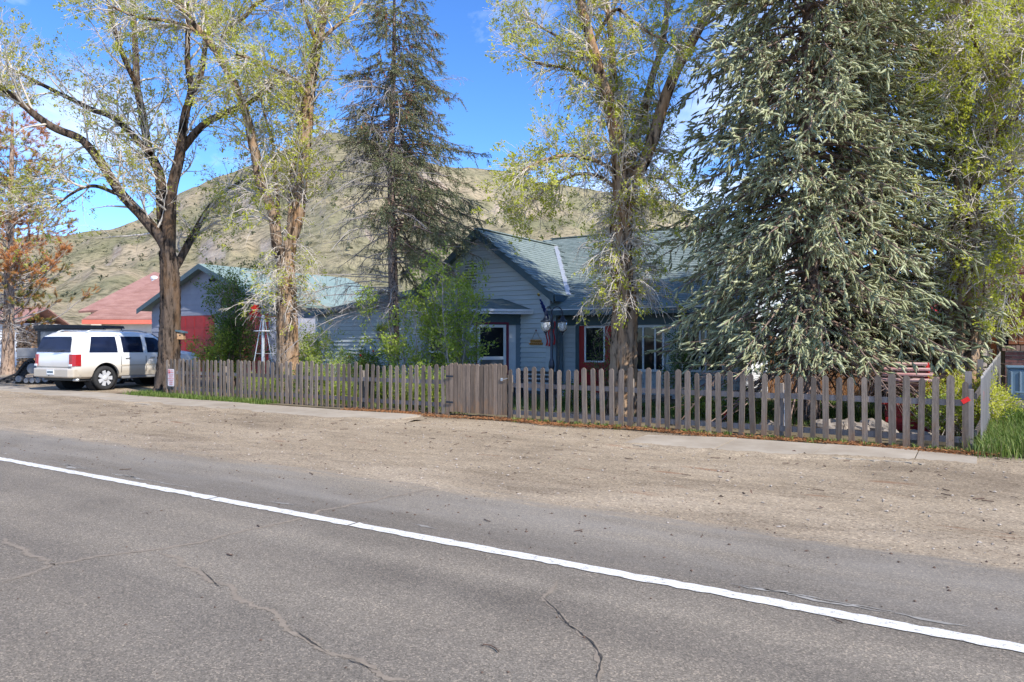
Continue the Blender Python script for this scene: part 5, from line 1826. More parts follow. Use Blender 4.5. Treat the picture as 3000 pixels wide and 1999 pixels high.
# ------------------------------------------------------------------ twin-lantern lamp post
def lamp_post():
    Y = 14.6
    b = PY(1616, 1000, Y); x, y = b[0], b[1]
    d = Y / ((116 / F_PX) * SP + CP)
    def z(py): return EYE + d * (HOR - py) / F_PX
    t = thing('lamp_post', (x, y, 0), 'black cast lamp post with two hanging lanterns behind the fence', 'lamp post')
    MB().lathe((x, y, 0), [(.11, 0), (.11, .05), (.085, .09), (.075, .5), (.055, z(1085) - .1), (.05, z(1085)), (.066, z(1078)), (.07, z(1070)), (.058, z(1060)), (.034, z(1050)), (.03, z(940)), (.036, z(935)), (.036, z(925)), (.02, z(918))], 16).build('pole', 'black_metal', t, smooth=True)
    # arms lie across the view; each is a crook with a scroll
    ax = np.array((CP, SP, 0)); dv = np.array((-SP, CP, 0))
    s_px = d / F_PX
    for s, off_d in ((-1, -.12), (1, .10)):
        cxp = s * 33 if s > 0 else -18
        top = z(899)
        ctr = np.array((x, y, 0)) + ax * (cxp * s_px * (.5 if s > 0 else .55)) + dv * off_d * .5
        Lr = abs(cxp) * s_px * .5 + .02
        pts = [np.array((x, y, z(958))), np.array((x, y, z(930))) + ax * s * .01]
        hang = np.array((x, y, 0)) + ax * cxp * s_px + dv * off_d
        for a in np.linspace(180, 0, 9):
            f = (math.cos(rad(a)) + 1) / 2
            p = np.array((x, y, 0)) + (hang - np.array((x, y, 0))) * f
            p[2] = z(925) + (top - z(925)) * math.sin(rad(a)) ** .8
            pts.append(p)
        pts.append(hang + np.array((0, 0, z(926))))
        MB().tube(resample(np.array(pts), 26), .013, 8).build('arm', 'black_metal', t, smooth=True)
        sc = []
        for k in range(14):
            a = k / 13 * 1.6 * 2 * math.pi
            r_ = .055 * (1 - k / 16)
            sc.append(hang + ax * (-s * .03 + r_ * math.cos(a) * -s) + np.array((0, 0, z(916) + r_ * math.sin(a) * .9)))
        MB().tube(sc, .007, 6).build('scroll', 'black_metal', t)
        lh = z(925)
        lan = MB().lathe(hang + (0, 0, lh), [(.012, 0.0), (.035, -.03), (.045, -.06), (.075, -.10), (.12, -.125), (.122, -.14), (.10, -.142)], 16).build('lantern_cap', 'black_metal', t, smooth=True)
        MB().lathe(hang + (0, 0, lh), [(.10, -.143), (.105, -.2), (.112, -.245), (.10, -.30), (.07, -.345), (.045, -.36)], 16).build('globe', 'lantern_glass', lan, smooth=True)
        MB().lathe(hang + (0, 0, lh), [(.018, -.145), (.022, -.20), (.03, -.25), (.02, -.29), (.006, -.30)], 10).build('bulb', 'trim_white', lan, smooth=True)
        MB().lathe(hang + (0, 0, lh), [(.05, -.352), (.05, -.375), (.02, -.40), (.012, -.42), (.016, -.435), (.004, -.45)], 12).build('finial', 'black_metal', lan, smooth=True)
    MB().box(x - .05, x + .05, y - .05, y + .05, z(965), z(945)).build('arm_bracket', 'black_metal', t, bevel=.01)
lamp_post()

# ------------------------------------------------------------------ furled flag, hanging sign, wall pot
def flag():
    Y = GY - .05
    base = PY(1618, 962, Y); base[1] = GY - .03
    tipp = PY(1580, 868, Y - 1.0)
    t = thing('flag', tuple(base), 'furled red white and blue flag on an angled wall pole', 'flag')
    dirv = unit(tipp - base)
    MB().tube([base, tipp], .013, 8).build('pole', 'trim_white', t)
    MB().lathe(tipp, [(.015, 0), (.03, .02), (.045, .06), (.03, .10), (.005, .13)], 10, tuple(dirv)).build('finial', 'gold', t, smooth=True)
    # blue canton wound round the pole
    K, S = 26, 12
    def wound(f0, f1, r0, name, m, drop=0.0):
        P = [base + (tipp - base) * (f0 + (f1 - f0) * k / (K - 1)) + np.array((0, 0, -.03)) for k in range(K)]
        R = [r0 * (.5 + .5 * math.sin(math.pi * (k + .5) / K)) * (1 + .2 * math.sin(k * 1.3)) for k in range(K)]
        return MB().tube(P, R, S).build(name, m, t, smooth=True)
    can = wound(.35, .93, .05, 'canton', 'flag_blue')
    for k in range(7):
        p = base + (tipp - base) * (.42 + .07 * k) + np.array((.0, -.05, -.02 + .02 * (k % 2)))
        MB().lathe(p, [(.014, 0), (.014, .006)], 5, (0, -1, .2)).build('star', 'flag_white', can)
    # striped cloth hanging in folds
    for k in range(5):
        ph = k / 5
        x0 = base[0] - .10 + .055 * k
        y0 = base[1] - .22 + .05 * math.sin(k * 2)
        strip = []
        n = 10
        zt, zb = base[2] + .08 + .03 * k, base[2] - .52 + .06 * math.sin(k * 1.7)
        A = [(x0 + .012 * math.sin(j), y0 + .02 * math.cos(j * .9), zt + (zb - zt) * j / n) for j in range(n + 1)]
        B_ = [(x0 + .05 + .012 * math.sin(j), y0 + .03 * math.sin(j * .8 + 1), zt + (zb - zt) * j / n) for j in range(n + 1)]
        o = MB().add(A + B_, [(j, j + 1, n + 2 + j, n + 1 + j) for j in range(n)]).build('stripe', 'flag_red' if k % 2 == 0 else 'flag_white', t, smooth=True)
        o.modifiers.new('solid', 'SOLIDIFY').thickness = .006
flag()

def hanging_sign():
    Y = GY - .04
    t = thing('hanging_sign', tuple(PY(1572, 1012, Y)), 'small honey coloured log sign hung by rope on the siding', 'sign')
    for (pa, pb, qa, qb) in ((1556, 1588, 995, 1007), (1553, 1590, 1004, 1012)):
        pass
    zt = ZP(995, 1572, Y); zm = ZP(1003.5, 1572, Y); zb = ZP(1011, 1572, Y)
    y = GY - .062
    for a, b, z0, z1 in ((1555.5, 1587, zm + .004, zt), (1552.5, 1590, zb, zm - .004)):
        xa, xb = XY(a, Y), XY(b, Y)
        pts = [(xa, y, (z0 + z1) / 2), (xa + .02, y, (z0 + z1) / 2), (xb - .02, y, (z0 + z1) / 2), (xb, y, (z0 + z1) / 2)]
        r_ = (z1 - z0) / 2
        MB().tube(pts, [r_ * .85, r_, r_, r_ * .85], 12).build('log_board', 'log_sign', t, smooth=True)
        for k in range(6):
            xx = xa + (xb - xa) * (k + .7) / 6.6
            MB().box(xx, xx + (xb - xa) / 11, y - r_ - .004, y - r_ * .9, (z0 + z1) / 2 - r_ * .35, (z0 + z1) / 2 + r_ * .35).build('burnt_letter', 'firewood_bark', t)
    nail = PY(1571, 968, Y); nail[1] = GY - .055
    for p in (1559, 1584):
        e = np.array((XY(p, Y), y, zt))
        MB().tube([nail, e], .006, 6).build('rope', 'rope', t)
    MB().lathe(nail + (0, .015, 0), [(.02, 0), (.02, .025)], 10, (0, -1, 0)).build('hook', 'trim_maroon', t)
hanging_sign()

# ------------------------------------------------------------------ garden windmill
def windmill():
    Y = 14.3
    def p(px, py, dy=0): return PY(px, py, Y + dy)
    c = p(771, 1110)
    x, y = c[0], c[1]
    t = thing('garden_windmill', (x, y, 0), 'ornamental metal windmill with red blades behind the left fence', 'windmill')
    ztop = p(774, 935)[2]
    for sx_ in (-1, 1):
        for sy_ in (-1, 1):
            MB().tube([(x + sx_ * .30, y + sy_ * .30, 0), (x + sx_ * .03, y + sy_ * .03, ztop)], .014, 6).build('leg', 'galvanised', t)
    MB().lathe((x, y, 0.1), [(.045, 0), (.05, .1), (.05, ztop - .5), (.035, ztop - .2), (.02, ztop - .05)], 12).build('riser', 'galvanised', t, smooth=True)
    for f in (.25, .55, .8):
        w = .30 - .27 * f
        z_ = ztop * f
        for a, b in (((-1, -1), (1, -1)), ((1, -1), (1, 1)), ((1, 1), (-1, 1)), ((-1, 1), (-1, -1))):
            MB().tube([(x + a[0] * w, y + a[1] * w, z_), (x + b[0] * w, y + b[1] * w, z_)], .009, 6).build('brace', 'galvanised', t)
    zp = p(774, 971)[2]
    MB().lathe((x, y, zp), [(.02, 0), (.27, 0.0), (.27, .02), (.02, .02)], 16).build('platform', 'trim_white', t)
    hub = np.array((x, y, ztop + .06))
    MB().lathe(hub - (0, 0, .04), [(.05, 0), (.06, .05), (.03, .10)], 10).build('hub', 'trim_white', t)
    # wheel seen nearly edge on: axis to the left in the picture
    ax = unit(np.array((-CP * .992 - SP * .12, -SP * .992 + CP * .12, 0)))
    wc = hub + ax * .22
    MB().tube([hub, wc], .012, 6).build('axle', 'galvanised', t)
    e1 = np.cross(ax, (0, 0, 1)); e1 = unit(e1); e2 = np.array((0, 0, 1.0))
    for k in range(10):
        a = 2 * math.pi * k / 10 + .2
        r1 = e1 * math.cos(a) + e2 * math.sin(a)
        tn = -e1 * math.sin(a) + e2 * math.cos(a)
        q = [wc + r1 * .07 - tn * .015 - ax * .02, wc + r1 * .07 + tn * .015 + ax * .02, wc + r1 * .36 + tn * .075 + ax * .05, wc + r1 * .36 - tn * .075 - ax * .05]
        MB().prism(q, ax * .004).build('blade', 'red_bright', t)
    tail = hub - ax * .55
    MB().tube([hub, tail], .010, 6).build('tail_boom', 'orange_paint', t)
    MB().prism([tail + (0, 0, .03), tail + (0, 0, -.03), tail - ax * .25 + (0, 0, -.12), tail - ax * .25 + (0, 0, .12)], e1 * .004).build('tail_vane', 'red_bright', t)
windmill()

# ------------------------------------------------------------------ red slatted wishing well by the right trunk
def wishing_well():
    Y = 15.0
    c = PY(2662, 1200, Y)
    x, y = c[0], c[1]
    d = Y / ((2662 - 1500) / F_PX * SP + CP)
    def z(py): return EYE + d * (HOR - py) / F_PX
    t = thing('wishing_well', (x, y, 0), 'red wooden wishing well planter with peeling slatted roof', 'planter')
    w, dd = .34, .30
    zb = .50
    k = 0
    for s in (-1, 1):
        for j in range(4):
            z0 = .04 + j * .115
            MB().box(x - w, x + w, y + s * dd - .012, y + s * dd + .012, z0, z0 + .108).build('side_board', 'red_paint', t)
            MB().box(x + s * w - .012, x + s * w + .012, y - dd + .013, y + dd - .013, z0, z0 + .108).build('side_board', 'red_paint', t)
    MB().box(x - w - .06, x + w + .06, y - dd - .08, y - dd + .02, zb, zb + .03).build('rim_board', 'red_paint', t)
    MB().box(x - w - .06, x + w + .06, y + dd - .02, y + dd + .08, zb, zb + .03).build('rim_board', 'red_paint', t)
    zt = z(1062)
    for sx_ in (-1, 1):
        MB().box(x + sx_ * (w - .04) - .03, x + sx_ * (w - .04) + .03, y - .03, y + .03, zb - .3, zt - .05).build('roof_post', 'red_paint', t)
        MB().prism([(x + sx_ * (w - .04) - .02, y - .42, zt - .34), (x + sx_ * (w - .04) - .02, y + .42, zt - .34), (x + sx_ * (w - .04) - .02, y, zt)], (.04, 0, 0)).build('gable_end', 'red_paint', t)
    n = 4
    for s in (-1, 1):
        for j in range(n):
            f0 = j / n
            yy_, zz = y + s * (.46 - .44 * f0), zt - .36 + .36 * f0 + .03
            MB().obox((x, yy_ - s * .05, zz + .035), (w + .12 - .045 * j + random.uniform(-.03, .03), 0, 0), (0, .050, s * -.012), (0, s * .002, .014)).build('roof_slat', 'weathered_pink', t)
    MB().tube([(x - w + .04, y, z(1128)), (x + w - .04, y, z(1128))], .03, 10).build('windlass', 'weathered_pink', t)
wishing_well()

# ------------------------------------------------------------------ cedar privacy fence deep in the yard
def privacy_fence():
    Y = 21.6
    t = thing('privacy_fence', (-2.2, Y, 0), 'warm brown cedar board fence beyond the blue spruce', 'fence')
    rng = random.Random(12)
    x = -5.1
    while x < .05:
        h = 1.72 + rng.uniform(-.02, .02)
        MB().box(x, x + .132, Y + rng.uniform(-.006, .006), Y + .02, .03, h).build('board', 'cedar', t)
        x += .14
    for z_ in (.35, 1.0, 1.6):
        MB().box(-5.1, .05, Y + .028, Y + .066, z_ - .045, z_ + .045).build('rail', 'cedar', t)
    for x in (-5.05, -2.6, -.05):
        MB().box(x - .045, x + .045, Y + .07, Y + .16, -.1, 1.78).build('post', 'cedar', t)
privacy_fence()

# ------------------------------------------------------------------ things by the brown house: bin, lattice, end post, wires
def utility_bin():
    Y = 16.4
    x0, x1 = XY(2951, Y), XY(3030, Y)
    d = Y / ((2975 - 1500) / F_PX * SP + CP)
    def z(py): return EYE + d * (HOR - py) / F_PX
    zb, zt = z(1172), z(1073)
    t = thing('utility_bin', ((x0 + x1) / 2, Y + .3, zb), 'blue grey plastic utility cabinet with ribbed sides by the brick wall', 'bin')
    MB().box(x0, x1, Y, Y + .62, zb, zt - .05).build('body', 'bin_blue', t, bevel=.03)
    MB().box(x0 - .02, x1 + .02, Y - .02, Y + .64, zt - .05, zt).build('lid', 'bin_blue', t, bevel=.02)
    for k in range(3):
        xx = x0 + (x1 - x0) * (k + .35) / 3
        MB().box(xx, xx + .03, Y - .02, Y - .001, zb + .08, zt - .1).build('rib', 'trim_blue', t, bevel=.008)
    MB().tube([(x0 + .12, Y - .03, zb + .14), (x1 - .05, Y - .03, zb + .14)], .016, 8).build('handle', 'bin_blue', t)
    p = MB().box(x0 - .3, x1 + .5, Y - .25, Y + 1.2, 0.0, zb - .002).build('concrete_pad', 'concrete')
    tag(p, 'low concrete pad under the blue grey cabinet', 'pad')
utility_bin()

def lattice():
    Y = 19.0
    x0, x1 = XY(2914, Y), XY(2962, Y)
    d = Y / ((2938 - 1500) / F_PX * SP + CP)
    def z(py): return EYE + d * (HOR - py) / F_PX
    z0, z1 = z(1000), z(925)
    t = thing('lattice_panel', ((x0 + x1) / 2, Y, 0), 'dark diagonal lattice screen beside the brown house', 'lattice')
    for x in (x0, x1):
        MB().box(x - .03, x + .03, Y - .03, Y + .03, 0, z1 + .06).build('post', 'plastic_dark', t)
    MB().box(x0 + .03, x1 - .03, Y - .02, Y + .02, z1, z1 + .05).build('top_rail', 'plastic_dark', t)
    MB().box(x0 + .03, x1 - .03, Y - .02, Y + .02, z0 - .05, z0).build('bottom_rail', 'plastic_dark', t)
    w, h = x1 - x0, z1 - z0
    s = .13
    k = -h
    for sgn, yo in ((1, -.012), (-1, .012)):
        k = -h
        while k < w:
            a, b = max(0, k), min(w, k + h)
            if b - a > .05:
                if sgn > 0: A, B_ = (x0 + a, Y + yo, z0 + a - k), (x0 + b, Y + yo, z0 + b - k)
                else: A, B_ = (x1 - a, Y + yo, z0 + a - k), (x1 - b, Y + yo, z0 + b - k)
                MB().bar(A, B_, .012, .03, (0, 1, 0)).build('lattice_slat', 'plastic_dark', t)
            k += s
lattice()

def rear_gate():
    Y = 18.4
    x = XY(2912, Y)
    t = thing('timber_end_panel', (x, Y, 0), 'short grey timber end panel with orange board where the side fence stops', 'fence')
    z = ZP(985, 2912, Y)
    for dx, w, h, m in ((-.12, .07, .0, 'cedar'), (.05, .14, .02, 'side_timber'), (.22, .07, -.05, 'grey_timber')):
        MB().box(x + dx, x + dx + w, Y, Y + .09, 0, z + h).build('post', m, t)
    MB().box(x - .05, x + .05, Y + .03, Y + .06, .3, z + .05).build('board', 'orange_paint', t)
    for q in (.55, 1.15):
        MB().box(x - .13, x + .30, Y + .10, Y + .13, q, q + .09).build('rail', 'grey_timber', t)
rear_gate()

# red roofed outbuilding glimpsed through the spruce
rb, D3 = rotthing('red_barn', 2715, 40.0, 'red outbuilding glimpsed between the spruce and the right trunk', 'barn')
MB().box(-1.4, 1.4, 0, 4, 0, 2.6).build('wall', 'red_paint', rb)
for k in range(9):
    MB().box(-1.4 + k * .31, -1.4 + k * .31 + .30, -.03, -.002, .05, 2.58).build('wall_board', 'red_paint', rb)
roof_slab('roof', [(-1.6, -.4, 2.6), (1.6, -.4, 2.6), (1.6, 2, 4.2), (-1.6, 2, 4.2)], .1, 'red_paint', rb)
roof_slab('roof', [(-1.6, 2, 4.2), (1.6, 2, 4.2), (1.6, 4.4, 2.6), (-1.6, 4.4, 2.6)], .1, 'red_paint', rb)

# ------------------------------------------------------------------ small garden things
def boulder(p, r, seed, label, flat=.7):
    rng = np.random.default_rng(seed)
    n, m = 14, 9
    V = []
    ph = rng.uniform(0, 6, 6)
    for j in range(m + 1):
        th = math.pi * j / m
        for i in range(n):
            a = 2 * math.pi * i / n
            q = 1 + .16 * math.sin(2 * a + ph[0]) + .12 * math.sin(3 * a + ph[1] + th * 2) + .10 * math.sin(5 * th + ph[2] + a) + rng.uniform(-.05, .05)
            if j in (0, m): q = 1
            V.append((p[0] + r * 1.3 * q * math.sin(th) * math.cos(a), p[1] + r * q * math.sin(th) * math.sin(a), p[2] + r * flat * (q * math.cos(th) + .72)))
    Fc = [(j * n + i, (j + 1) * n + i, (j + 1) * n + (i + 1) % n, j * n + (i + 1) % n) for j in range(m) for i in range(n)]
    return tag(MB().add(V, Fc).build('boulder', 'stone', None), label, 'rock', 'boulders edging the flower bed')
for k, (px, Y, r, lb) in enumerate(((2432, 13.9, .21, 'grey boulder just behind the fence near the spruce trunk'), (2476, 14.2, .19, 'tan boulder second along the bed edge from the spruce trunk'), (2520, 14.0, .17, 'low pale boulder midway along the bed edge'), (2560, 14.15, .22, 'large cracked boulder next to the red planter'), (2600, 13.7, .15, 'small boulder below the red planter'), (2690, 13.8, .13, 'rounded little boulder on the far side of the red planter'), (2250, 13.9, .13, 'squat boulder on the left of the spruce trunk'))):
    p = PY(px, HOR, Y); p[2] = 0
    boulder(p, r, k + 3, lb)

wp = PY(2296, HOR, 14.0)
t = thing('white_post', (wp[0], wp[1], 0), 'short white painted post standing before the spruce trunk', 'post')
MB().box(wp[0] - .05, wp[0] + .05, wp[1] - .05, wp[1] + .05, 0, .70).build('shaft', 'trim_white', t, bevel=.008)
MB().box(wp[0] - .065, wp[0] + .065, wp[1] - .065, wp[1] + .065, .70, .73).build('cap', 'trim_white', t)
op = PY(2127, HOR, 15.0)
t = thing('garden_lantern', (op[0], op[1], 0.012), 'small red garden lantern standing on the shaded lawn', 'lantern')
MB().lathe((op[0], op[1], .012), [(.05, 0), (.05, .02), (.04, .03)], 10).build('base', 'red_bright', t)
MB().lathe((op[0], op[1], .012), [(.038, .03), (.042, .12), (.03, .16)], 10).build('glass_body', 'reflector', t)
MB().lathe((op[0], op[1], .012), [(.045, .16), (.03, .20), (.008, .23)], 10).build('cap', 'red_bright', t)

# garden bench under the bay
bp_ = PY(1565, HOR, 16.6)
t = thing('garden_bench', (bp_[0], bp_[1], 0.012), 'dark garden bench standing between the gate and the lamp post', 'bench')
bx, by = bp_[0], bp_[1]
for sx_ in (-.5, .5):
    for sy_ in (-.2, .2):
        MB().box(bx + sx_ - .025, bx + sx_ + .025, by + sy_ - .025, by + sy_ + .025, .012, .44 if sy_ < 0 else .82).build('leg', 'plastic_dark', t)
for j in range(4):
    MB().box(bx - .56, bx + .56, by - .22 + j * .115, by - .12 + j * .115, .445, .47).build('seat_slat', 'plastic_dark', t)
for j in range(3):
    MB().box(bx - .56, bx + .56, by + .165, by + .174, .53 + j * .11, .60 + j * .11).build('back_slat', 'plastic_dark', t)

pt = PY(1115, 992, LWY - .16)
t = thing('wall_pot', tuple(pt), 'pale flower pot on a small bracket on the left wing siding', 'pot')
pz = pt[2]
MB().box(pt[0] - .20, pt[0] + .20, LWY - .30, LWY - .028, pz - .02, pz).build('bracket', 'black_metal', t)
MB().lathe((pt[0], pt[1], pz), [(.09, 0), (.13, .20), (.145, .20), (.145, .235), (.12, .235), (.11, .19)], 14).build('pot', 'pot', t, smooth=True)

# ------------------------------------------------------------------ broadleaf trees from traced limbs
def broadleaf(name, label, d0, trunk, limbs, seed, bark='bark_cottonwood', twig='twig_pale', leaf='leaf_spring', n1=130, n2=1300, n3=5200, nc=5200, per=4, L1=2.0, L2=1.0, L3=0.5, size=0.075, droop=0, ridge=.16, sides=28, group=None, grav=-.05, jit=.06, dl=1.2):
    """trunk: (px, py, width px) ; limbs: (points, w0, w1, depth change at the tip)"""
    rng = np.random.default_rng(seed)
    s = d0 / F_PX
    tr = np.array([np.append(PD(p[0], p[1], d0), p[2] / 2 * s) for p in trunk])
    base = tr[0, :3].copy(); base[2] = 0
    root = np.append(base, tr[0, 3] * 1.05); root[2] = -.15
    if tr[0, 2] > .1:
        tr = np.vstack([root, tr])
    t = thing(name, tuple(base), label, 'tree', group)
    V, F = ridged_trunk(tr, None, sides, 70, ridge, seed)
    big('trunk', V, F, bark, t, True)
    Ps, Rs = [], []
    K = 22
    for pts, w0, w1, dz in limbs:
        pts = np.array(pts, float)
        m = len(pts)
        q = []
        for i, p in enumerate(pts):
            f = i / (m - 1)
            q.append(np.append(PD(p[0], p[1], d0 + dz * f ** 1.2), (w0 + (w1 - w0) * f) / 2 * s))
        q = resample(np.array(q), K)
        # keep going past the frame so the crown is whole
        Ps.append(q[:, :3]); Rs.append(np.maximum(q[:, 3], .008))
        V, F = ridged_trunk(q, None, 14, 40, ridge * .8, seed + len(Ps), 1.0)
        big('limb', V, F, bark, t, True)
    P0, R0 = np.array(Ps), np.array(Rs)
    P1, R1 = grow(P0, R0, n1, .12, 1.0, L1, (.5, 1.2), 10, grav, .18, .13, .55, .045, .006, rng, wpow=.6)
    P1b, R1b = grow(P0, R0, n1 // 3, .75, 1.0, L1 * 1.1, (.1, .7), 10, grav, .1, .12, .8, .045, .006, rng)
    P1, R1 = np.concatenate([P1, P1b]), np.concatenate([R1, R1b])
    P2, R2 = grow(P1, R1, n2, .12, 1.0, L2, (.4, 1.1), 6, grav * 1.5, .05, .16, .6, .016, .0035, rng)
    P3, R3 = grow(P2, R2, n3, .1, 1.0, L3, (.35, 1.1), 3, grav * 2, 0.0, .2, .6, .007, .0025, rng)
    allP3 = [P3]
    V, F = merge(tubes(P1, R1, 4), tubes(P2, R2, 3), tubes(P3, R3, 3))
    parts = [(V, F)]
    if droop:
        # old shoots sprouting from trunk and limbs, hanging down
        tq = resample(tr, K)
        half = K // 2
        Pt = np.concatenate([tq[None, half:, :3], P0[:, :half]]); Rt = np.concatenate([tq[None, half:, 3], R0[:, :half]])
        Pd, Rd = grow(Pt[:1], Rt[:1], droop // 2, 0, 1, dl, (1.0, 1.6), 8, -.5, .3, .16, .2, .016, .005, rng)
        Pd2, Rd2 = grow(Pt[1:], Rt[1:], droop // 2, 0, 1, dl, (1.0, 1.6), 8, -.5, .25, .16, .2, .016, .005, rng, wpow=.4)
        Pd, Rd = np.concatenate([Pd, Pd2]), np.concatenate([Rd, Rd2])
        Pe, Re = grow(Pd, Rd, droop * 8, .15, 1.0, .5, (.3, .9), 3, -.4, 0, .2, .7, .009, .004, rng)
        parts += [tubes(Pd, Rd, 4), tubes(Pe, Re, 3)]
        allP3.append(Pe)
    V, F = merge(*parts)
    big('twigs', V, F, twig, t)
    Pl = np.concatenate([P3] + ([Pe[::3]] if droop else []))
    V, F, A = clusters(Pl, nc, per, size, jit, rng)
    big('crown', V, F, leaf, t, attr=A)
    return t, P0

# tree A: forked dark cottonwood at the fence end by the driveway
trA = [(494, 1152, 66), (495, 1080, 60), (498, 980, 57), (500, 900, 55), (499, 850, 54), (496, 790, 50), (490, 735, 44)]
lmA = [
    ([(492, 770), (486, 723), (449, 672), (408, 624), (357, 570), (323, 519), (289, 468), (238, 408), (170, 381), (102, 337), (51, 292), (0, 258), (-70, 215)], 34, 14, -1.5),
    ([(490, 760), (483, 706), (473, 604), (469, 519), (449, 468), (435, 442), (418, 340), (401, 255), (398, 170), (394, 102), (391, 20), (385, -120)], 36, 12, 1.6),
    ([(494, 750), (496, 638), (503, 553), (524, 468), (530, 425), (544, 323), (561, 272), (551, 204), (550, 100), (556, -60)], 36, 10, -.8),
    ([(522, 452), (595, 367), (663, 330), (740, 296), (800, 250)], 24, 8, -2.2),
    ([(440, 452), (374, 381), (323, 340), (272, 323), (204, 289), (102, 238), (34, 204), (-60, 160)], 20, 8, 2.4),
    ([(505, 820), (510, 791), (530, 757), (551, 716), (571, 679), (605, 621), (629, 590), (663, 563), (720, 520)], 28, 10, 2.0),
    ([(340, 567), (282, 546), (238, 553), (197, 577), (150, 615)], 12, 5, -.8),
    ([(561, 275), (588, 221), (602, 140), (640, 40), (660, -80)], 18, 8, 1.5),
    ([(401, 250), (372, 190), (345, 120), (320, 20), (300, -90)], 16, 7, -1.5),
]
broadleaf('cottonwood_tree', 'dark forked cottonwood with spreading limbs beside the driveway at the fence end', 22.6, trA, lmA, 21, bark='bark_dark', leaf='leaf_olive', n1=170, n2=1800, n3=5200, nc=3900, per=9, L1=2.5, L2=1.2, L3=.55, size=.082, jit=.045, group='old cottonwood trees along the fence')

# tree B: twin-stemmed trunk left of the bare spruce
dB = 14.6 / ((840 - 1500) / F_PX * SP + CP)
trB = [(842, 1120, 66), (842, 1040, 60), (841, 940, 57), (839, 850, 54), (838, 780, 50), (834, 730, 52)]
lmB = [
    ([(826, 760), (812, 723), (802, 638), (782, 577), (761, 529), (748, 450), (735, 408), (731, 374), (711, 306), (690, 255), (663, 204), (629, 146), (595, 102), (560, 60), (500, -20)], 34, 15, -1.2),
    ([(842, 760), (850, 700), (870, 638), (880, 536), (887, 468), (896, 400), (901, 330), (908, 255), (918, 187), (932, 119), (945, 51), (955, -20), (962, -130)], 40, 24, .8),
    ([(848, 690), (852, 600), (857, 510), (874, 408), (884, 306)], 18, 12, .5),
    ([(812, 690), (815, 600), (806, 510), (799, 425), (772, 323), (760, 240)], 12, 6, 1.4),
    ([(640, 170), (663, 88), (718, 48), (745, 17), (789, -10), (850, -60)], 14, 8, -1.4),
    ([(905, 280), (870, 240), (830, 215), (760, 180), (690, 160)], 12, 5, -1.8),
    ([(930, 130), (970, 90), (1030, 40), (1080, -20)], 12, 6, 1.5),
    ([(590, 100), (540, 75), (480, 60), (400, 50), (330, 20)], 12, 6, -1.0),
    ([(930, 130), (900, 60), (880, -20), (850, -120)], 14, 6, -1.6),
]
broadleaf('cottonwood_tree', 'twin stemmed cottonwood with leaning left stem behind the windmill', dB, trB, lmB, 22, n1=160, n2=1700, n3=5200, nc=4800, per=9, L1=2.0, L2=1.0, L3=.5, size=.072, jit=.038, droop=240, dl=1.6, leaf='leaf_spring', group='old cottonwood trees along the fence')

# tree D: cottonwood in front of the porch, shaggy with hanging shoots
dD = 14.7 / ((1828 - 1500) / F_PX * SP + CP)
trD = [(1830, 1180, 84), (1828, 1090, 74), (1829, 980, 70), (1832, 900, 68), (1827, 840, 62), (1822, 790, 58), (1819, 722, 56), (1820, 654, 60), (1826, 590, 66)]
lmD = [
    ([(1822, 640), (1818, 560), (1813, 476), (1803, 391), (1786, 306), (1769, 255), (1745, 170), (1725, 102), (1708, 34), (1694, -20), (1675, -130)], 44, 20, -.9),
    ([(1830, 600), (1834, 500), (1826, 425), (1806, 306), (1795, 204), (1790, 102), (1776, 0), (1770, -120)], 32, 14, .8),
    ([(1836, 560), (1850, 470), (1861, 408), (1892, 306), (1912, 221), (1939, 136), (1953, 34), (1960, -90)], 32, 14, 1.3),
    ([(1834, 620), (1845, 560), (1885, 476), (1919, 391), (1946, 299), (1983, 204), (2024, 129), (2058, 68), (2096, 7), (2140, -70)], 40, 22, -.5),
    ([(1735, 130), (1800, 30), (1850, 60), (1900, 95), (1950, 120), (1990, 150)], 12, 5, -1.3),
    ([(1800, 500), (1740, 470), (1660, 455), (1590, 470), (1530, 500)], 12, 5, -1.0),
    ([(1815, 560), (1760, 520), (1700, 510), (1620, 540), (1560, 590)], 12, 5, .9),
    ([(1780, 290), (1720, 230), (1660, 200), (1590, 190), (1540, 170)], 13, 5, -.6),
    ([(1750, 190), (1690, 140), (1620, 100), (1550, 60)], 12, 5, .7),
    ([(1845, 540), (1900, 520), (1950, 530), (1990, 570)], 11, 5, -.7),
]
broadleaf('cottonwood_tree', 'cottonwood with several upright stems in front of the red door', dD, trD, lmD, 23, n1=170, n2=1700, n3=5200, nc=5000, per=9, L1=1.35, L2=.75, L3=.38, size=.064, jit=.034, droop=440, dl=1.15, leaf='leaf_spring', group='old cottonwood trees along the fence', sides=34)

# tree F: thick trunk at the right edge
dF = 16.4 / ((2800 - 1500) / F_PX * SP + CP)
trF = [(2795, 1200, 132), (2798, 1120, 118), (2806, 1000, 104), (2818, 900, 96), (2830, 800, 90), (2836, 700, 84), (2832, 620, 80)]
lmF = [
    ([(2830, 660), (2840, 560), (2876, 468), (2902, 340), (2936, 213), (2961, 85), (2985, -40)], 66, 40, 1.0),
    ([(2830, 640), (2815, 520), (2800, 400), (2790, 280), (2787, 191), (2778, 106), (2795, 21), (2820, -90)], 44, 34, 1.5),
    ([(2885, 450), (2957, 361), (3000, 276), (3060, 180)], 30, 18, -.8),
    ([(2845, 560), (2900, 520), (2950, 500), (3000, 505), (3060, 540)], 18, 8, -1.3),
    ([(2840, 720), (2880, 690), (2920, 700), (2960, 750), (2980, 800)], 14, 6, -1.0),
    ([(2925, 260), (2880, 180), (2850, 90), (2830, -20)], 20, 9, -1.5),
    ([(2945, 170), (3000, 120), (3060, 80)], 18, 8, -1.2),
]
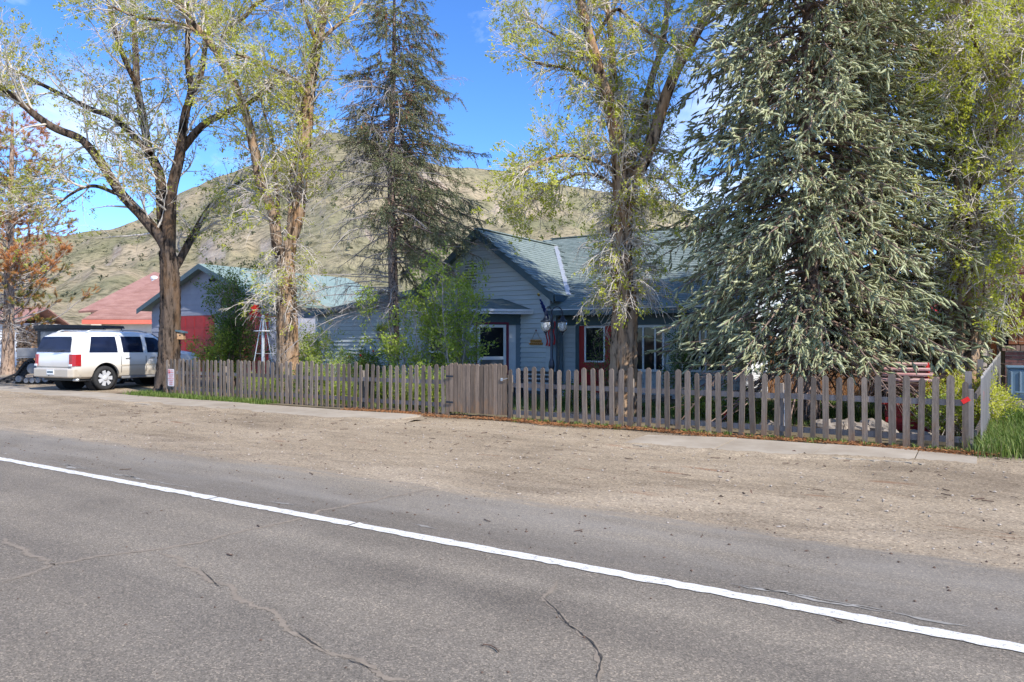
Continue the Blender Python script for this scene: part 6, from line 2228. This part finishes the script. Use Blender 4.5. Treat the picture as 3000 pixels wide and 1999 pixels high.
broadleaf('cottonwood_tree', 'massive furrowed cottonwood trunk at the corner beside the side fence', dF, trF, lmF, 24, n1=180, n2=1900, n3=5600, nc=6200, per=9, L1=1.5, L2=.85, L3=.42, size=.064, jit=.034, droop=340, dl=1.2, leaf='leaf_spring', group='old cottonwood trees along the fence', sides=44, ridge=.2)

# ------------------------------------------------------------------ conifers
def conifer(name, label, px, Y, H, base_px_w, prof, seed, z0=.4, step=.26, per=8, sec=.13, spr=.075, Ls=.15, needle=.04, wid=.008, nn=14, leafm='needle_blue', bark='bark_spruce', droop=.35, lean=0.0, keep=None, cones=0, dead=0, hang=.6, lim=30000, tintf=None, dead_rng=(0.1, .8), sl=.62, dl=1.7, sj=.38, mcap=6000, core=0.0, outw=.35, zmin=0.0):
    """prof(f, az) -> branch length in metres, f = height fraction"""
    rng = np.random.default_rng(seed)
    b = PY(px, HOR, Y)
    base = np.array((b[0], b[1], 0.0))
    d = Y / ((px - 1500) / F_PX * SP + CP)
    r0 = base_px_w / 2 * d / F_PX
    t = thing(name, tuple(base), label, 'tree')
    K = 40
    fz = np.linspace(0, 1, K)
    ax = np.stack([base[0] + lean * fz ** 1.5 + .03 * np.sin(fz * 9), base[1] + .03 * np.cos(fz * 7), fz * H - .1], -1)
    rr = r0 * (1 - fz) ** .8 + .015
    V, F = ridged_trunk(np.concatenate([ax, rr[:, None]], 1), None, 18, 60, .05, seed, 1.25)
    big('trunk', V, F, bark, t, True)
    starts, dirs, lens = [], [], []
    z = z0
    while z < H - .15:
        f = z / H
        k = per if f < .8 else max(4, per - 3)
        a0 = rng.uniform(0, 6.28)
        for i in range(k):
            az = a0 + 2 * math.pi * i / k + rng.normal(0, .18)
            L = prof(f, az) * rng.uniform(.72, 1.12)
            if keep is not None and not keep(f, az, rng): continue
            if L < .12: continue
            starts.append((np.interp(z, ax[:, 2], ax[:, 0]), np.interp(z, ax[:, 2], ax[:, 1]), z + rng.uniform(-.1, .1)))
            dirs.append((math.cos(az), math.sin(az), .35 * f + rng.normal(0, .08)))
            lens.append(L)
        z += step * rng.uniform(.8, 1.2)
    S, Dv, Ln = np.array(starts), unit(np.array(dirs)), np.array(lens)
    N, KB = len(S), 9
    P = np.empty((N, KB, 3)); P[:, 0] = S
    dcur = Dv.copy()
    for k in range(1, KB):
        u = k / (KB - 1)
        dcur = dcur + rng.normal(0, .06, (N, 3))
        dcur[:, 2] += (-droop * (1 - u) + droop * 1.1 * max(0, u - .6)) * .5
        dcur = unit(dcur)
        P[:, k] = P[:, k - 1] + dcur * (Ln / (KB - 1))[:, None]
    R = (np.clip(.011 * Ln, .008, .04))[:, None] * np.linspace(1, .25, KB)[None]
    # secondary branchlets to both sides
    M = int(min(mcap, Ln.sum() * .9 / sec))
    P2, R2 = grow(P, R, M, .18, 1.0, sl, (.6, 1.15), 3, -hang * .55, -.12, .12, .5, .008, .003, rng, lt=.55)
    keepz = P2[:, -1, 2] > .25
    P2, R2 = P2[keepz], R2[keepz]
    big('branches', *merge(tubes(P, R, 4), tubes(P2, R2, 3)), 'twig_brown', t)
    # shoots, hanging from branchlets and clothing the branch tips
    tot = np.linalg.norm(np.diff(P2, axis=1), axis=-1).sum()
    ms = int(min(lim, tot / spr))
    p, dd = sample(P2, int(ms * .85), .05, 1.0, rng)
    p2, dd2 = sample(P, int(ms * .15), .45, 1.0, rng)
    p, dd = np.concatenate([p, p2]), np.concatenate([dd, dd2])
    ok = p[:, 2] > zmin + .25 * rng.random(len(p))
    p, dd = p[ok], dd[ok]
    axis_xy = np.stack([np.interp(p[:, 2], ax[:, 2], ax[:, 0]), np.interp(p[:, 2], ax[:, 2], ax[:, 1])], -1)
    outv = np.concatenate([p[:, :2] - axis_xy, np.zeros((len(p), 1))], 1)
    rad_ = np.linalg.norm(outv, axis=1)
    outv = unit(outv)
    sd_ = unit(dd * .8 + outv * outw + rng.normal(0, sj, (len(p), 3)) + np.array((0, 0, -hang * .75)))
    if tintf is None:
        tint = np.clip(.25 + .5 * rng.random(len(p)), 0, 1)
    else:
        tint = tintf(p, rng)
    V, F, A = sprigs(p, sd_, Ls, rng, nn, needle, wid, tint, .35)
    if core:
        V2, F2, A2 = cores(p, sd_, Ls, core, rng, tint)
        F2 = np.concatenate([F2[:, [0, 1, 2]], F2[:, [0, 2, 3]]])
        V, F, A = merge((V, F, A), (V2, F2, A2))
    big('crown', V, F, leafm, t, attr=A)
    if cones:
        hi = p[p[:, 2] > np.quantile(p[:, 2], .55)]
        c = hi[rng.choice(len(hi), cones)]
        V, F, A = leaves(c, np.tile([0, 0, -1.0], (cones, 1)), .09, rng, .25, .45)
        V2, F2, A2 = leaves(c, np.tile([0, 0, -1.0], (cones, 1)), .09, rng, .25, .45)
        big('cones', *merge((V, F), (V2, F2)), 'cone', t, attr=np.concatenate([A, A2]))
    if dead:
        q = np.linspace(0, 1, 30)
        zz = (dead_rng[0] + (dead_rng[1] - dead_rng[0]) * q) * H
        Pt = np.stack([np.interp(zz, ax[:, 2], ax[:, 0]), np.interp(zz, ax[:, 2], ax[:, 1]), zz], -1)[None]
        Pa, Ra = grow(Pt, np.full((1, 30), .05), dead, 0, 1, dl, (1.2, 1.75), 9, -.12, -.05, .10, .4, .024, .008, rng, lt=.2, bias=(-CP * .45, -SP * .45, 0))
        Pb, Rb = grow(Pa, Ra, dead * 9, .15, 1.0, .6, (.5, 1.2), 6, -.35, -.1, .18, .5, .008, .003, rng)
        Pc, Rc = grow(Pb, Rb, dead * 42, .1, 1.0, .32, (.4, 1.2), 3, -.5, -.2, .25, .6, .006, .003, rng)
        big('dead_twigs', *merge(tubes(Pa, Ra, 5), tubes(Pb, Rb, 4), tubes(Pc, Rc, 3)), 'twig_grey', t)
    return t

# E: the big blue spruce
def profE(f, az):
    return 3.7 * (1 - f) ** .32 * (.88 + .12 * math.cos(az * 3 + f * 9)) * (1.0 if f > .08 else .95)
conifer('blue_spruce', 'broad blue spruce with drooping silvery shoots filling the right of the yard', 2372, 15.6, 15.5, 46, profE, 31, z0=1.15, step=.27, per=10, sec=.05, spr=.055, Ls=.185, needle=.055, wid=.007, nn=6, lim=36000, droop=.42, hang=.42, sl=.85, sj=.36, mcap=9500, core=.0245, outw=.45, zmin=1.0)
# second spruce leaning into the first on the right
def profE2(f, az):
    return 2.9 * (1 - f) ** .38 * (.85 + .15 * math.cos(az * 2 + f * 7))
conifer('blue_spruce', 'second silvery spruce crowding the massive corner trunk', 2585, 17.4, 12.5, 34, profE2, 32, z0=1.4, step=.27, per=9, sec=.07, spr=.055, Ls=.185, needle=.055, wid=.008, nn=6, lim=13000, droop=.42, hang=.5, sl=.8, sj=.34, core=.0235, outw=.45, zmin=1.1)

# C: sparse spruce, dead on the lower left
def profC(f, az):
    vx = math.cos(az) * CP + math.sin(az) * SP            # towards picture right
    if f < .30: return 0
    if f < .58: return (3.0 if vx > .05 else 1.7) * (1.0 - .35 * (f - .3))
    return (2.3 if vx > 0 else 1.9) * (1 - f) ** .35 * 1.25
def keepC(f, az, rng):
    vx = math.cos(az) * CP + math.sin(az) * SP
    if f < .56 and vx < .0: return rng.random() < .10
    return rng.random() < (.8 if vx > 0 else .55)
conifer('sparse_spruce', 'thin spruce with bare grey lower boughs standing before the gable', 1151, 16.4, 13.0, 31, profC, 33, z0=3.1, step=.25, per=9, sec=.09, spr=.05, Ls=.2, needle=.055, wid=.014, nn=8, leafm='needle_dark', droop=.4, keep=keepC, cones=700, dead=130, hang=.95, lim=14500, dead_rng=(.18, .70), dl=2.9)

# G: half dead pine at the far left
def pine():
    rng = np.random.default_rng(41)
    px, d = 22, 35.0
    base = PD(px, HOR, d); base[2] = 0
    t = thing('dying_pine', tuple(base), 'pine with rusty dying needles in front of the white shed', 'tree')
    H = 12.5
    fz = np.linspace(0, 1, 30)
    ax = np.stack([base[0] + .5 * fz, base[1] + 0 * fz, fz * H - .1], -1)
    rr = .26 * (1 - fz) ** .7 + .02
    V, F = ridged_trunk(np.concatenate([ax, rr[:, None]], 1), None, 16, 50, .05, 41, 1.2)
    big('trunk', V, F, 'bark_pine', t, True)
    P1, R1 = grow(ax[None], rr[None], 150, .17, .98, 3.7, (1.0, 1.6), 10, .12, 0, .10, .25, .05, .01, rng, lt=.55)
    P2, R2 = grow(P1, R1, 1100, .25, 1, .85, (.4, 1.0), 6, .15, .05, .14, .5, .018, .005, rng)
    Pd, Rd = grow(ax[None], rr[None], 36, .1, .35, 2.0, (1.1, 1.7), 8, -.15, -.1, .14, .2, .03, .006, rng)
    Pd2, Rd2 = grow(Pd, Rd, 500, .2, 1, .6, (.4, 1.1), 5, -.2, 0, .2, .5, .01, .004, rng)
    big('branches', *merge(tubes(P1, R1, 5), tubes(P2, R2, 3), tubes(Pd, Rd, 4), tubes(Pd2, Rd2, 3)), 'twig_grey', t)
    p, dd = sample(P2, 7000, .3, 1, rng)
    zone = np.sin(p[:, 2] * 1.1 + p[:, 0] * .8) * .32 + rng.random(len(p)) * .55
    tint = np.clip(.34 + zone * .85, 0, 1)
    V, F, A = sprigs(p, unit(dd + rng.normal(0, .35, dd.shape) + (0, 0, .15)), .18, rng, 11, .13, .013, tint, .1)
    big('crown', V, F, 'needle_pine', t, attr=A)
pine()

# H: dark conifer behind the right trunk
conifer('dark_spruce', 'dark green spruce half hidden behind the corner cottonwood', 2960, 25.0, 9.5, 40, lambda f, az: 2.2 * (1 - f) ** .7, 35, z0=2.3, step=.4, per=8, sec=.16, spr=.10, Ls=.2, needle=.06, wid=.012, nn=10, leafm='needle_dark', lim=5000)

# ------------------------------------------------------------------ shrubs
def shrub(name, label, px, Y, h, w, seed, stems=7, n2=160, n3=700, nc=1500, per=4, size=.06, leaf='leaf_green', twig='twig_grey', r=.018, cat='shrub', spread=.45, jit=.05, tall=1.0, z=0.0, group=None, flowers=None):
    rng = np.random.default_rng(seed)
    b = PY(px, HOR, Y); base = np.array((b[0], b[1], z))
    t = thing(name, tuple(base), label, cat, group)
    K = 12
    P0 = np.empty((stems, K, 3)); d = np.empty((stems, 3))
    for i in range(stems):
        a = 2 * math.pi * i / stems + rng.normal(0, .3)
        P0[i, 0] = base + (math.cos(a) * .06, math.sin(a) * .06, -.03)
        d[i] = (math.cos(a) * spread * rng.uniform(.2, 1), math.sin(a) * spread * rng.uniform(.2, 1), 1)
    d = unit(d)
    Ln = h * rng.uniform(.65, 1.05, stems)
    for k in range(1, K):
        d = unit(d + rng.normal(0, .06, d.shape))
        P0[:, k] = P0[:, k - 1] + d * (Ln / (K - 1))[:, None]
    R0 = np.full((stems, 1), r) * np.linspace(1, .3, K)[None]
    P2, R2 = grow(P0, R0, n2, .18, 1, w * .6, (.5, 1.15), 5, -.03, .12, .14, .5, .009, .003, rng, lt=.35)
    P3, R3 = grow(P2, R2, n3, .15, 1, w * .25, (.4, 1.1), 3, -.03, .05, .2, .6, .005, .002, rng)
    big('stems', *merge(tubes(P0, R0, 6), tubes(P2, R2, 3), tubes(P3, R3, 3)), twig, t)
    Pl = np.concatenate([P3, P2[:, 2:]])
    V, F, A = clusters(Pl, nc, per, size, jit, rng)
    ok = (V.reshape(-1, 4, 3)[:, :, 2].min(1) > z + .02)
    V = V.reshape(-1, 4, 3)[ok].reshape(-1, 3); A = A.reshape(-1, 4)[ok].ravel(); F = np.arange(len(V)).reshape(-1, 4)
    big('foliage', V, F, leaf, t, attr=A)
    if flowers:
        p, dd = sample(P3, flowers, .6, 1, rng)
        V, F, A = leaves(p, dd, .07, rng, 1.0, .9)
        big('flowers', V, F, 'reflector', t)
    return t

shrub('young_aspen', 'leafy multi stemmed sapling in front of the entry bay', 1335, 15.6, 4.2, 1.5, 51, stems=8, n2=170, n3=650, nc=1500, per=5, size=.085, leaf='leaf_green', r=.028, cat='tree', spread=.34, jit=.06)
shrub('young_aspen', 'leafy sapling close against the sparse spruce trunk', 1205, 15.3, 2.9, 1.3, 52, stems=6, n2=110, n3=420, nc=900, per=5, size=.08, leaf='leaf_green', r=.02, cat='tree', spread=.5, jit=.06)
shrub('lilac_bush', 'tall dark stemmed shrub in front of the garage between the cottonwoods', 690, 16.6, 4.0, 2.0, 53, stems=11, n2=240, n3=1000, nc=3000, per=4, size=.08, leaf='leaf_bush', twig='twig_brown', r=.026, spread=.28, jit=.07)
shrub('lilac_bush', 'bright green shrub beside the garage door behind the fence', 650, 16.2, 1.9, 1.1, 54, stems=7, n2=120, n3=500, nc=1300, per=4, size=.08, leaf='leaf_green', twig='twig_brown', spread=.45, jit=.07)
shrub('lilac_bush', 'shrub squeezed on the right of the twin stemmed trunk', 915, 15.6, 2.1, 1.2, 55, stems=8, n2=140, n3=650, nc=1500, per=4, size=.065, leaf='leaf_green', twig='twig_pale', spread=.4)
shrub('rose_bush', 'low rose bush with a few red blooms under the left wing wall', 1075, 15.0, 1.25, .9, 56, stems=8, n2=130, n3=520, nc=1400, per=4, size=.055, leaf='leaf_bush', twig='twig_brown', r=.012, spread=.6, flowers=14)
shrub('rose_bush', 'pale leafed bush behind the fence under the hanging dead twigs', 985, 14.4, 1.2, .9, 57, stems=8, n2=120, n3=480, nc=1300, per=4, size=.055, leaf='leaf_green', twig='twig_pale', r=.012, spread=.65)
shrub('rose_bush', 'dense bush spilling over the pickets left of the gate', 1245, 13.5, 1.15, .8, 58, stems=8, n2=130, n3=500, nc=1500, per=4, size=.055, leaf='leaf_green', twig='twig_grey', r=.012, spread=.6)
shrub('vine_bush', 'thin climbing bush between the two porch windows', 1990, 18.2, 1.9, .8, 59, stems=6, n2=90, n3=420, nc=900, per=4, size=.055, leaf='leaf_bush', twig='twig_pale', r=.012, spread=.3)
shrub('vine_bush', 'reddish twiggy bush beside the red door', 1785, 17.6, 2.0, .8, 60, stems=6, n2=90, n3=420, nc=600, per=3, size=.05, leaf='leaf_bush', twig='twig_brown', r=.012, spread=.3)
shrub('green_bush', 'yellow green bush at the foot of the massive trunk', 2822, 14.6, 1.15, .7, 61, stems=9, n2=130, n3=560, nc=1500, per=4, size=.05, leaf='leaf_spring', twig='twig_pale', r=.01, spread=.5)
shrub('green_bush', 'small leafy bush between the red planter and corner', 2745, 14.3, .8, .6, 62, stems=8, n2=80, n3=320, nc=800, per=4, size=.05, leaf='leaf_green', twig='twig_pale', r=.009, spread=.6)
shrub('green_bush', 'pale bush growing against the sunny side fence', 2898, 15.4, .75, .55, 63, stems=8, n2=80, n3=320, nc=800, per=4, size=.05, leaf='leaf_spring', twig='twig_pale', r=.009, spread=.5, z=.15)
for k, (px, Y, h, lb) in enumerate(((1150, 14.2, .75, 'low green plant behind the fence at the sparse spruce foot'), (870, 14.0, .8, 'low plant at the foot of the twin stemmed trunk'), (770, 13.8, .7, 'low plant around the windmill legs'), (1690, 15.5, .6, 'low plant right of the lamp post'), (2050, 15.4, .55, 'low plant behind the pickets below the wide window'), (2190, 15.0, .65, 'grassy plant behind the pickets at the house corner'), (1000, 13.6, .6, 'low plant just behind the left fence'))):
    shrub('garden_plant', lb, px, Y, h, .6, 70 + k, stems=7, n2=60, n3=200, nc=650, per=4, size=.055, leaf='leaf_bush' if k % 2 else 'leaf_green', r=.008, spread=.8, cat='plant')
# plant trailing from the wall pot
shrub('potted_plant', 'leafy plant growing in the pale wall pot', 1115, LWY - .16, .32, .35, 80, stems=6, n2=40, n3=120, nc=260, per=3, size=.05, leaf='leaf_green', r=.006, spread=.7, cat='plant', z=float(pt[2]) + .2)

# birdhouse on the dark trunk
bh = PD(531, 985, 22.55)
t = thing('birdhouse', tuple(bh), 'small wooden birdhouse with dark roof fixed to the dark forked trunk', 'birdhouse')
ax_ = np.array((CP, SP, 0)); dv_ = np.array((-SP, CP, 0)); up_ = np.array((0, 0, 1.0))
MB().obox(bh, ax_ * .09, dv_ * .09, up_ * .10).build('box', 'firewood_end', t)
MB().obox(bh + up_ * .14 + ax_ * .01, ax_ * .14 + up_ * -.03, dv_ * .13, up_ * .025).build('roof', 'trim_dark', t)
MB().lathe(bh - dv_ * .09 + up_ * .02, [(.025, 0), (.025, .004)], 10, tuple(-dv_)).build('entrance_hole', 'dark_void', t)
MB().obox(bh - ax_ * .14 + up_ * .0, ax_ * .05, dv_ * .04, up_ * .12).build('mount_board', 'firewood_end', t)

# ------------------------------------------------------------------ grass, weeds, litter, gravel
def grass(name, label, n, fn, h, seed, wid=.006, parent=None, tint=(0, .9)):
    rng = np.random.default_rng(seed)
    p = fn(rng, n)
    n = len(p)
    a = rng.uniform(0, 6.28, n)
    lean = rng.uniform(.1, .75, n)
    hh = h * rng.uniform(.45, 1.2, n)
    dr = np.stack([np.cos(a), np.sin(a), np.zeros(n)], -1)
    sdv = np.stack([-np.sin(a), np.cos(a), np.zeros(n)], -1) * wid
    mid = p + dr * (lean * hh * .35)[:, None] + np.array((0, 0, 1.0)) * (hh * .6)[:, None]
    tip = p + dr * (lean * hh)[:, None] + np.array((0, 0, 1.0)) * (hh * (1 - .25 * lean))[:, None]
    V = np.stack([p - sdv, p + sdv, mid + sdv * .7, mid - sdv * .7, tip + sdv * .1, tip - sdv * .1], 1).reshape(-1, 3)
    b = np.arange(n)[:, None] * 6
    F = np.concatenate([b + [0, 1, 2, 3], b + [3, 2, 4, 5]])
    o = big(name, V, F, 'grass', parent, attr=np.repeat(rng.uniform(tint[0], tint[1], n), 6))
    return tag(o, label, 'grass', kind='stuff')

def patch(x0, x1, y0, y1, clump=0.0, hz=None):
    def fn(rng, n):
        if clump:
            c = np.stack([rng.uniform(x0, x1, max(4, n // 22)), rng.uniform(y0, y1, max(4, n // 22))], -1)
            q = c[rng.integers(0, len(c), n)] + rng.normal(0, clump, (n, 2))
        else:
            q = np.stack([rng.uniform(x0, x1, n), rng.uniform(y0, y1, n)], -1)
        z = np.zeros(n) if hz is None else hz(q[:, 0], q[:, 1])
        return np.concatenate([q, z[:, None]], 1)
    return fn
grass('corner_grass', 'tall bright green grass growing at the corner right of the fence', 9000, patch(.0, 2.4, 12.35, 14.6, .12, lambda x, y: yard_h(x, y) * (y > 12.45)), .26, 91, .006, tint=(.15, .95))
grass('corner_grass', 'darker grass behind the corner below the cabinet', 5000, patch(.35, 3.2, 14.3, 16.2, .15, yard_h), .36, 92, .007, tint=(0, .6))
grass('lawn_grass', 'short lawn grass in front of the porch', 14000, patch(-9.5, -1.2, 14.6, 17.6, .18, yard_h), .11, 93, .006, tint=(.0, .75))
grass('lawn_grass', 'green turf strip below the cedar fence', 5000, patch(-4.6, -.6, 17.0, 21.2, .2, yard_h), .16, 94, .008, tint=(.1, .8))
grass('fence_weeds', 'ragged weeds along the foot of the left fence', 5200, patch(-21.6, -15.2, 12.25, 12.75, .07), .14, 95, .006, tint=(.0, .9))
grass('fence_weeds', 'sparse weeds sprouting at the foot of the right fence', 1500, patch(-8.0, -.1, 12.42, 12.68, .035), .09, 96, .007, tint=(.2, .85))
grass('yard_growth', 'mixed green growth behind the left fence', 9000, patch(-20.0, -9.5, 12.95, 16.5, .14, yard_h), .22, 97, .007, tint=(.0, .8))
grass('trunk_grass', 'grass tuft round the dark forked trunk', 1500, lambda rng, n: np.array((*PD(494, HOR, 22.6)[:2], 0)) + np.concatenate([rng.normal(0, .42, (n, 2)), np.zeros((n, 1))], 1), .15, 98, .006, tint=(0, .6))

def stones(name, label, n, x0, x1, y0, y1, r0, r1, m, seed, ybias=None, flat=.6):
    rng = np.random.default_rng(seed)
    c = np.stack([rng.uniform(x0, x1, n), rng.uniform(y0, y1, n), np.full(n, .008)], -1)
    oct_ = np.array([(1, 0, 0), (-1, 0, 0), (0, 1, 0), (0, -1, 0), (0, 0, 1), (0, 0, -1)], float)
    f = np.array([(0, 2, 4), (2, 1, 4), (1, 3, 4), (3, 0, 4), (2, 0, 5), (1, 2, 5), (3, 1, 5), (0, 3, 5)])
    r = r0 + (r1 - r0) * rng.random(n) ** 3
    a = rng.uniform(0, 6.28, n)
    q = oct_[None] * rng.uniform(.6, 1.3, (n, 6, 1)) * r[:, None, None] * np.array((1.2, 1, flat))
    x = q[..., 0] * np.cos(a)[:, None] - q[..., 1] * np.sin(a)[:, None]
    y = q[..., 0] * np.sin(a)[:, None] + q[..., 1] * np.cos(a)[:, None]
    V = c[:, None] + np.stack([x, y, q[..., 2]], -1)
    F = (f[None] + (np.arange(n) * 6)[:, None, None]).reshape(-1, 3)
    return tag(big(name, V.reshape(-1, 3), F, m, None, False), label, 'gravel', kind='stuff')
stones('gravel', 'loose pale gravel over the dirt shoulder', 5200, -26, 8, 6.3, 12.3, .004, .022, 'pebble', 101)
stones('gravel', 'scattered dark pebbles on the dusty road edge', 900, -14, 7, 4.9, 7.4, .004, .016, 'debris', 102)
stones('gravel', 'a few crumbs of gravel on the driving lane', 260, -10, 6, 1.5, 4.6, .003, .011, 'debris', 103)

def litter(n, seed):
    rng = np.random.default_rng(seed)
    K = 4
    p = np.stack([rng.uniform(-18, 5, n), np.where(rng.random(n) < .8, rng.uniform(8.2, 12.5, n), rng.uniform(2.5, 8.2, n)), np.full(n, .014)], -1)
    a = rng.uniform(0, 6.28, n)
    L_ = rng.uniform(.03, .16, n)
    P = np.empty((n, K, 3)); P[:, 0] = p
    for k in range(1, K):
        a = a + rng.normal(0, .35, n)
        P[:, k] = P[:, k - 1] + np.stack([np.cos(a), np.sin(a), rng.normal(0, .03, n)], -1) * (L_ / 3)[:, None]
    P[..., 2] = np.maximum(P[..., 2], .012)
    V, F = tubes(P, np.full((n, K), .004) * rng.uniform(.6, 1.6, (n, 1)), 4)
    q = np.stack([rng.uniform(-18, 5, n), rng.uniform(7.5, 12.6, n), np.full(n, .016)], -1)
    d = np.stack([rng.normal(size=n), rng.normal(size=n), np.zeros(n)], -1)
    V2, F2, A2 = leaves(q, d, .055, rng, .15, .55)
    V2[:, 2] = np.maximum(V2[:, 2], .010)
    tag(big('twig_litter', *merge((V, F), (V2, F2)), 'debris'), 'dead twigs and leaves littered over the dirt shoulder', 'litter', kind='stuff')
litter(260, 111)

def needle_bed():
    rng = np.random.default_rng(112)
    n = 9000
    x = np.where(rng.random(n) < .75, rng.uniform(-8.3, .2, n), rng.uniform(-12.5, -8.3, n))
    y = 12.28 + np.abs(rng.normal(0, .20, n)) + .12 * np.sin(x * 2.1)
    p = np.stack([x, y, np.full(n, .022) + .03 * rng.random(n)], -1)
    a = rng.uniform(0, 6.28, n)
    d = np.stack([np.cos(a), np.sin(a), rng.normal(0, .15, n)], -1)
    V, F, A = leaves(p, d, .06, rng, .1, .18)
    tag(big('needle_litter', V, F, 'dead_needle'), 'rusty fallen needles drifted along the fence foot', 'litter', kind='stuff')
needle_bed()
